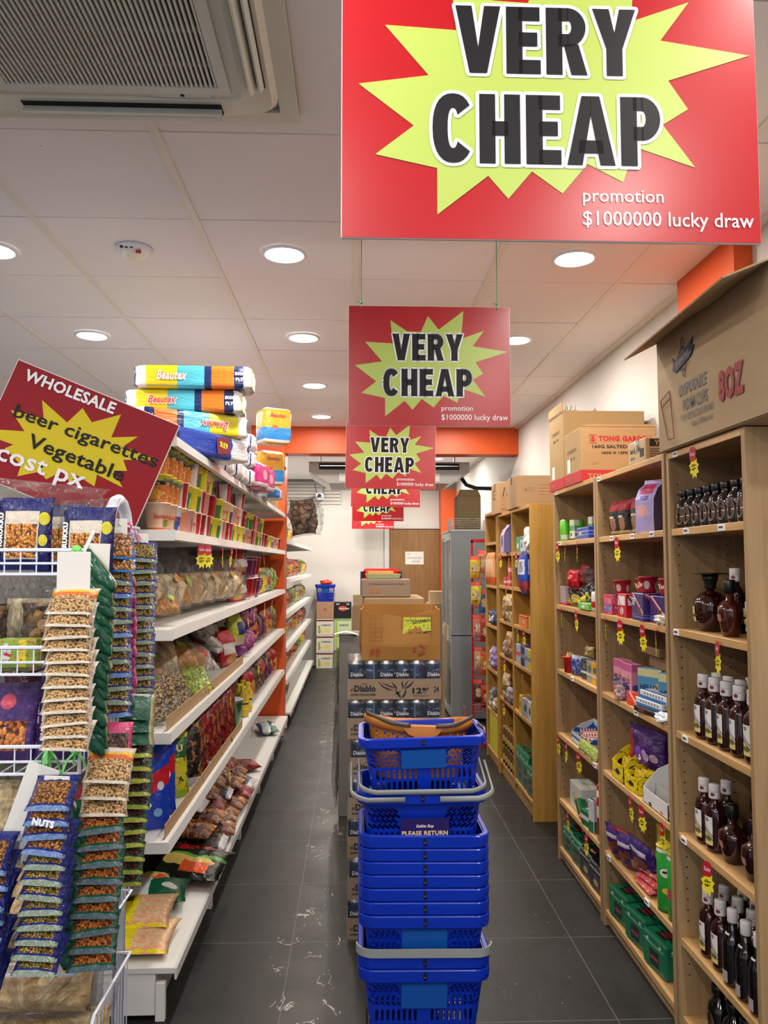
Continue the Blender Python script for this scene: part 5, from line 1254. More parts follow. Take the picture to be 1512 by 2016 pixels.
for i in range(2):
    item('brwn%d' % i, pbox('flat_wooden_box', [.25, .22][i], .12, [.05, .03][i], wood('box_brown', (110, 84, 60), (134, 104, 76), 'y', 3)), 'flat brown wood look box, %s of the pair above the biscuit boxes' % ['lower', 'upper'][i], 'box', (1.18 - .02 * i, 3.03 + .05 * i, 1.161 + .0505 * i), -.05)
item('crump2', lambda: MB().blob(.045, .03, .018, 16, 10, 6, .5, f=4).build('crumpled_wrapper', mat('white_crumple', (214, 216, 222), .35, nz=.2, nscale=40), None), 'crumpled white bag with blue print at the end of the biscuit shelf', 'wrapper', (1.105, 2.80, 1.02), .3)
# chocolate bag shelf .667
item('purpbag', bag('chocolate_bag', .30, .17, .09, film('purple_bag', [('u', 0, .26, (176, 14, 36)), ('e', .5, .35, .12, .25, (130, 60, 180)), ('e', .68, .42, .09, .14, (190, 170, 200)), ('e', .84, .40, .06, .10, (180, 150, 170)), ('v', .84, 1, (70, 34, 110))], (58, 18, 92), .2, .5), 5, .25, [('S', WHITE, 0.0, .06, .022, .035, .9)]), 'big purple and red sweet bag lying on top of the yellow display box', 'bag', (1.20, 3.22, .73), .15, rx=0)
def dispbox(w, d, h0, h1, m_, inner, contents):
    def f():
        t = thing('display_box'); th = .003
        MB().box(-w / 2, w / 2, 0, th, 0, h0).box(-w / 2, w / 2, d - th, d, 0, h1).prism([(0, 0), (d - 0, 0), (d, h1), (d * .45, h1 * .8), (0, h0)], -w / 2, -w / 2 + th, 0, Matrix.Rotation(PI / 2, 4, 'Z') @ Matrix.Rotation(0, 4, 'X') if False else Matrix(((0, 1, 0, 0), (1, 0, 0, 0), (0, 0, 1, 0), (0, 0, 0, 1)))).prism([(0, 0), (d, 0), (d, h1), (d * .45, h1 * .8), (0, h0)], w / 2 - th, w / 2, 0, Matrix(((0, 1, 0, 0), (1, 0, 0, 0), (0, 0, 1, 0), (0, 0, 0, 1)))).box(-w / 2, w / 2, 0, d, 0, th).build('box', m_, t)
        for q in range(contents): MB().pillow(w * .8, h0 * 1.3, .012, 6, 8, q, .2).build('packet', inner, t, True, loc=(0, d * (.2 + .7 * q / max(1, contents)), .004), rot=(-.2, 0, 0))
        return t
    return f
YF = film('yellow_display', [('blot', 7, .60, (60, 44, 16)), ('e', .5, .5, .2, .16, (40, 30, 20))], (226, 200, 26), .35, .03); YI = film('yellow_packet', [('blot', 9, .58, (90, 66, 20)), ('v', .3, .5, (230, 220, 160))], (214, 184, 30), .25, .3)
item('yd', dispbox(.14, .12, .07, .15, YF, YI, 4), 'tall yellow display box of sachets under the purple bag', 'box', (1.10, 3.31, .667), .0)
item('yd2', dispbox(.13, .11, .06, .10, YF, YI, 3), 'short yellow display box beside the tall one', 'box', (1.10, 3.15, .667), .05)
WF = film('white_display', [('e', .3, .18, .07, .12, (60, 60, 60)), ('e', .75, .2, .06, .1, (200, 130, 60)), ('blot', 6, .66, (222, 190, 180))], (216, 214, 212), .4, .03)
item('wd', dispbox(.24, .13, .055, .15, WF, mat('grey_board_inside', (150, 148, 146), .6), 1), 'white display box with a black letter on it, towards the shop front', 'box', (1.10, 2.90, .667), 0)
t = item('wd2', pbox('snack_box', .13, .02, .12, WF, [('n', BLACK, .02, .06, .035, .035)]), 'white upright panel box with a black n behind the white display box', 'box', (1.16, 2.84, .672), 0)
# .322 shelf
CF = film('choc_purple_bag', [('e', .35, .4, .14, .15, (150, 70, 46)), ('e', .6, .5, .16, .13, (110, 62, 50)), ('e', .8, .3, .10, .14, (170, 120, 80)), ('r', .15, .8, .70, .82, (210, 200, 214)), ('v', .05, .18, (120, 40, 110))], (48, 18, 96), .18, .5)
for i, (x, y, z, a) in enumerate(((1.13, 3.37, .322, .3), (1.14, 3.26, .322, .4), (1.15, 3.10, .345, .1))):
    item('cf%d' % (i == 2), bag('chocolate_bag', .13 if i < 2 else .22, .15, .055, CF, 2 + i, .25), 'purple chocolate pouch %s' % ['at the beam end of its shelf', 'leaning between the other two purple pouches', 'lying on the pink pouches'][i], 'bag', (x, y, z), a, 'purple chocolate pouches', rx=.25)
item('cr', bag('chocolate_bag', .13, .15, .05, film('choc_red_bag', [('e', .5, .5, .3, .2, (120, 50, 40)), ('v', .75, .9, (214, 120, 120))], (140, 20, 34), .18, .5), 9, .25), 'dark red chocolate pouch between the purple ones', 'bag', (1.145, 3.32, .322), .4, rx=.25)
for i in range(3):
    item('pinkb%d' % i, bag('sweet_bag', .17, .14, .04, film('pink_bag', [('e', .5, .5, .35, .22, (206, 110, 96)), ('blot', 10, .6, (226, 160, 140))], (198, 62, 70), .25, .6), 12 + i, .35), 'pink red sweet bag lying flat on the shelf, %s of three' % ['lowest', 'middle', 'topmost'][i], 'bag', (1.10 + .01 * i, 3.06 - .015 * i, .335 + .026 * i), .1 * i, rx=-PI / 2 + .15)
item('ycan', pbox('sweet_box', .06, .05, .10, film('yellow_box', [('v', .3, .6, (236, 220, 120))], (220, 190, 40), .4, .03)), 'small yellow box behind the purple pouches', 'box', (1.25, 3.24, .40), .2, rx=.0)
PR = film('green_tube', [('e', .35, .62, .22, .07, (216, 212, 200)), ('e', .3, .63, .10, .02, (30, 30, 30)), ('e', .5, .34, .3, .06, (226, 196, 60)), ('v', .93, 1, (200, 200, 190)), ('e', .8, .4, .2, .08, (190, 60, 90)), ('v', .0, .05, (20, 90, 50))], (42, 152, 52), .3, .02)
def tubecan(): 
    t = thing('chip_tube'); MB().lathe([(.036, 0), (.0375, .002), (.0375, .222), (.036, .224)], 24).build('tube', PR, t, True); MB().lathe([(.0385, .222), (.0385, .229), (.036, .231)], 24).build('lid', mat('yellow_lid', (214, 200, 60), .3), t, True); return t
for i, (x, y) in enumerate(((1.135, 2.885), (1.14, 2.80))):
    item('tubec', tubecan, 'tall green potato chip tube, %s' % ['next to the pink bags', 'at the shop front end of the shelf'][i], 'tube', (x, y, .322), .6 * i, 'green chip tubes')
# tea cartons, lowest shelf
TEA = film('tea_green', [('r', .3, .75, .12, .62, (24, 40, 34)), ('r', .12, .92, .74, .8, (90, 170, 120)), ('r', .35, .7, .3, .42, (150, 60, 70)), ('e', .2, .86, .06, .05, (190, 200, 190)), ('e', .8, .86, .06, .05, (190, 200, 190))], (22, 106, 72), .18, .12)
TEAD = film('tea_dark', [('r', .3, .75, .2, .6, (60, 60, 80)), ('v', .8, .86, (150, 150, 160)), ('e', .5, .3, .2, .12, (170, 160, 100))], (22, 24, 30), .2, .12)
def tea(m_):
    def f():
        t = thing('canned_drink_pack'); MB().cbox(-.085, .085, 0, .13, .0, .125, .008).build('shrink_sleeve', m_, t)
        for i in range(0): MB().lathe([(.022, .125), (.025, .128), (.024, .132), (.02, .130)], 16, cx=-.055 + .055 * i, cy=.035).build('can_top', CHROME, t, True)
        MB().box(-.022, .022, .04, .085, .125, .1258).build('top_label', mat('tea_top_red', (150, 40, 56), .4), t); MB().box(-.08, .08, .062, .0635, .1249, .1262).box(-.077, .077, -.0008, .0, .094, .0955).build('film_seam', mat('film_seam', (110, 180, 150), .2), t)
        letter(t, 'TIGER', WHITE, (0, 0, .085), .07, .014, bold=.03) if False else None
        return t
    return f
for i, (y, z) in enumerate(((3.36, .07), (3.16, .07), (2.96, .07))):
    item('tea', tea(TEA), 'green shrink wrapped drink pack in the sweets bookcase, %s from the beam side' % ORD[i], 'drink pack', (1.105, y, z), .12, 'green drink packs')
item('tea', None, 'green shrink wrapped drink pack at the shop front end of the lowest sweets shelf', 'drink pack', (1.11, 2.835 if False else 2.845, .2), .1, 'green drink packs') if False else None
# --- third bookcase, y 3.55..4.25
item('gcan', lambda: tubecan_g(), 'bright green can at the beam end of the top shelf', 'can', (1.14, 4.16, 1.69), 0) if False else None
def smallcan(m_, r=.026, h=.11):
    def f():
        t = thing('drink_can'); MB().lathe([(r * .8, 0), (r, .006), (r, h - .008), (r * .82, h)], 20).build('body', m_, t, True); MB().lathe([(r * .82, h), (r * .8, h + .003), (r * .7, h + .001)], 20).build('rim', CHROME, t, True); return t
    return f
LG = film('lime_can', [('r', .1, .9, .08, .3, (200, 214, 200)), ('v', .9, 1, (90, 170, 40))], (96, 190, 40), .3, .02)
item('gcan', smallcan(LG), 'bright green can, first on the top shelf beside the far side panel', 'can', (1.12, 4.15, 1.69), 0); item('gcan', None, 'second bright green can, just behind the first', 'can', (1.19, 4.12, 1.69), .5)
WG = film('white_green_box', [('v', .4, .7, (90, 160, 110)), ('r', .2, .5, .1, .3, (60, 90, 70))], (206, 214, 190), .4, .03)
item('wg', pbox('plaster_box', .05, .03, .12, WG), 'white and green slim carton leaning against the green can', 'box', (1.12, 4.02, 1.70), .2, ry=.0, rx=0, sc=(1, 1, .8)); item('wg', None, 'white and green slim carton standing behind the leaning one', 'box', (1.2, 3.97, 1.69), .1)
BB = film('blue_carton', [('v', .62, .68, (170, 190, 220)), ('v', .3, .34, (170, 190, 220)), ('e', .3, .5, .1, .2, (210, 190, 90))], (26, 62, 160), .35, .03)
item('bb', pbox('wipes_box', .24, .11, .055, BB), 'low blue printed carton on the top shelf', 'box', (1.10, 3.76, 1.69), -.05)
item('bbag', bag('wipes_bag', .13, .15, .05, film('blue_bag', [('v', .80, 1, (214, 214, 220)), ('r', .1, .6, .4, .5, (200, 220, 240)), ('r', .1, .5, .28, .34, (200, 220, 240))], (40, 110, 180), .25, .4), 6, .2), 'blue and white bag standing behind the low blue carton', 'bag', (1.235, 3.80, 1.69), .1, sc=1.1)
# 1.35 lemon shelf
LM = film('lemon_bag', [('e', .3, .3, .17, .22, (214, 196, 40)), ('e', .75, .35, .14, .2, (200, 180, 40)), ('blot', 9, .63, (190, 190, 190)), ('v', 0, .08, (210, 200, 160))], (22, 22, 22), .15, .6)
for i, (y, z) in enumerate(((4.05, 1.35), (3.88, 1.35), (3.72, 1.37))):
    item('lm%d' % i, bag('foil_bag', .16, .12, .07, LM, 20 + i, .4), 'black foil bag with yellow lemons, %s from the beam side' % ORD[i], 'bag', (1.15, y, z), .1, 'black lemon bags')
RBK = film('redblack_bag', [('u', 0, .5, (150, 20, 30)), ('blot', 7, .6, (30, 10, 12))], (60, 8, 14), .15, .6)
item('rbk', bag('foil_bag', .26, .10, .07, RBK, 31, .4), 'dark red foil bag lying on the black lemon bags', 'bag', (1.16, 3.86, 1.455), .05, ry=.15); item('rbk2', bag('foil_bag', .12, .10, .06, mat('red_foil', (176, 20, 30), .25), 33, .4), 'small bright red foil packet on the lemon bags', 'bag', (1.12, 3.98, 1.44), .2)
item('pclr', pbox('clear_box', .10, .08, .10, film('pink_clear', [('v', 0, .12, (190, 40, 90))], (168, 150, 150), .2, .05)), 'grey pink clear plastic box at the beam end of the lemon shelf', 'box', (1.11, 4.18, 1.35), 0)
item('gbox', pbox('flat_box', .17, .06, .03, film('green_flat', [('e', .5, .5, .16, .3, (210, 220, 190)), ('d', 1, 1, 1.4, 1.5, (210, 220, 190))], (110, 180, 70), .4, .03)), 'flat bright green box sticking out from the lemon shelf', 'box', (1.085, 3.72, 1.352), 0); item('wrd', smallcan(film('white_can', [('v', .2, .5, (190, 40, 30))], (210, 206, 200), .3, .03), .02, .09), 'white and red little tube beside the lemon bags', 'tube', (1.11, 3.60, 1.35), 0)
# 1.005
RC = mat('red_bucket', (186, 26, 22), .35)
def stickcup():
    t = thing('stick_bucket'); MB().lathe([(.026, 0), (.032, .075), (.034, .078), (.034, .082)], 20, cap=True).build('bucket', RC, t, True)
    r = random.Random(2)
    for i in range(14): a = r.uniform(0, 6.28); q = r.uniform(.003, .022); MB().tube([(q * math.cos(a), q * math.sin(a), .06), (q * math.cos(a) * 1.2, q * math.sin(a) * 1.2, .09 + r.uniform(0, .018))], .003, 5).build('stick', mat('breadstick', (224, 190, 120), .6), t)
    return t
item('stick', stickcup, 'small red bucket of pale biscuit sticks', 'bucket', (1.12, 4.10, 1.005), 0)
BLb = film('blue_silver_bag', [('blot', 6, .55, (150, 160, 190)), ('v', .84, 1, (170, 176, 190))], (36, 60, 140), .2, .6)
for i in range(3): item('bls%d' % (i % 2), bag('foil_bag', .10, .10, .045, BLb, 40 + i, .4), 'blue and silver foil pouch, %s from the red bucket' % ORD[i], 'bag', (1.13 + .02 * i, 3.99 - .07 * i, 1.005), .35, 'blue and silver pouches')
item('gy1', bag('foil_bag', .09, .06, .04, mat('gold_foil', (140, 120, 60), .3, nz=.3, nscale=30), 50, .5), 'gold foil pouch on top of the blue ones', 'bag', (1.17, 3.90, 1.10), .2)
for i, (y, m_) in enumerate(((3.84, (52, 56, 62)), (3.75, (150, 142, 120)), (3.67, (214, 160, 30)), (3.60, (40, 44, 50)))):
    item('cb%d' % i, pbox('snack_box', .075, .06, .10, film('snack%d' % i, [('v', .3, .42, (200, 200, 190)), ('e', .5, .65, .3, .16, (90, 100, 110))], m_, .35, .03)), '%s upright snack box, %s of four in a row' % (['dark grey', 'olive cream', 'golden yellow', 'charcoal'][i], ORD[i]), 'box', (1.12, y, 1.005), .1)
# .667
item('wt', dispbox(.30, .12, .05, .11, film('white_blue_tray', [('v', .5, .72, (40, 90, 170))], (196, 204, 210), .4, .03), film('red_stick', [('blot', 8, .5, (226, 220, 214))], (180, 30, 30), .25, .4), 6), 'white and blue tray of red sweet sachets', 'tray', (1.11, 3.90, .667), 0)
GLf = film('leaf_packet', [('blot', 9, .52, (206, 206, 60)), ('blot', 13, .62, (230, 226, 210))], (90, 150, 50), .2, .5)
for i in range(5): item('gl%d' % (i % 3), bag('sachet', .07, .055, .02, GLf, 60 + i, .4, nu=8, nv=8), 'leaf green sachet leaning on the white sweet tray, %s from the shop front side' % ORD[i], 'sachet', (1.095 + .004 * (i % 2), 3.63 + .05 * i, .667), .1, 'leaf green sachets', rx=-.3)
# .322
item('wbx', pbox('tissue_box', .20, .11, .13, film('white_pattern', [('e', .4, .5, .12, .18, (170, 190, 150)), ('blot', 6, .62, (180, 176, 150)), ('e', .62, .55, .05, .12, (220, 210, 60))], (206, 206, 200), .35, .05)), 'white patterned box with a pale green motif on the second shelf from the floor', 'box', (1.12, 4.03, .322), 0)
item('odb', pbox('medicine_box', .16, .045, .035, film('orange_green', [('u', 0, .5, (30, 110, 70)), ('u', .48, .54, (226, 220, 210))], (214, 80, 40), .4, .03)), 'orange and green small carton leaning on the white box', 'box', (1.10, 3.91, .33), .1, ry=.9); item('gdb', pbox('medicine_box', .10, .05, .07, film('green_white2', [('v', .4, .7, (214, 214, 206))], (24, 104, 66), .4, .03)), 'dark green and white carton at the shelf edge', 'box', (1.10, 3.79, .322), .15)
item('wgs', pbox('medicine_box', .045, .05, .15, film('white_slim', [('v', 0, .35, (24, 110, 66)), ('blot', 16, .6, (120, 110, 130))], (206, 202, 206), .4, .03)), 'slim white and green upright carton beside the red tube', 'box', (1.10, 3.70, .322), .3)
RT_ = film('red_tube', [('v', .78, .9, (216, 208, 196)), ('v', .42, .62, (216, 208, 196)), ('e', .5, .52, .2, .06, (60, 60, 60)), ('v', .0, .12, (206, 196, 170))], (176, 24, 30), .3, .03)
item('rtube', smallcan(RT_, .034, .25), 'tall red and white snack tube at the end of the second shelf', 'tube', (1.13, 3.59, .322), 0)
for i, (y, m_, q) in enumerate(((4.13, TEA, 'green'), (3.98, TEA, 'green'), (3.82, TEAD, 'black'), (3.66, TEAD, 'black'))):
    item('tea3' + q, tea(m_), '%s drink pack on the lowest shelf, %s from the beam side' % (q, ORD[i]), 'drink pack', (1.105, y, .07), .05, 'drink packs below the patterned box')

# --- boxes on top of the near bookcases
TG = cardboard('tong_board', (172, 142, 98)); RI2 = mat('box_red_ink', (180, 40, 44), .6)
def bandbox(w, d, h, open_=False):
    t = carton(w, d, h, TG, False); MB().box(-.0008, w + .0008, -.0008, d + .0008, .0, .055).build('red_band', RI2, t)
    return t
t = bandbox(.37, .30, .265); t.name = 'snack_carton'; tag(t, 'brown carton with red nut brand print on the sweets bookcase', 'box'); t.location = (1.085, 3.71, 1.966)
letter(t, 'TONG GARDEN', RI2, (.215, 0, .207), .26, .028, bold=.06); letter(t, '160G SALTED CASHEW', BLACK, (.205, 0, .168), .30, .017, bold=.03); letter(t, '160G X 12PKTS X 3BAG', BLACK, (.22, 0, .138), .24, .013, bold=.03)
letter(t, 'TONG GARDEN', TG, (.17, -.001, .026), .28, .024, bold=.05)
mb = MB(); mb.lathe([(.024, -.0005), (.024, -.001)], 28); mb.build('red_seal', RI2, t, loc=(.066, 0, .09), rot=(PI / 2, 0, 0)); letter(t, 'halal', TG, (.066, -.001, .09), .032, .011, rot=.3)
P_ = [(.042, .185), (.074, .185), (.074, .225), (.042, .225)]; mb = MB()
for a, b in ((0, 1), (1, 2), (2, 3), (3, 0)): mb.tube([(P_[a][0], -.0008, P_[a][1]), (P_[b][0], -.0008, P_[b][1])], .001, 4)
mb.blob(.008, .001, .009, 10, 8, 1, .2, cx=.058, cy=-.0008, cz=.212).blob(.011, .001, .008, 10, 8, 2, .2, cx=.058, cy=-.0008, cz=.199); mb.build('emblem', RI2, t)
MB().prism([(0, .265), (.37, .265), (.36, .278), (.03, .276)], 0, .004).build('flap', TG, t)
def side_print(t, h):
    letter(t, 'CONTENTS', BLACK, (0, .16, h - .10), .16, .018, n=(-1, 0, 0)); letter(t, 'SHIP TO', BLACK, (0, .16, h - .14), .12, .014, n=(-1, 0, 0)); MB().box(-.0012, -.0004, .19, .24, .06, .13).build('paper_label', PAPER, t)
    letter(t, 'TONG', TG, (-.001, .22, .026), .10, .02, n=(-1, 0, 0))
side_print(t, .265)
t = bandbox(.43, .30, .405); t.name = 'snack_carton'; tag(t, 'taller open brown carton with curled tape behind the red nut print carton', 'box'); t.location = (1.088, 4.03, 1.967); side_print(t, .405)
MB().prism([(0, .0), (.30, .0), (.29, .045), (.02, .05)], 0, .004, 0, Matrix.Translation((0, 0, .405)) @ Matrix.Rotation(PI / 2, 4, 'Z')).build('flap', TG, t)
MB().cbox(.43, .455, .1, .28, .30, .39, .004).build('side_flap', CARD, t)
mb = MB(); r = random.Random(5)
for q in (0, 1, 2, 6): x = .01 + .025 * q; mb.tube([(x, .002, .403), (x + .006, -.006, .408 + r.uniform(0, .008 if q > 3 else .03)), (x + .014, .002, .405)], .002, 4, flat=(.007, .0006))
mb.build('curled_tape', clear_film('loose_tape', (230, 224, 210), .5, 20), t)
t = carton(.20, .19, .088, CARD_P); t.name = 'small_carton'; tag(t, 'small pale carton with black icons between the two big ones', 'box'); t.location = (1.095, 2.90, 1.961)
letter(t, 'MAHALAXMI', BLACK, (0, .11, .05), .11, .018, n=(-1, 0, 0), bold=.02); letter(t, 'SPICE', BLACK, (0, .14, .022), .05, .01, n=(-1, 0, 0), bold=.02); MB().box(-.0008, 0, .02, .06, .018, .05).build('printed_panel', MATS['tray_ink'], t)
for q in range(2): MB().box(.015 + .065 * q, .07 + .065 * q, -.0008, 0, .052, .08).build('icon_panel', BLACK, t); letter(t, '^' if q else 'Y', CARD_P, (.042 + .065 * q, -.0008, .066), .02, .02, bold=.05)
for q in range(4): MB().box(.015, .15, -.0008, 0, .04 - .009 * q, .043 - .009 * q).build('printed_line', BLACK, t)
# big foam cup carton with raised flap
KP = cardboard('cup_board', (172, 148, 116)); t = thing('foam_cup_carton', 'big crumpled carton for disposable foam cups on the liquor bookcase, flap raised', 'box', (1.075, 2.705, 1.962), (0, 0, RR))
w, d, h = .78, .33, .40; mb = MB()
def sheet(mb, P00, P10, P01, P11, nu, nv, amp, sd):
    b = len(mb.v); P00, P10, P01, P11 = map(Vector, (P00, P10, P01, P11)); N = (P10 - P00).cross(P01 - P00).normalized()
    for j in range(nv + 1):
        for i in range(nu + 1):
            u, v = i / nu, j / nv; p = P00 * (1 - u) * (1 - v) + P10 * u * (1 - v) + P01 * (1 - u) * v + P11 * u * v
            e = min(1, 6 * min(u, 1 - u, v, 1 - v) + .15); p = p + N * amp * e * noise.noise(Vector((u * 4, v * 4, sd))); mb.v.append(tuple(p))
    for j in range(nv):
        for i in range(nu): mb.face([b + j * (nu + 1) + i, b + j * (nu + 1) + i + 1, b + (j + 1) * (nu + 1) + i + 1, b + (j + 1) * (nu + 1) + i], 0, [(i / nu, j / nv), ((i + 1) / nu, j / nv), ((i + 1) / nu, (j + 1) / nv), (i / nu, (j + 1) / nv)])
sheet(mb, (0, 0, 0), (w, 0, 0), (-.004, -.0, h), (w, 0, h), 14, 10, .0025, 1); sheet(mb, (w, 0, 0), (w, d, 0), (w, 0, h), (w, d, h), 6, 6, .005, 2); sheet(mb, (w, d, 0), (0, d, 0), (w, d, h), (0, d, h), 8, 6, .005, 3); sheet(mb, (0, d, 0), (0, 0, 0), (0, d, h), (-.015, 0, h), 8, 8, .010, 4)
sheet(mb, (0, 0, .002), (0, d, .002), (w, 0, .002), (w, d, .002), 4, 4, .0, 5)
o = mb.build('body', KP, t); md = o.modifiers.new('s', 'SOLIDIFY'); md.thickness = .005; md.offset = 1
mb = MB(); sheet(mb, (-.03, .0, h - .002), (w, .0, h - .002), (-.03, -.115, h - .062), (w, -.14, h - .06), 12, 4, .010, 6); o = mb.build('flap', KP, t); md = o.modifiers.new('s', 'SOLIDIFY'); md.thickness = .005; md.offset = 1
mb = MB(); sheet(mb, (-.01, .01, h), (-.01, d, h), (-.07, .03, h + .05), (-.07, d - .02, h + .08), 6, 3, .02, 9); o = mb.build('flap', KP, t); md = o.modifiers.new('s', 'SOLIDIFY'); md.thickness = .005
DI = mat('foam_red_ink', (150, 52, 60), .7); y_ = -.0088
letter(t, 'DISPOSABLE', BLACK, (.285, y_, .175), .20, .040, bold=.02); letter(t, 'FOAM CUPS', BLACK, (.30, y_, .122), .175, .040, bold=.02); letter(t, 'FOR HOT & COLD DRINKS', BLACK, (.31, y_, .082), .23, .022, bold=.01); letter(t, '8oz (1000 pcs)', BLACK, (.345, y_, .05), .14, .022, bold=.01)
letter(t, '8OZ', DI, (.54, y_, .125), .15, .095, bold=.05)
NB = mat('banner_navy', (40, 54, 80), .7); E_ = MB(); Q = lambda x, z: (.22 + (x - .1) * 1.15, .275 + (z - .32) * .95)
mb = MB(); mb.prism([Q(*p) for p in [(.03, .30), (.05, .285), (.155, .318), (.175, .345), (.16, .352), (.172, .378), (.148, .362), (.05, .325), (.03, .345), (.036, .322)]], y_ - .001, y_)
mb.build('banner', NB, t); letter(t, 'SHANG WEI', KP, (.22, y_ - .0012, .276), .105, .017, bold=.02, rot=.26)
mb = MB()
for i in range(7): q = -.03 + .01 * i; s2 = math.sqrt(max(0, .036 ** 2 - q * q)) * 1.1; a, b = Q(.10 + q, .32 + s2), Q(.10 + q, .32 - s2); mb.tube([(a[0], y_, a[1]), (b[0], y_, b[1])], .0008, 4)
for cx_, cz_, a_, b_, n_ in ((.10, .32, .036, .040, 20), (.10, .375, .010, .02, 12), (.108, .27, .008, .014, 12)):
    mb.tube([(Q(cx_ + a_ * math.cos(q), 0)[0], y_, Q(0, cz_ + b_ * math.sin(q))[1]) for q in [2 * PI * i / n_ for i in range(n_)]], .0011, 4, closed=True)
mb.build('emblem', NB, t)
mb = MB(); C_ = [(.025, .175), (.105, .195), (.135, .03), (.085, .03)]
for a, b in ((0, 1), (1, 2), (2, 3), (3, 0)): mb.tube([(C_[a][0], y_ + .001, C_[a][1]), (C_[b][0], y_ + .001, C_[b][1])], .0014, 4)
mb.tube([(.03, y_ + .001, .15), (.109, y_ + .001, .17)], .0014, 4); mb.build('printed_cup', DI, t)
# cartons on the far row
t = carton(.27, .34, .215, CARD); t.name = 'spice_carton'; tag(t, 'big brown carton with a round red mark on the far bookcase', 'box'); t.location = (1.075, 5.18, 1.946)
MB().lathe([(.045, -.0005), (.045, -.001)], 28, sy=.82).build('printed_oval', RI2, t, loc=(.085, 0, .125), rot=(PI / 2, 0, 0)); letter(t, 'MTR', CARD, (.085, -.001, .125), .07, .032, bold=.06)
for q in range(4): MB().box(.15, .26, -.0008, 0, .15 - .022 * q, .152 - .022 * q).build('printed_line', REDP, t)
t = carton(.26, .30, .235, cardboard('light_kraft', (178, 142, 104))); t.name = 'handwritten_carton'; tag(t, 'brown carton with a handwritten number on the far bookcase', 'box'); t.location = (1.068, 5.80, 1.946 + .04)
t.location.z = 1.946; letter(t, '18/5', INK, (.09, 0, .16), .12, .07, shear=.3); letter(t, 'ICE', INK, (0, .18, .15), .10, .08, n=(-1, 0, 0)); MB().box(.02, .14, -.0008, 0, .03, .034).build('printed_line', RI, t)
# --- goods in the far row (front at x 1.082)
def far(key, b, lb, cat, y, z, rz=0, x=1.10, **k): return item(key, b, lb, cat, (x, y, z), rz, **k)
far('f1', pbox('small_box', .10, .05, .10, film('mint_box', [('e', .5, .4, .3, .2, (220, 226, 220))], (60, 160, 120), .4, .03)), 'small mint green box on the top shelf of the far row', 'box', 5.28, 1.65)
far('f2', pbox('small_box', .10, .05, .10, film('whiteman_box', [('e', .5, .4, .2, .2, (60, 60, 80)), ('v', .8, 1, (60, 140, 130))], (206, 208, 210), .4, .03)), 'small white box with a dark motif beside the mint green box', 'box', 5.15, 1.65)
far('f3', lambda: MB().blob(.06, .05, .075, 14, 10, 5, .5, f=4).build('crumpled_paper', mat('white_tissue', (222, 220, 214), .7), None), 'crumpled white paper bag on the top shelf of the far row', 'paper', 4.97, 1.735, x=1.125)
far('f4', bag('pink_bag', .17, .17, .10, film('pink_pouch', [('v', .55, .62, (200, 150, 150)), ('r', .6, .9, .1, .3, (220, 190, 180))], (190, 70, 74), .3, .2), 70, .15), 'puffy salmon pink bag in the far row', 'bag', 5.22, 1.41, x=1.14)
far('f5', bag('blue_bag', .16, .27, .08, film('blue_pouch', [('r', .5, .95, .45, .8, (206, 206, 210)), ('bar', .55, .9, .5, .76, 14, (40, 40, 50)), ('v', .05, .3, (150, 50, 70)), ('v', .86, 1, (20, 50, 120))], (24, 66, 170), .25, .35), 71, .2), 'blue bag hanging over the shelf edge in the far row', 'bag', 4.97, 1.38, x=1.075)
far('f6', pbox('orange_carton', .24, .10, .075, film('orange_carton', [('e', .6, .5, .12, .3, (60, 50, 60)), ('e', .6, .5, .09, .22, (220, 214, 200)), ('v', .84, 1, (190, 60, 40))], (232, 120, 30), .4, .03)), 'bright orange carton in the far row', 'box', 5.15, 1.155)
far('f6b', pbox('small_box', .05, .06, .08, mat('ochre', (206, 160, 60), .5)), 'small ochre box beside the orange carton', 'box', 4.95, 1.155)
for i, (y, m_, q) in enumerate(((5.3, (150, 160, 172), 'silver'), (5.15, (40, 40, 110), 'navy'), (5.03, (160, 170, 180), 'pale grey'), (4.93, (206, 180, 40), 'yellow'))): far('f7%d' % i, pbox('detergent_pack', .10, .06, .13, film('f7m%d' % i, [('v', .4, .6, (200, 60, 90) if i == 0 else (120, 130, 140))], m_, .35, .1)), q + ' upright pack on the middle shelf of the far row', 'box', y, .90, .1)
far('f8', bag('brown_bag', .13, .13, .06, mat('olive_foil', (96, 84, 30), .3), 75, .4), 'olive bag behind the upright packs', 'bag', 5.2, .905, x=1.2)
for i, (y, m_, q) in enumerate(((5.25, (214, 160, 40), 'amber yellow'), (5.1, (150, 150, 150), 'grey'), (4.97, (190, 190, 186), 'white'))): far('f9%d' % i, pbox('seasoning_box', [.05, .14, .09][i], .07, .12, film('f9m%d' % i, [('e', .5, .5, .2, .2, (60, 90, 60))], m_, .4, .03)), q + ' box on the shelf above the green packs', 'box', y, .58, .1)
for i, y in enumerate((5.30, 5.12, 4.98)): far('tea', None, 'tall green drink pack on the lowest shelf of the far row, %s from the beam' % ORD[i], 'drink pack', y, .11, .05, sc=(1, 1, [1.9, 1.9, 1.5][i]))
far('g1', gusset('lilac_bag', .13, .09, .20, film('lilac2', [('e', .5, .4, .3, .2, (70, 60, 120)), ('e', .5, .75, .2, .1, (214, 160, 140))], (176, 150, 196), .35, .1), mat('lilac_side', (112, 104, 146), .4)), 'lilac bag in the far row beside the divider', 'bag', 5.60, 1.65)
far('g2', pbox('dark_green_box', .08, .06, .11, mat('deep_teal', (20, 84, 76), .4)), 'dark teal box behind the lilac bag', 'box', 5.78, 1.65, x=1.17)
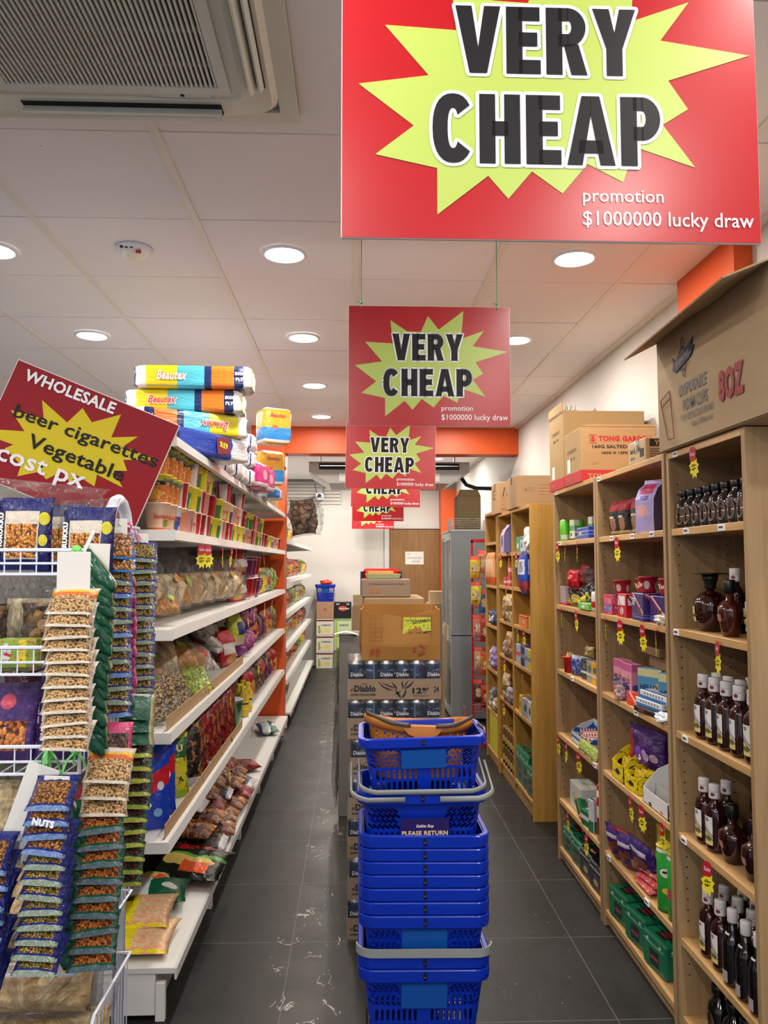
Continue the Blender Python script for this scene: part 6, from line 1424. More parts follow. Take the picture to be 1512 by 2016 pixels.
for i, (y, z, s_) in enumerate(((5.75, 1.41, (.10, .06)), (5.60, 1.41, (.12, .07)), (5.58, 1.482, (.10, .10)))): far('g3%d' % i, pbox('red_box', s_[0], .06, s_[1], film('g3m%d' % i, [('v', .3, .6, (214, 180, 180))], (188, 36, 50), .4, .03)), 'small red box in the far row, %s' % ['beside the beam side panel', 'lower of the two by the divider', 'upper of the two by the divider'][i], 'box', y, z)
for i, (y, z, h_) in enumerate(((5.68, 1.155, .18), (5.56, 1.155, .20), (5.66, .90, .12), (5.56, .91, .16), (5.70, .58, .13), (5.55, .585, .15))):
    far('g4%d' % (i % 3), bag('food_bag', .12, h_, .06, [film('brown_food', [('blot', 8, .55, (196, 160, 120)), ('v', .86, 1, (176, 140, 100))], (140, 96, 66), .2, .5), film('cream_food', [('blot', 7, .55, (230, 214, 180)), ('v', .4, .6, (120, 90, 50))], (176, 140, 90), .2, .5), film('silver_food', [('blot', 7, .55, (40, 44, 60)), ('v', .4, .6, (200, 150, 150))], (150, 150, 156), .2, .5)][i % 3], 80 + i, .3), ['brown', 'cream', 'silver'][i % 3] + ' food bag in the divided bay, on the %s shelf' % ['third', 'third', 'fourth', 'fourth', 'fifth', 'fifth'][i], 'bag', y, z, .2)
far('g5', pbox('red_board', .16, .01, .20, mat('deep_red_board', (150, 12, 30), .4)), 'plain red card standing in the divided bay', 'card', 5.7, .58, x=1.25)
JARM = film('coffee_jar', [('v', .2, .6, (190, 160, 80)), ('v', .65, .9, (90, 60, 40))], (60, 40, 28), .15, .03)
def jar():
    t = thing('coffee_jar'); MB().lathe([(.034, 0), (.038, .006), (.038, .10), (.030, .115)], 18).build('jar', JARM, t, True); MB().lathe([(.034, .112), (.035, .114), (.035, .132), (.033, .134)], 18).build('lid', mat('gold_lid', (176, 140, 70), .3, metal=.6), t, True); return t
for i in range(5):
    for j in range(2): far('jar', jar, 'glass coffee jar with a gold lid, %s from the divider, %s layer' % (ORD[i], ['lower', 'upper'][j]), 'jar', 5.50 + .088 * i, .11 + .135 * j, x=1.13, group='coffee jars')
OR_ = film('orange_pack', [('v', 0, .25, (206, 90, 30)), ('e', .5, .6, .25, .2, (220, 190, 160)), ('v', .8, 1, (190, 120, 60))], (214, 150, 100), .3, .2)
for i, y in enumerate((6.42, 6.31, 6.20)):
    far('h1', bag('noodle_pack', .10, .26, .05, OR_, 90, .15), 'tall orange and cream noodle pack, %s from the red rack' % ORD[i], 'bag', y, 1.40, .1, group='orange noodle packs')
for i, (y, z, c, q) in enumerate(((6.35, 1.08, (30, 50, 90), 'dark blue'), (6.22, 1.08, (60, 70, 110), 'slate blue'), (6.36, .73, (150, 120, 180), 'lilac'), (6.22, .73, (130, 96, 160), 'violet'), (6.3, .79, (170, 150, 190), 'pale lilac'), (6.36, .40, (120, 120, 110), 'silver'), (6.22, .40, (170, 150, 90), 'gold'), (6.3, .47, (90, 90, 84), 'pewter'))):
    far('h2%d' % i, bag('snack_bag', .14, .12, .07, film('h2m%d' % i, [('e', .5, .5, .25, .25, (206, 200, 206)), ('blot', 7, .6, (60, 50, 70))], c, .2, .5), 100 + i, .4), q + ' foil bag in the narrow end bookcase', 'bag', y, z, .1, x=1.12)
for i, y in enumerate((6.38, 6.2)): far('h3', pbox('yellow_carton', .16, .10, .28, film('yellow_carton', [('blot', 5, .6, (190, 190, 60))], (206, 200, 30), .35, .2)), 'tall yellow carton on the bottom of the narrow bookcase, %s' % ['by the red rack', 'by the divided bays'][i], 'box', y, .09)
# bags on the red rack
for i, (x, z, c, q) in enumerate(((.02, 1.50, (214, 180, 40), 'yellow'), (.02, 1.27, (220, 200, 60), 'lemon yellow'), (.09, 1.55, (206, 140, 120), 'salmon'), (.09, 1.2, (60, 110, 170), 'sky blue'), (.04, .98, (200, 130, 120), 'rosy'), (.10, .95, (170, 60, 50), 'brick red'), (.05, .70, (190, 160, 120), 'tan'), (.10, .66, (214, 110, 30), 'orange'), (.04, .42, (80, 60, 40), 'brown'), (.10, .38, (190, 40, 30), 'scarlet'))):
    put('rk%d' % i, bag('snack_bag', .10, .20, .04, film('rkm%d' % i, [('v', .84, 1, (200, 60, 40)), ('e', .5, .45, .3, .2, (206, 190, 150)), ('blot', 7, .62, (110, 60, 40))], c, .2, .5), 120 + i, .3), q + ' snack bag in the red rack', 'bag', (1.045 + x, 6.93 - .05 * (i % 2), z - .06), (.1, 0, -.2), 'snack bags in the red rack')

# ================================================================== GOODS ON THE WHITE SHELVING
LR = PI / 2
def soft_mesh(w, d, h, r=.3, N=6, crum=.04, seed=0, mats=None, smooth=True, name='soft'):
    """soft-cornered crumpled block, base at z=0, uv 0..1 on every side"""
    mb = MB(); idx = {}; so = Vector((seed * 1.7, seed, 0))
    def vert(p):
        k_ = tuple(round(q, 4) for q in p)
        if k_ in idx: return idx[k_]
        q = Vector(p); inner = Vector([max(-1 + r, min(1 - r, c)) for c in q]); dd = q - inner
        if dd.length > 1e-6: q = inner + dd.normalized() * r
        nz = noise.noise(Vector(p) * 1.7 + so) + .5 * noise.noise(Vector(p) * 4.5 + so)
        q = q * (1 + crum * nz)
        idx[k_] = len(mb.v); mb.v.append((q.x * w / 2, q.y * d / 2, (q.z + 1) * h / 2)); return idx[k_]
    for ax, sg in ((1, -1), (0, 1), (1, 1), (0, -1), (2, 1), (2, -1)):
        for i in range(N):
            for j in range(N):
                q = []
                for (a, b) in ((i, j), (i + 1, j), (i + 1, j + 1), (i, j + 1)):
                    u, v = a / N * 2 - 1, b / N * 2 - 1
                    p = {(1, -1): (u, -1, v), (0, 1): (1, u, v), (1, 1): (-u, 1, v), (0, -1): (-1, -u, v), (2, 1): (u, v, 1), (2, -1): (u, -v, -1)}[(ax, sg)]
                    q.append(vert(p))
                mb.face(q, 0, [(i / N, j / N), ((i + 1) / N, j / N), ((i + 1) / N, (j + 1) / N), (i / N, (j + 1) / N)])
    return mb
def softpack(name, w, d, h, m_, texts=(), **k):
    def f():
        t = thing(name); soft_mesh(w, d, h, **k).build('wrapper', m_, t, True)
        for q in texts: letter(t, q[0], q[1], (q[2], -d / 2 * 1.02, q[3]), q[4], q[5], bold=.03, rot=q[6] if len(q) > 6 else 0, shear=q[7] if len(q) > 7 else 0, lift=.003)
        return t
    return f
# tissue packs on the top shelf
BT = film('tissue_band', [('u', .10, .37, (222, 206, 30)), ('u', .37, .60, (84, 186, 204)), ('u', .60, .66, (20, 38, 92)), ('u', .66, .85, (232, 118, 30)), ('u', .85, .95, (20, 38, 92)), ('r', .10, .6, .06, .10, (90, 160, 160))], (226, 224, 222), .22, .35, 7)
PINKL = mat('logo_red', (206, 60, 70), .4); OUT_ = mat('logo_white', (236, 228, 220), .4)
btx = [('Beautex', OUT_, -.09, .056, .135, .042, 0, .35), ('Beautex', PINKL, -.09, .056, .128, .036, 0, .35), ('8000', WHITE, .208, .066, .042, .016), ('PLY', WHITE, .208, .040, .034, .016)]
B_ = softpack('tissue_pack', .52, .20, .104, BT, btx, r=.22, N=8, crum=.025, seed=3)
put('beautex', B_, 'topmost long yellow and blue tissue pack on the white shelving', 'tissue pack', (-.73, 3.58, 2.352), (0, 0, .04), 'long tissue packs')
put('beautex', None, 'long yellow and blue tissue pack directly under the topmost one', 'tissue pack', (-.775, 3.60, 2.247), (0, 0, .03), 'long tissue packs')
put('beautex', None, 'long tissue pack turned upside down, between the blue pack and the two on top', 'tissue pack', (-.76, 3.55, 2.246), (0, PI, .55), 'long tissue packs')
BT2 = film('tissue_blue', [('u', .80, 1, (222, 222, 224)), ('u', 0, .03, (222, 222, 224)), ('e', .22, .62, .13, .22, (16, 24, 60)), ('e', .22, .60, .08, .12, (150, 170, 200)), ('e', .18, .80, .08, .05, (170, 40, 60))], (18, 58, 160), .2, .5, 8)
t = softpack('tissue_pack', .76, .21, .112, BT2, [('65%', YEL, .165, .062, .055, .026, PI - .15)], r=.25, N=10, crum=.05, seed=9)()
t['label'] = 'long dark blue tissue pack with a maroon price patch, lowest on the top shelf'; t['category'] = 'tissue pack'; t['group'] = 'long tissue packs'; t.location = (-.765, 3.42, 2.037); t.rotation_euler = (0, 0, 1.06)
MB().box(-.045, .045, -.001, 0, -.038, .038).build('price_patch', mat('maroon_patch', (110, 16, 40), .4), t, loc=(.165, -.1085, .06), rot=(0, -.12, 0))
WT = film('tissue_white', [('e', .5, .5, .16, .2, (200, 90, 96)), ('e', .5, .5, .12, .15, (222, 200, 200)), ('u', 0, .06, (24, 40, 110))], (216, 214, 214), .25, .5, 9)
WPf = softpack('tissue_pack', .198, .40, .100, WT, r=.35, N=6, crum=.035, seed=5)
for j, y in enumerate((4.06, 4.28, 4.50, 4.72, 4.95, 5.18)):
    for l in range([4, 4, 4, 3, 3, 2][j]):
        put('wtis', WPf, 'white end of a tissue pack, %s layer, %s column beyond the yellow packs' % (ORD[l], ORD[j]), 'tissue pack', (-.82 - rnd.uniform(0, .03) + .02 * (j % 2), y, 2.032 + .106 * l), (0, 0, LR + rnd.uniform(-.03, .03)), 'white tissue packs')
PKP = film('pink_tissue', [('e', .5, .55, .2, .2, (226, 150, 170)), ('v', .0, .2, (222, 210, 214))], (186, 30, 110), .25, .4)
YBT = film('yellow_roll_pack', [('v', 0, .10, (222, 224, 226)), ('v', .10, .44, (40, 130, 200)), ('e', .4, .45, .1, .06, (210, 90, 60)), ('v', .96, 1, (226, 200, 150))], (226, 170, 30), .22, .3, 6)
YB = softpack('toilet_roll_pack', .20, .16, .24, YBT, [('Beautex', PINKL, 0, .185, .11, .028, 0, .3)], r=.3, N=7, crum=.03, seed=7)
put('yb', YB, 'upper yellow and blue toilet roll pack at the aisle edge of the top shelf', 'tissue pack', (-.54, 5.16, 2.35), (0, 0, LR - 1.1), 'yellow toilet roll packs')
put('yb', None, 'lower yellow and blue toilet roll pack at the aisle edge of the top shelf', 'tissue pack', (-.60, 5.36, 2.10), (0, 0, LR - .9), 'yellow toilet roll packs', .98)
put('yb', None, 'yellow toilet roll pack half hidden behind the white pack ends', 'tissue pack', (-.80, 5.45, 2.25), (0, 0, LR - .7), 'yellow toilet roll packs', .9)
for i, (x, y, z) in enumerate(((-.62, 4.82, 2.031), (-.61, 5.08, 2.031))):
    put('pkt', softpack('tissue_pack', .20, .14, .15, PKP, r=.3, N=6, crum=.05, seed=8), 'magenta square tissue pack at the shelf edge, %s from the white packs' % ORD[i], 'tissue pack', (x, y, z), (0, 0, LR - .2), 'magenta tissue packs')
put('bluefl', softpack('tissue_pack', .34, .2, .07, film('sky_tissue', [('u', .3, .6, (222, 224, 230))], (60, 130, 200), .25, .4), r=.3, N=6, crum=.06, seed=2), 'flat sky blue tissue pack at the shelf edge below the roll packs', 'tissue pack', (-.63, 5.62, 2.03), (0, 0, LR))
for i, (y, z, w_, c) in enumerate(((6.0, 2.031, .24, CARD_D), (6.45, 2.031, .28, CARD))):
    t = carton(w_, .25, .26, c, False); t.name = 'open_carton'; tag(t, 'brown carton on the top shelf near the orange column, %s from the tissue packs' % ORD[i], 'box'); t.location = (-.66, y, z); t.rotation_euler = (0, 0, LR)
    MB().box(0, w_, -.004, 0, 0, .12, 0, Matrix.Translation((0, 0, .26)) @ Matrix.Rotation(.6, 4, 'X')).build('flap', c, t)

# cup noodles, second shelf
CUPS = [('sesame orange', [('v', .78, 1, (206, 196, 50)), ('r', .1, .9, .62, .76, (30, 60, 50)), ('e', .5, .3, .3, .2, (226, 160, 60)), ('blot', 8, .62, (230, 190, 130))], (206, 120, 60), 'SESAME'),
 ('cream and orange', [('v', 0, .10, (200, 90, 40)), ('e', .75, .4, .18, .25, (206, 160, 120)), ('r', .05, .3, .12, .4, (120, 120, 40))], (210, 176, 150), 'Buldak'),
 ('yellow panelled', [('r', .42, .8, .12, .86, (206, 204, 190)), ('bar', .46, .76, .2, .8, 30, (140, 140, 130), 1)], (210, 196, 50), None),
 ('blue and white', [('v', .62, 1, (206, 204, 206)), ('bar', .2, .6, .06, .26, 30, (30, 30, 40)), ('r', .2, .6, .06, .26, (190, 190, 200))], (50, 76, 156), None),
 ('peach coloured', [('r', .3, .75, .1, .4, (200, 190, 196)), ('bar', .3, .75, .12, .38, 26, (50, 40, 50)), ('v', .84, 1, (220, 170, 140))], (208, 134, 98), None),
 ('deep red', [('e', .5, .3, .3, .2, (170, 130, 90)), ('v', .82, 1, (120, 10, 24)), ('r', .2, .8, .52, .72, (206, 190, 180))], (150, 20, 32), None),
 ('white and red', [('u', 0, .25, (176, 36, 44)), ('u', .6, .7, (176, 36, 44)), ('e', .45, .3, .14, .12, (150, 110, 90)), ('r', .32, .56, .55, .85, (190, 60, 60))], (216, 206, 202), None),
 ('green and yellow', [('v', .7, 1, (206, 190, 50)), ('r', .2, .8, .1, .5, (190, 200, 180)), ('bar', .3, .7, .14, .4, 24, (40, 50, 40))], (70, 120, 60), None),
 ('pink panelled', [('r', .2, .8, .1, .7, (190, 130, 130)), ('bar', .2, .8, .12, .68, 20, (120, 70, 76), 1)], (200, 140, 130), None)]
LIDM = mat('foil_lid', (206, 200, 190), .3); LIDY = mat('yellow_foil_lid', (214, 200, 60), .35)
def ncup(i):
    nm, lay, base, tx = CUPS[i]
    return cup('noodle_cup', .035, .046, .100, film('cup_' + nm.replace(' ', '_'), lay, base, .3, .02), LIDY if i in (0, 7) else LIDM, [(tx, [mat('ink_green', (20, 60, 50), .5), REDP][i == 1], 0, .078 if i == 0 else .05, .06, .016)] if tx else [], 18)
patt = [1, 2, 3, 4, 8, 1, 6, 5, 6, 7, 2, 7, 6, 8, 5, 6, 7, 2]
for l in range(3):
    for i in range(44):
        y = 2.90 + i * .0985
        if l == 2 and (i > 9 and i not in (14, 15, 20)): continue
        if l == 1 and (i > 30 or i in (23,)): continue
        k_ = (0 if (l == 1 and i < 3) or (l == 2 and i < 5) else patt[(i + 5 * l) % 18])
        if l == 0 and i < 2: k_ = 1
        put('nc%d' % k_, lambda: ncup(k_), '%s noodle cup, %s layer, %s along from the wire stand' % (CUPS[k_][0], ['bottom', 'middle', 'top'][l], ORD[i] if i < 39 else 'last ones, %s' % ORD[i - 39]), 'noodle cup', (-.722 + rnd.uniform(-.006, .006), y + rnd.uniform(-.0005, .0005), 1.690 + l * .1035), (0, 0, LR - .7 + rnd.uniform(-.35, .35)), 'cup noodles on the second shelf')

# generic foil goods ----------------------------------------------------------
def fm(name, c, lay, rough=.2, wr=.5): return film('g_' + name, lay, c, rough, wr)
FOILS = {
 'dark red chip': fm('drc', (120, 14, 22), [('blot', 5, .54, (150, 84, 40)), ('blot', 9, .62, (30, 10, 12)), ('e', .5, .7, .3, .1, (190, 40, 46))]),
 'brown and amber': fm('bam', (88, 44, 20), [('blot', 6, .5, (168, 104, 46)), ('blot', 11, .62, (36, 14, 10)), ('v', .86, 1, (60, 16, 16))]),
 'black and gold': fm('bgo', (26, 18, 18), [('blot', 6, .56, (150, 96, 50)), ('v', .0, .1, (190, 190, 196)), ('e', .3, .7, .16, .1, (130, 20, 30))]),
 'green and black': fm('gbl', (20, 26, 18), [('e', .6, .4, .3, .2, (196, 170, 90)), ('v', .55, .62, (80, 150, 50)), ('r', .55, .85, .1, .4, (206, 80, 30))]),
 'white and green': fm('wgr', (206, 212, 214), [('u', .55, 1, (16, 92, 60)), ('e', .8, .4, .1, .08, (206, 206, 206)), ('u', 0, .12, (30, 80, 160))]),
 'yellow popcorn': fm('ypo', (224, 208, 30), [('r', .62, 1, .08, .95, (214, 180, 140)), ('blot', 16, .56, (222, 150, 110)), ('r', 0, .6, .1, .9, (222, 206, 30)), ('r', .2, .55, .6, .8, (70, 60, 20))]),
 'purple noodle': fm('pno', (112, 24, 110), [('e', .45, .5, .3, .3, (150, 70, 120)), ('blot', 9, .6, (190, 150, 170)), ('v', .9, 1, (80, 20, 90))]),
 'red noodle': fm('rno', (176, 20, 30), [('r', .1, .9, .3, .62, (210, 204, 200)), ('e', .5, .18, .3, .14, (206, 150, 70))]),
 'green noodle': fm('gno', (20, 90, 56), [('r', .1, .9, .3, .6, (180, 190, 190)), ('e', .5, .2, .3, .1, (150, 130, 80))]),
 'lime squeeze': fm('lsq', (190, 200, 60), [('r', .25, .75, .3, .7, (34, 56, 130)), ('v', 0, .22, (206, 196, 170))]),
 'violet coffee': fm('vco', (70, 26, 60), [('e', .5, .5, .3, .3, (120, 60, 90)), ('v', .86, 1, (50, 18, 40))]),
 'red spice': fm('rsp', (170, 24, 26), [('e', .5, .4, .3, .25, (206, 140, 60)), ('blot', 8, .62, (60, 14, 14))]),
 'leafy green': fm('lgr', (96, 132, 40), [('blot', 7, .5, (170, 176, 60)), ('blot', 12, .6, (40, 60, 24))]),
 'brown packet': fm('bpk', (92, 66, 50), [('blot', 7, .55, (150, 130, 116)), ('v', .8, 1, (60, 40, 34))]),
 'orange spice': fm('osp', (206, 90, 30), [('blot', 7, .58, (226, 170, 70)), ('v', .4, .55, (120, 30, 20))]),
 'silver snack': fm('ssn', (170, 168, 164), [('blot', 8, .55, (110, 100, 90)), ('e', .5, .5, .2, .2, (190, 60, 50))]),
 'yellow noodle': fm('yno', (214, 190, 50), [('blot', 8, .58, (190, 90, 40)), ('v', .7, .86, (60, 110, 50))]),
}
def foil(kind, w, h, d, seed, nu=10, nv=10, crum=.35): return bag('foil_bag', w, h, d, FOILS[kind], seed, crum, nu=nu, nv=nv)
SEEN_ = {}
def lay(kind, where, y, x, z, w, h, d, rz=0, rx=0, ry=0, q=None, crum=.35):
    q = rnd.randint(1, 3) if q is None else q
    if rx < 0: z += d * .42 * abs(math.sin(rx))
    n_ = SEEN_.get((kind, where), 0); SEEN_[(kind, where)] = n_ + 1
    put('fo%s%d%s' % (kind, q, (w, h, d)), lambda: foil(kind, w, h, d, q * 7 + len(kind), crum=crum), '%s bag %s, %s along' % (kind, where, ORD[n_ % 38]), 'bag', (x, y, z), (rx, ry, LR + rz), 'foil bags on the white shelving')

# base deck: bags lying loose
def flatbag(kind, y, x, z, w, h, d, rz, where='lying on the base deck', q=None): lay(kind, where, y, x, z, w, h, d, rz, -PI / 2 + .05, 0, q, .22)
flatbag('yellow popcorn', 3.02, -.985, .18, .26, .36, .05, -.05 + 0, q=1) if False else None
put('pop', bag('popcorn_bag', .36, .25, .05, FOILS['yellow popcorn'], 3, .15, nu=16, nv=12), 'yellow bag with a popcorn picture, flat at the end of the base deck', 'bag', (-.83, 2.87, .205), (-PI / 2 + .05, 0, .02), 'foil bags on the white shelving')
put('pop', None, 'second yellow popcorn bag, lapping over the first on the base deck', 'bag', (-.86, 3.00, .235), (-PI / 2 + .08, 0, .06), 'foil bags on the white shelving')
put('wg_', lambda: foil('white and green', .34, .20, .07, 5), 'white and green bag across the base deck beyond the yellow ones', 'bag', (-.84, 3.24, .225), (-PI / 2 + .05, 0, .1), 'foil bags on the white shelving')
put('gb_', lambda: foil('green and black', .42, .26, .08, 6, 14, 12), 'black and green crisp bag pointing its corner at the aisle', 'bag', (-.78, 3.47, .23), (-PI / 2 + .1, 0, -.15), 'foil bags on the white shelving')
put('gb2_', lambda: foil('green and black', .22, .18, .07, 16, 10, 10), 'smaller green and orange crisp bag before the black one', 'bag', (-.84, 3.36, .215), (-PI / 2 + .1, 0, .3), 'foil bags on the white shelving')
r = random.Random(21)
for l in range(3):
    for i in range(7 - l):
        kd = ['dark red chip', 'brown and amber', 'black and gold', 'brown and amber', 'brown and amber'][(i * 2 + l) % 5]
        lay(kd, 'in the heap on the base deck', 3.72 + .205 * i + .10 * l, -.60 - .045 * l - r.uniform(0, .03), .184 + .088 * l, .195, .26, .085, r.uniform(-.14, .14), -PI / 2 + .10 + .06 * l)
for i in range(6): lay(['brown and amber', 'dark red chip'][i % 2], 'upright behind the base deck heap', 3.75 + i * .22, -.985, .185, .19, .24, .08, r.uniform(-.1, .1), -.15)
lay('dark red chip', 'alone on the base deck', 5.45, -.66, .183, .16, .26, .07, .6, -PI / 2 + .1); lay('white and green', 'alone on the base deck near the column', 6.45, -.68, .183, .16, .30, .08, -1.3, -PI / 2 + .05)

# shelf at .60: upright blue bags, crisps, tubs
BK = film('blue_bag_snack', [('e', .5, .86, .22, .07, (206, 60, 60)), ('d', -.35, 1, .18, .40, (186, 22, 36)), ('d', -.35, 1, .22, .36, (186, 22, 36)), ('e', .45, .62, .2, .09, (214, 204, 170)), ('e', .42, .08, .16, .08, (206, 170, 130)), ('e', .12, .24, .07, .05, (214, 196, 160)), ('e', .84, .5, .06, .05, (206, 206, 214)), ('e', .8, .2, .08, .05, (120, 170, 210)), ('e', .15, .76, .07, .04, (214, 196, 160))], (20, 56, 170), .18, .4, 8)
def bika():
    t = thing('snack_bag'); MB().pillow(.21, .31, .075, 14, 18, 4, .18, 0).build('foil', BK, t, True)
    letter(t, 'BZ', WHITE, (-.01, -.036, .095), .09, .045, bold=.06, rot=.35, lift=.004); return t
put('bika', bika, 'big glossy blue snack bag at the near end of its shelf', 'bag', (-.775, 2.95, .601), (-.12, 0, LR - 1.3), 'big blue snack bags')
put('bika', None, 'big glossy blue snack bag leaning behind the first one', 'bag', (-.785, 3.10, .601), (-.10, 0, LR - 1.2), 'big blue snack bags'); put('bika', None, 'third glossy blue snack bag, at the back of the shelf', 'bag', (-.985, 2.98, .601), (-.1, 0, LR - 1.3), 'big blue snack bags'); put('bika', None, 'fourth glossy blue snack bag, behind the leaning one', 'bag', (-.985, 3.12, .601), (-.1, 0, LR - 1.2), 'big blue snack bags')
VT = film('vinton', [('v', .62, .92, (16, 96, 50)), ('e', .5, .35, .3, .22, (206, 180, 70)), ('blot', 9, .62, (70, 60, 30)), ('v', 0, .12, (150, 170, 30))], (190, 190, 40), .2, .4)
def vinto():
    t = thing('snack_bag'); MB().pillow(.20, .26, .08, 12, 14, 7, .18).build('foil', VT, t, True); letter(t, 'NTOU', CREAM, (0, -.034, .20), .12, .03, bold=.05, lift=.004); return t
put('vin', vinto, 'green and yellow snack bag standing next to the blue ones', 'bag', (-.77, 3.33, .601), (-.15, 0, LR - .95))
for i in range(12): lay('dark red chip' if i % 3 else 'black and gold', 'filed along the fourth shelf down', 3.50 + .10 * i, -.775 + r.uniform(-.02, .02), .603, .21, .27, .085, -1.15 + r.uniform(-.05, .05), -.22)
TUB = film('green_tub', [('e', .5, .45, .2, .3, (190, 200, 180)), ('v', .9, 1, (160, 170, 160))], (30, 110, 40), .25, .02)
put('tub', cup('snack_tub', .065, .082, .15, TUB, WHITE_MET), 'wide green plastic tub with a white lid on the fourth shelf', 'tub', (-.76, 4.86, .60), (0, 0, LR)); put('tub', None, 'second green tub standing behind the first', 'tub', (-.90, 4.98, .60), (0, 0, LR + .4))
put('rtub', cup('snack_tub', .05, .065, .13, fm('rt', (160, 20, 30), [('r', .2, .8, .2, .6, (200, 190, 190))], .3, .02), REDP), 'clear and red tub on top of the fourth shelf goods', 'tub', (-.80, 5.05, .751), (0, 0, LR)) if False else None
OILB = film('oil_bottle', [('v', .25, .6, (222, 196, 60)), ('v', .46, .52, (40, 60, 120)), ('v', .0, .12, (200, 170, 60))], (206, 176, 60), .12, .03)
def oil():
    t = thing('yellow_bottle'); MB().lathe([(.03, 0), (.036, .005), (.036, .05), (.033, .06), (.036, .07), (.036, .13), (.02, .16), (.014, .17)], 18).build('bottle', OILB, t, True); MB().lathe([(.017, .168), (.018, .17), (.018, .19), (.016, .192)], 14).build('cap', YEL, t, True); return t
for i in range(4): put('oil', oil, 'yellow bottle with a blue band on the fourth shelf, %s from the green tubs' % ORD[i], 'bottle', (-.71 - .04 * (i % 2), 5.10 + .085 * i, .60), (0, 0, LR), 'yellow bottles on the fourth shelf')
# shelf rows beyond, upright goods
def rowbags(z, y0, y1, step, kinds, where, w, h, d, layers=1, x=-.735, jit=.003):
    y = y0; i = 0
    while y < y1:
        for l in range(layers): lay(kinds[(i // 2) % len(kinds)], where, y + r.uniform(-jit, jit), x - r.uniform(0, .03), z + l * h * .92, w, h, d, r.uniform(-.12, .05), r.uniform(-.10, 0) if not l else 0)
        y += step; i += 1
rowbags(.602, 5.50, 7.2, .172, ['red spice', 'brown packet', 'dark red chip', 'violet coffee'], 'standing on the fourth shelf towards the column', .16, .22, .09)
rowbags(.977, 5.12, 5.62, .20, ['purple noodle'], 'in the double row on the third shelf', .19, .17, .13, 2)
rowbags(.977, 5.76, 7.2, .172, ['orange spice', 'violet coffee', 'red spice', 'brown packet', 'leafy green'], 'on the third shelf towards the column', .16, .21, .08)
rowbags(1.337, 5.75, 7.2, .172, ['brown packet', 'yellow noodle', 'silver snack', 'leafy green'], 'on the shelf above the orange column gap', .16, .20, .09)
for i, (k_, y, x, z) in enumerate((('red noodle', 4.62, -.73, .977), ('green noodle', 4.45, -.83, 1.10), ('lime squeeze', 4.92, -.72, 1.06), ('green noodle', 4.70, -.85, 1.08), ('red noodle', 4.85, -.80, .977))): lay(k_, 'among the noodles on the third shelf', y, x, z, .19, .20, .09, -.3, -.2)
for i in range(8): lay('brown packet' if i % 2 else 'silver snack', 'heaped at the edge of the third shelf', 4.10 + .10 * i, -.75 - .08 * (i % 2), 1.0 + .05 * (i % 3), .17, .2, .07, r.uniform(-.8, .8), -.9)
# bowls on the bag shelf
BOWLP = fm('bowlp', (112, 30, 84), [('r', .3, .5, .2, .5, (206, 196, 200)), ('r', .6, .8, .5, .9, (206, 200, 206)), ('v', .84, .9, (190, 130, 170))], .25, .02); BOWLR = fm('bowlr', (176, 20, 40), [('e', .4, .3, .25, .2, (206, 140, 110)), ('v', .0, .12, (206, 196, 190))], .25, .02)
for i, (k_, m_, y, z) in enumerate((('deep red', BOWLR, 5.20, 1.335), ('purple', BOWLP, 5.20, 1.476), ('deep red', BOWLR, 5.39, 1.335), ('purple', BOWLP, 5.39, 1.476), ('purple', BOWLP, 5.58, 1.335), ('deep red', BOWLR, 5.58, 1.476))):
    put('bowl' + k_, cup('noodle_bowl', .066, .086, .138, m_, LIDM), '%s noodle bowl, %s of the %s layer beside the clear bags' % (k_, ORD[i // 2], ['lower', 'upper'][z > 1.4]), 'noodle bowl', (-.75, y, z), (0, 0, LR - .5), 'noodle bowls')
for i, (k_, y, z) in enumerate((('red noodle', 4.92, 1.337), ('green noodle', 5.03, 1.337), ('red noodle', 4.96, 1.50), ('green noodle', 5.06, 1.50))): lay(k_, 'standing between the clear bags and the bowls', y, -.74, z, .16, .16, .06, -.5, 0)
put('rcard', pbox('noodle_carton', .24, .05, .22, fm('navycard', (24, 32, 90), [('v', 0, .45, (206, 190, 150)), ('r', .5, .8, .5, .6, (206, 196, 170))], .4, .03)), 'navy and cream carton card above the clear bags', 'box', (-.86, 4.62, 1.43), (0, 0, LR - .35)); put('rcard2', pbox('noodle_carton', .14, .05, .22, fm('redcard', (170, 20, 40), [('e', .4, .2, .3, .15, (60, 20, 20))], .4, .03)), 'red carton card beside the navy and cream one', 'box', (-.84, 4.86, 1.45), (0, 0, LR - .35))

# clear crinkled bags of chips and crackers
def crack(name, cols, sc): 
    if name in MATS: return MATS[name]
    k = NT(name); v = k.coord('Object'); vn = k.vor(v, sc); sp = k.sep(vn.outputs['Color'])
    c = k.ramp(sp[0], [(i / len(cols), lin(q)) for i, q in enumerate(cols)], 'CONSTANT'); c = k.mix(k.m('GREATER_THAN', vn.outputs['Distance'], .55), c, lin(tuple(int(q * .45) for q in cols[0])))
    k.bump(k.m('SUBTRACT', 1, vn.outputs['Distance']), .8, .02); k.fin(c, .55); MATS[name] = k.mat; return k.mat
def folds(name, c1, c2, c3, sc=9):
    if name in MATS: return MATS[name]
    k = NT(name); v = k.coord('Object'); f = k.noise(k.scale(v, (1, 1, .55)), sc, 5, .62, 1.6)
    c = k.ramp(f, [(.30, lin(c1)), (.46, lin(c2)), (.56, lin(c3)), (.62, lin(c2))]); k.bump(f, .9, .03); k.fin(c, .5); MATS[name] = k.mat; return k.mat
CR1 = folds('cracker_tan', (120, 88, 48), (190, 158, 108), (212, 188, 142)); CR2 = folds('chips_orange', (120, 72, 34), (196, 134, 74), (218, 172, 108), 22); CR3 = folds('cracker_pale', (138, 112, 76), (200, 180, 140), (218, 202, 168), 8)
WRAP = clear_film('crinkled_wrap', (228, 228, 224), .07, 16)
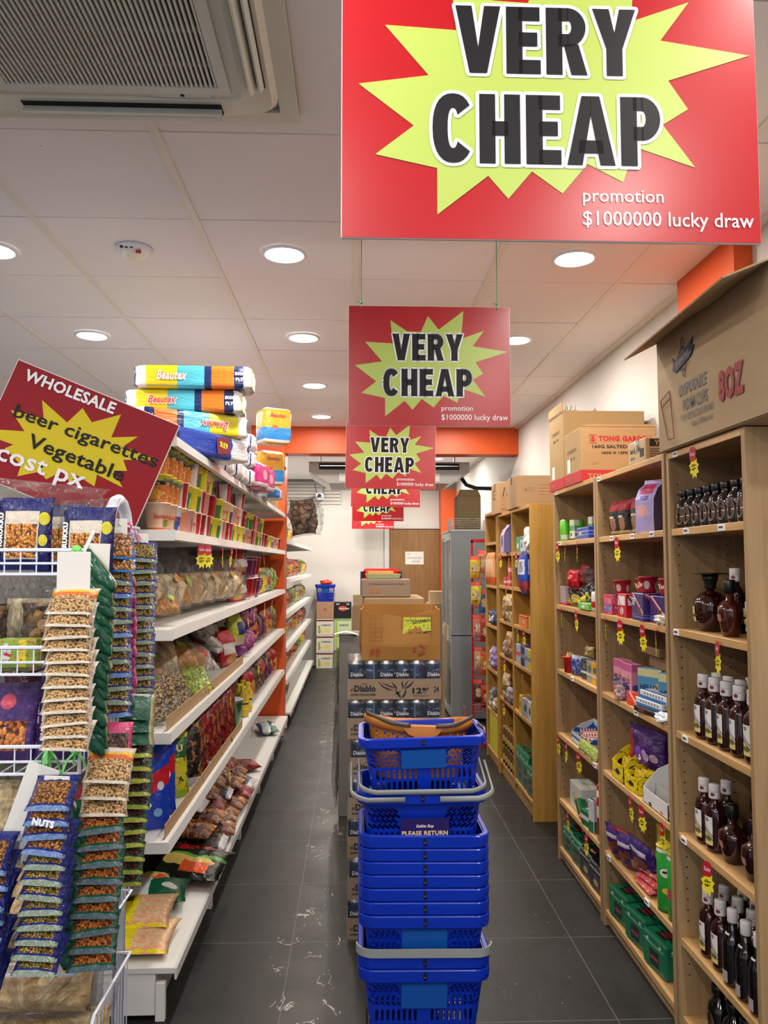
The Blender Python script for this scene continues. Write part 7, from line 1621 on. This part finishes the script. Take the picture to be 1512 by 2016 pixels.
def cbag(w, h, d, cm, lab=None, seed=1, neck=True, fill_=.6):
    def f():
        t = thing('clear_snack_bag'); mb = MB(); mb.pillow(w * .90, h * fill_, d * .88, 12, 10, seed + 3, .45, 0, .0, .5); tag(mb.build('snack_filling', cm, t, True, loc=(0, 0, h * .05)), kind='stuff')
        MB().pillow(w, h, d, 16, 18, seed, .55, 0, .03, .35).build('wrapper', WRAP, t, True)
        if neck: MB().pillow(w * .5, h * .22, d * .3, 8, 8, seed + 5, .8, 0, .02, .4).build('gathered_neck', WRAP, t, True, loc=(0, 0, h * .93))
        if lab:
            mb = MB().cbox(-.028, .028, -.0006, .0006, -.02, .02, .0003); mb.build('product_label', lab, t, loc=(w * .1, -d * .49, h * .5), rot=(-.1, .5, 0))
        return t
    return f
LG1 = film('label_green', [('bar', .1, .9, .05, .3, 12, (30, 30, 30)), ('e', .5, .68, .3, .16, (60, 60, 40)), ('e', .5, .68, .24, .1, (190, 200, 90))], (150, 180, 60), .4, .02); LR1 = film('label_stripe', [('bar', 0, 1, 0, 1, 5, (190, 40, 30), 1)], (224, 190, 60), .4, .02); LGr = mat('label_grey_card', (186, 172, 140), .6)
big = [('a', .30, .26, .17, CR1, None, 1), ('b', .30, .26, .17, CR3, LR1, 2), ('c', .28, .24, .15, CR2, LG1, 3)]
def cb(k_, y, x, z, rz, rx, lb, s=1, ry=0):
    q = big['abc'.index(k_)]; z += q[2] * s * .42 * abs(math.sin(rx)); put('cb' + k_, cbag(*q[1:6], q[6]), lb, 'bag', (x, y, z), (rx, ry, LR + rz), 'clear bags of crackers and chips', (s * .84, s * .84, s * 1.04))
pos_ = [('a', 3.02, -.80), ('b', 3.28, -.80), ('c', 3.52, -.80), ('a', 3.78, -.79), ('b', 4.02, -.78), ('a', 4.26, -.77), ('b', 4.50, -.76), ('a', 4.72, -.75)]
for i, (k_, y, x) in enumerate(pos_):
    cb(k_, y, x + .03, 1.345, -.25 + rnd.uniform(-.1, .1), -.25, 'crinkled clear bag of pale crackers on the bag shelf, %s from the wire stand, front' % ORD[i], .92)
    cb('abc'[(i + 1) % 3], y + .08, x - .17, 1.345, -.1, -.05, 'crinkled clear bag at the back of the bag shelf, %s from the wire stand' % ORD[i], .85)
cb('c', 3.00, -.70, 1.346, -.9, -.6, 'small clear bag of reddish chips at the near end of the bag shelf', .5); MB().cbox(-.03, .03, -.001, .001, 0, .045, .0004).build('grey_card', LGr, PROTO['cbc'], loc=(-.08, -.09, .02)) if False else None
for i, (k_, y, x, z, rz, rx, s) in enumerate((('c', 3.20, -.79, .99, -.5, -.9, 1.0), ('b', 3.42, -.79, 1.02, -.3, -.8, .95), ('c', 3.66, -.77, .99, -.6, -.9, 1.0), ('c', 3.90, -.76, .99, -.4, -1.0, .9), ('a', 3.25, -.98, .98, 0, -.05, .9), ('a', 3.75, -.98, .98, 0, -.05, .9))):
    cb(k_, y, x, z, rz, rx, 'clear bag of orange chips on the third shelf, %s from the near end' % ORD[i], s)
PNT = crack('crushed_peanut', [(206, 174, 126), (190, 156, 106), (214, 186, 144)], 90)
for i, (y, x, rz, rx) in enumerate(((2.93, -.735, -.6, -.35), (3.10, -.735, -.8, -.45), (3.30, -.715, -.4, -.5))):
    put('peab', cbag(.17, .19, .085, PNT, None, 6, False, .86), 'small clear bag of crushed peanuts, %s from the near end of the third shelf' % ORD[i], 'bag', (x, y, .978), (rx, 0, LR + rz), 'small bags of crushed peanuts')
for i, (y, x) in enumerate(((3.50, -.70), (3.62, -.69))): lay('leafy green', 'small, before the clear noodle bags', y, x, .985, .12, .14, .05, -.9, -.8)
BLK = mat('blue_film', (20, 60, 150), .25)
put('blutop', bag('snack_bag', .12, .16, .05, BLK, 44, .5), 'crumpled dark blue bag behind the crushed peanuts', 'bag', (-.83, 3.16, 1.06), (-.3, 0, LR - .4))
# brown liner board behind the price rails, torn white notes
for z in (.60, .975):
    o = MB().box(-.0015, .0015, 0, 1.9, .0, .05).build('board_strip', CARD, None, loc=(-.668, 2.86, z + .001)); tag(o, 'long strip of brown board behind the price rail of the %s shelf' % {.60: 'blue bag', .975: 'peanut'}[z], 'board')
# sale tags below rails
def ltag(lst):
    for (y, z, w_) in lst: put('sale_tag', None, 'yellow starburst sale tag hanging ' + w_, 'price tag', (GX + .016, y, z - .034), (rnd.uniform(-.1, .1), 0, (LR - 1.15 if 'under the cup noodles, first' in w_ or 'under the cup noodles, second' in w_ else LR + rnd.uniform(-.15, .2))), 'sale tags on the shelf edges')
ltag([(3.30, 1.69, 'under the cup noodles, first from the wire stand'), (3.44, 1.69, 'under the cup noodles, second from the wire stand'), (3.80, 1.69, 'under the cup noodles, third from the wire stand'), (4.10, 1.69, 'under the cup noodles, fourth from the wire stand'), (4.25, 1.69, 'under the cup noodles, fifth from the wire stand'), (5.5, 1.69, 'under the cup noodles near the column'),
      (4.72, 1.335, 'above the lime squeeze pack'), (5.05, 1.335, 'above the purple noodle packs'), (5.6, 1.335, 'above the orange spice bags'), (6.1, 1.335, 'above the silver snacks'), (4.6, .975, 'above the green tubs'), (5.3, .975, 'above the red spice bags'), (5.8, .975, 'above the violet coffee bags'), (4.1, .975, 'above the dark red chips'), (5.0, .60, 'over the base deck, towards the column'), (4.1, .60, 'over the base deck heap')])
# far shelving beyond the column
kk = list(FOILS)
for si, z in enumerate([1.80, 1.42, 1.08, .76, .45, .15]):
    y = 7.75; i = 0
    while y < 11.6:
        if not (si == 0 and i > 6) and not (si == 5 and i not in (2, 3, 4)):
            kd = [kk[13], kk[12], kk[16], kk[15], kk[12], kk[11], kk[13], kk[14]][(i // 2 + si * 3) % 8]
            put('far%s' % kd, lambda: bag('foil_bag', .22, .22, .12, FOILS[kd], 5, .35, nu=7, nv=7)(), '%s bag beyond the column, %s shelf from the top, %s from the column' % (kd, ORD[si], ORD[i]), 'bag', (-.76 - rnd.uniform(0, .03), y, z + .002), (-.1, 0, LR - rnd.uniform(0, .2)), 'bags on the shelving beyond the column', rnd.uniform(.85, .98))
        y += .24; i += 1
put('bigroll', cbag(.42, .36, .30, crack('brown_onion', [(120, 92, 70), (96, 72, 54), (140, 112, 88)], 20), None, 3, True, .8), 'large clear bulging sack of brown goods on top of the shelving beyond the column', 'bag', (-.66, 7.95, 2.03), (.1, 1.45, LR - .8)) 
t = carton(.28, .3, .20, CARD_D, False); t.name = 'open_carton'; tag(t, 'dark brown carton on the shelving beyond the column, under the clear sack', 'box'); t.location = (-.75, 7.70, 1.801); t.rotation_euler = (0, 0, LR)

# ================================================================== THE WIRE STAND'S GOODS
def win(name, edge, nuts, sc=16, band=None, e2=None):
    L = [('nuts', .10, .90, .14, .72, sc, nuts)]
    if band: L.append(('v', .72, .92, band))
    if e2: L.append(('v', .0, .10, e2))
    return film(name, L, edge, .13, .8, 8)
NUTB = [(176, 122, 66), (150, 96, 48), (200, 150, 88), (120, 72, 36)]; MIXN = [(176, 130, 60), (110, 128, 50), (196, 160, 90), (150, 84, 44), (206, 190, 130)]; PEAN = [(196, 156, 104), (176, 134, 84), (208, 172, 122)]; DARKN = [(84, 50, 40), (60, 36, 30), (110, 70, 54)]; REDN = [(186, 104, 46), (160, 80, 34), (206, 130, 66)]
M_BLUE = win('nut_blue', (24, 36, 120), NUTB, 22, None, (110, 140, 190)); M_MIX = win('nut_mix', (26, 40, 120), MIXN, 24, None, (140, 156, 140)); M_TAN = film('nut_tan', [('nuts', .04, .96, .06, .80, 22, PEAN), ('v', .80, .90, (214, 204, 190))], (206, 196, 180), .14, .5); M_TANT = film('nut_tan_top', [('nuts', .04, .96, .06, .60, 22, PEAN), ('v', .60, .72, (206, 100, 30)), ('v', .72, .84, (222, 180, 50))], (206, 196, 180), .14, .5)
M_GREEN = film('green_sleeve', [('u', .86, 1, (150, 140, 100)), ('blot', 4, .70, (120, 140, 110))], (6, 78, 54), .1, .4, 5); M_GRN2 = win('nut_green', (10, 84, 56), REDN, 18, None, (90, 112, 120)); M_PINK = film('pink_sleeve', [('u', .84, 1, (190, 150, 120))], (190, 50, 130), .12, .5); M_DARK = win('nut_dark', (20, 74, 48), DARKN, 22, None, (170, 176, 70)); M_SKY = film('sky_sleeve', [('nuts', .3, .95, .05, .9, 13, NUTB)], (30, 110, 190), .12, .5)
HCARD = mat('hanger_card', (214, 212, 206), .6, nz=.03); 
def strip(label, x, y, zt, zb, n, seq, w=.10, ph=.085, face=0, lean=0.0, card=None, sh=.0, tilt=.75, roll=0, d=.028, tube=False):
    """shingled packets stapled down a card; one thing that sways together"""
    t = thing('snack_strip', label, 'snack strip', (x, y, zt), (0, lean, face), 'strips of nut packets on the wire stand')
    L = zt - zb; rr = random.Random(int(abs(x * 1000) + zt * 100))
    if card: MB().cbox(-card[0] / 2, card[0] / 2, -.0012, .0012, -L * .9, card[1], .0004).build('hanger_card', HCARD, t)
    for i in range(n):
        m_ = seq(i) if callable(seq) else seq; key = ('pk', m_.name, w, ph, i % 3, d)
        if key not in TEXT: TEXT[key] = (MB().blob(w / 2, d / 2, ph / 2, 12, 10, i % 3, .16, cz=ph / 2, power=.8) if tube else MB().pillow(w, ph, d, 10, 9, (i % 3) * 3 + 1, .28, 0, .06, .4)).mesh('packet', m_, True)
        o = bpy.data.objects.new('packet', TEXT[key]); COL.objects.link(o); o.parent = t
        o.location = (sh * i - math.sin(roll) * ph / 2 + rr.uniform(-.003, .003), -.012 - .5 * ph * math.sin(tilt) + rr.uniform(-.003, .003), -(i + .5) * L / n - ph * .5 * math.cos(tilt) + ph * .2)
        o.rotation_euler = (-tilt + rr.uniform(-.12, .12), roll + rr.uniform(-.07, .07), rr.uniform(-.1, .1))
    return t
def pt(px, py, Y):
    # picture reading of a hanging point, taken once at depth Y
    return (px - 699) / 1545 * Y, EYE + (1110 - py) / 1545 * Y
A = strip('strip of tan cashew packets with an orange top label, under the tall white card', -.583, 1.655, 1.49, 1.195, 12, lambda i: M_TANT if i == 0 else M_TAN, .098, .075, .12, .0, (.066, .105), 0, .85)
strip('strip of dark green sleeved packets beside the tan cashews', -.572, 1.77, 1.555, 1.185, 19, M_GREEN, .036, .125, .1, .03, (.05, .06), 0, .30, -.72, .036, True)
strip('strip of brown nut packets with blue tops, the one behind the green strip', -.580, 1.93, 1.61, 1.205, 13, lambda i: M_SKY if i < 2 else M_MIX if i % 3 else M_BLUE, .085, .085, .35, .0, (.05, .07), 0, .8)
strip('strip of magenta sleeved packets between two nut strips', -.575, 2.01, 1.55, 1.18, 15, M_PINK, .026, .09, .1, -.02, (.03, .05), 0, .3, -.5, .026, True)
strip('strip of mixed nut packets with blue edges, the one closest to the white shelving', -.568, 2.10, 1.60, 1.205, 13, M_MIX, .085, .08, .3, .0, (.04, .05), 0, .85)
strip('strip of blue nut packets hanging from the middle basket beside the tilted card', -.598, 1.63, 1.115, .775, 12, lambda i: M_BLUE if i < 4 else M_MIX, .088, .085, .0, .05, (.05, .03), 0, .85)
strip('strip of blue nut packets under the long tilted white card', -.712, 1.62, 1.0, .72, 9, M_BLUE, .095, .09, .0, .05, None, 0, .85)
t = MB().cbox(-.033, .033, -.0012, .0012, -.19, 0, .0004).build('hanging_card', HCARD, None, loc=(-.63, 1.652, 1.160), rot=(0, .33, 0)); tag(t, 'long blank white card hanging tilted above a strip of blue nut packets', 'card')
strip('strip of tan and green nut packets under the second white card', -.535, 1.76, 1.135, .72, 12, lambda i: M_TANT if i == 0 else M_TAN if i < 3 else M_GRN2, .10, .09, .25, .06, (.06, .03), 0, .85)
strip('strip of dark green sleeves hanging beside the tan and green packets', -.60, 1.745, 1.02, .74, 11, M_GREEN, .032, .10, .1, .06, None, 0, .35, -.7, .03, True)
strip('strip of dark brown nut packets with green edges near the blue snack bags', -.530, 1.98, 1.22, .80, 14, lambda i: M_GREEN if i < 3 else M_DARK, .085, .08, .25, .06, (.04, .03), 0, .85)
strip('strip with a pink topped packet hanging before the dark brown ones', -.555, 1.86, 1.165, 1.02, 3, lambda i: film('pink_top', [('nuts', .1, .9, .05, .7, 13, DARKN), ('v', .7, 1, (190, 60, 110))], (190, 60, 110), .15, .4), .08, .10, .3, .05, None, 0, .5)
for tx, x, y, z, w_, rz in (('NUTS', -.586, 1.592, 1.070, .042, .1), ('NUTS', -.690, 1.577, .945, .05, 0)):
    letter(COL.objects[[o.name for o in COL.objects if o.get('label', '').startswith('strip of blue nut packets')][0 if x > -.6 else 1]], tx, WHITE, (.01, -.083, -.035), w_, .014, bold=.06, rot=-.15)
# bags standing in the top basket
MUR = film('murukku_bag', [('r', .16, .80, .14, .80, (206, 196, 180)), ('nuts', .20, .78, .16, .62, 26, [(214, 140, 60), (196, 116, 44), (226, 164, 84)]), ('e', .88, .70, .09, .09, (206, 196, 50)), ('e', .88, .4, .07, .08, (206, 196, 50)), ('r', .04, .15, .2, .8, (30, 26, 40))], (26, 32, 96), .14, .5, 7)
def mur():
    t = thing('snack_bag'); MB().pillow(.125, .165, .045, 14, 16, 3, .2, 0).build('foil', MUR, t, True)
    letter(t, 'MURUKKU', WHITE, (-.047, -.014, .085), .085, .0115, bold=.06, rot=PI / 2, lift=.006); return t
for i, (x, y, z, a) in enumerate(((-.735, 1.80, 1.575, .05), (-.60, 1.82, 1.555, -.05), (-.615, 1.83, 1.485, .0), (-.735, 1.80, 1.44, .05), (-.87, 1.80, 1.56, .1), (-.70, 1.93, 1.57, 0))):
    if z < 1.54: continue
    put('mur', mur, 'dark blue bag of fried snacks in the top basket, %s from the tube' % ['second', 'first', '', '', 'third', 'fourth'][i], 'bag', (x - .012, y, z - .02), (-.08, 0, a), 'fried snack bags in the top basket')
o = MB().pillow(.34, .10, .09, 22, 10, 8, .9, 0, .05, .4).build('plastic_wrapping', WRAP, None, True, loc=(-.76, 1.86, 1.665), rot=(-.15, .10, 0)); tag(o, 'crinkled clear plastic sheet over the fried snack bags', 'plastic sheet')
o = MB().pillow(.15, .07, .07, 14, 8, 18, .9, 0, .05, .4).build('plastic_wrapping', WRAP, None, True, loc=(-.635, 1.90, 1.655), rot=(-.1, -.05, 0)); tag(o, 'smaller crinkled plastic piece next to the tube of the stand', 'plastic sheet')
# second basket: bags and a small printed box; third: purple bags; below: big cracker bags
SB = pbox('snack_box', .085, .04, .07, film('lime_snack', [('e', .22, .6, .13, .3, (206, 204, 200)), ('u', .55, .75, (214, 196, 40)), ('v', 0, .1, (60, 90, 40)), ('blot', 6, .6, (190, 60, 40))], (130, 160, 50), .3, .03))
put('sb', SB, 'small lime green printed snack box in the second basket', 'box', (-.745, 1.775, 1.333), (0, 0, .05))
BRF = crack('brown_chips', [(150, 112, 62), (120, 84, 44), (172, 134, 84)], 40)
def wbag(lb, x, y, z, w, h, d, cm, s, rx=-.15, rz=0, grp='clear bags on the wire stand'):
    z += d * .42 * abs(math.sin(rx)); x -= .03
    put('w%s%s%s' % (w, h, cm.name), cbag(w, h, d, cm, None, s, True, .72), lb, 'bag', (x, y, z), (rx, 0, rz), grp)
wbag('clear bag of brown chips in the second basket, against the tube', -.69, 1.90, 1.34, .17, .17, .10, BRF, 11); wbag('clear bag of brown chips in the second basket, in the middle', -.86, 1.88, 1.34, .17, .17, .10, BRF, 11, -.1, .2); wbag('pale clear bag at the back of the second basket', -.76, 2.05, 1.36, .24, .15, .10, CR3, 12)
PUR = film('purple_snack', [('nuts', .2, .85, .12, .5, 14, REDN), ('e', .5, .75, .14, .1, (206, 80, 100)), ('v', .86, 1, (60, 40, 90))], (74, 46, 110), .15, .5)
for i, (x, y, z, rz, rx) in enumerate(((-.655, 1.83, 1.13, .2, -.3), (-.78, 1.82, 1.13, 0, -.2), (-.90, 1.84, 1.13, .1, -.2), (-.72, 1.97, 1.14, -.1, -.2))):
    put('pur', lambda: (lambda t: (MB().pillow(.13, .17, .05, 12, 12, 6, .3).build('foil', PUR, t, True), letter(t, 'MURUKKU', WHITE, (-.045, -.016, .08), .08, .011, bold=.06, rot=PI / 2, lift=.006), t)[-1])(thing('snack_bag')), 'purple fried snack bag in the third basket, %s from the tube end' % ORD[i], 'bag', (x, y, z), (rx, 0, rz), 'purple snack bags')
MAR = mat('maroon_film', (70, 14, 44), .2)
put('mar', bag('maroon_bag', .26, .16, .08, MAR, 14, .4), 'dark maroon bag filling the back of the third basket', 'bag', (-.78, 2.08, 1.14), (0, 0, 0))
wbag('big clear bag of pale crackers above the lowest rail, beside the tilted card', -.74, 1.88, .90, .22, .20, .15, CR3, 21, -.2); wbag('big clear bag of pale crackers deep in the stand', -.90, 1.95, .90, .22, .20, .15, CR3, 21, -.1, .3)
wbag('big clear bag of tan crackers in the fourth basket, by the tube', -.66, 1.88, .71, .26, .18, .16, CR1, 22, -.5, .2); wbag('big clear bag of tan crackers in the fourth basket, further along', -.88, 1.88, .71, .26, .18, .16, CR1, 22, -.4, -.1)
for i, (x, z, s_) in enumerate(((-.70, .50, 23), (-.90, .50, 24), (-.66, .34, 25), (-.86, .34, 26))):
    wbag('big clear bag of tan crackers low in the stand, %s' % ['upper by the tube', 'upper further along', 'lower by the tube', 'lower further along'][i], x, 1.90, z, .28, .20, .17, CR1, 22, -.45, .1 * i)
mb = MB().box(-.30, .30, -.002, .002, -.62, 0); o = mb.build('grey_backing_card', mat('backing_card', (120, 116, 110), .6), None, loc=(-1.0, 2.168, 1.60)); tag(o, 'grey card sheet at the back of the wire stand', 'card')
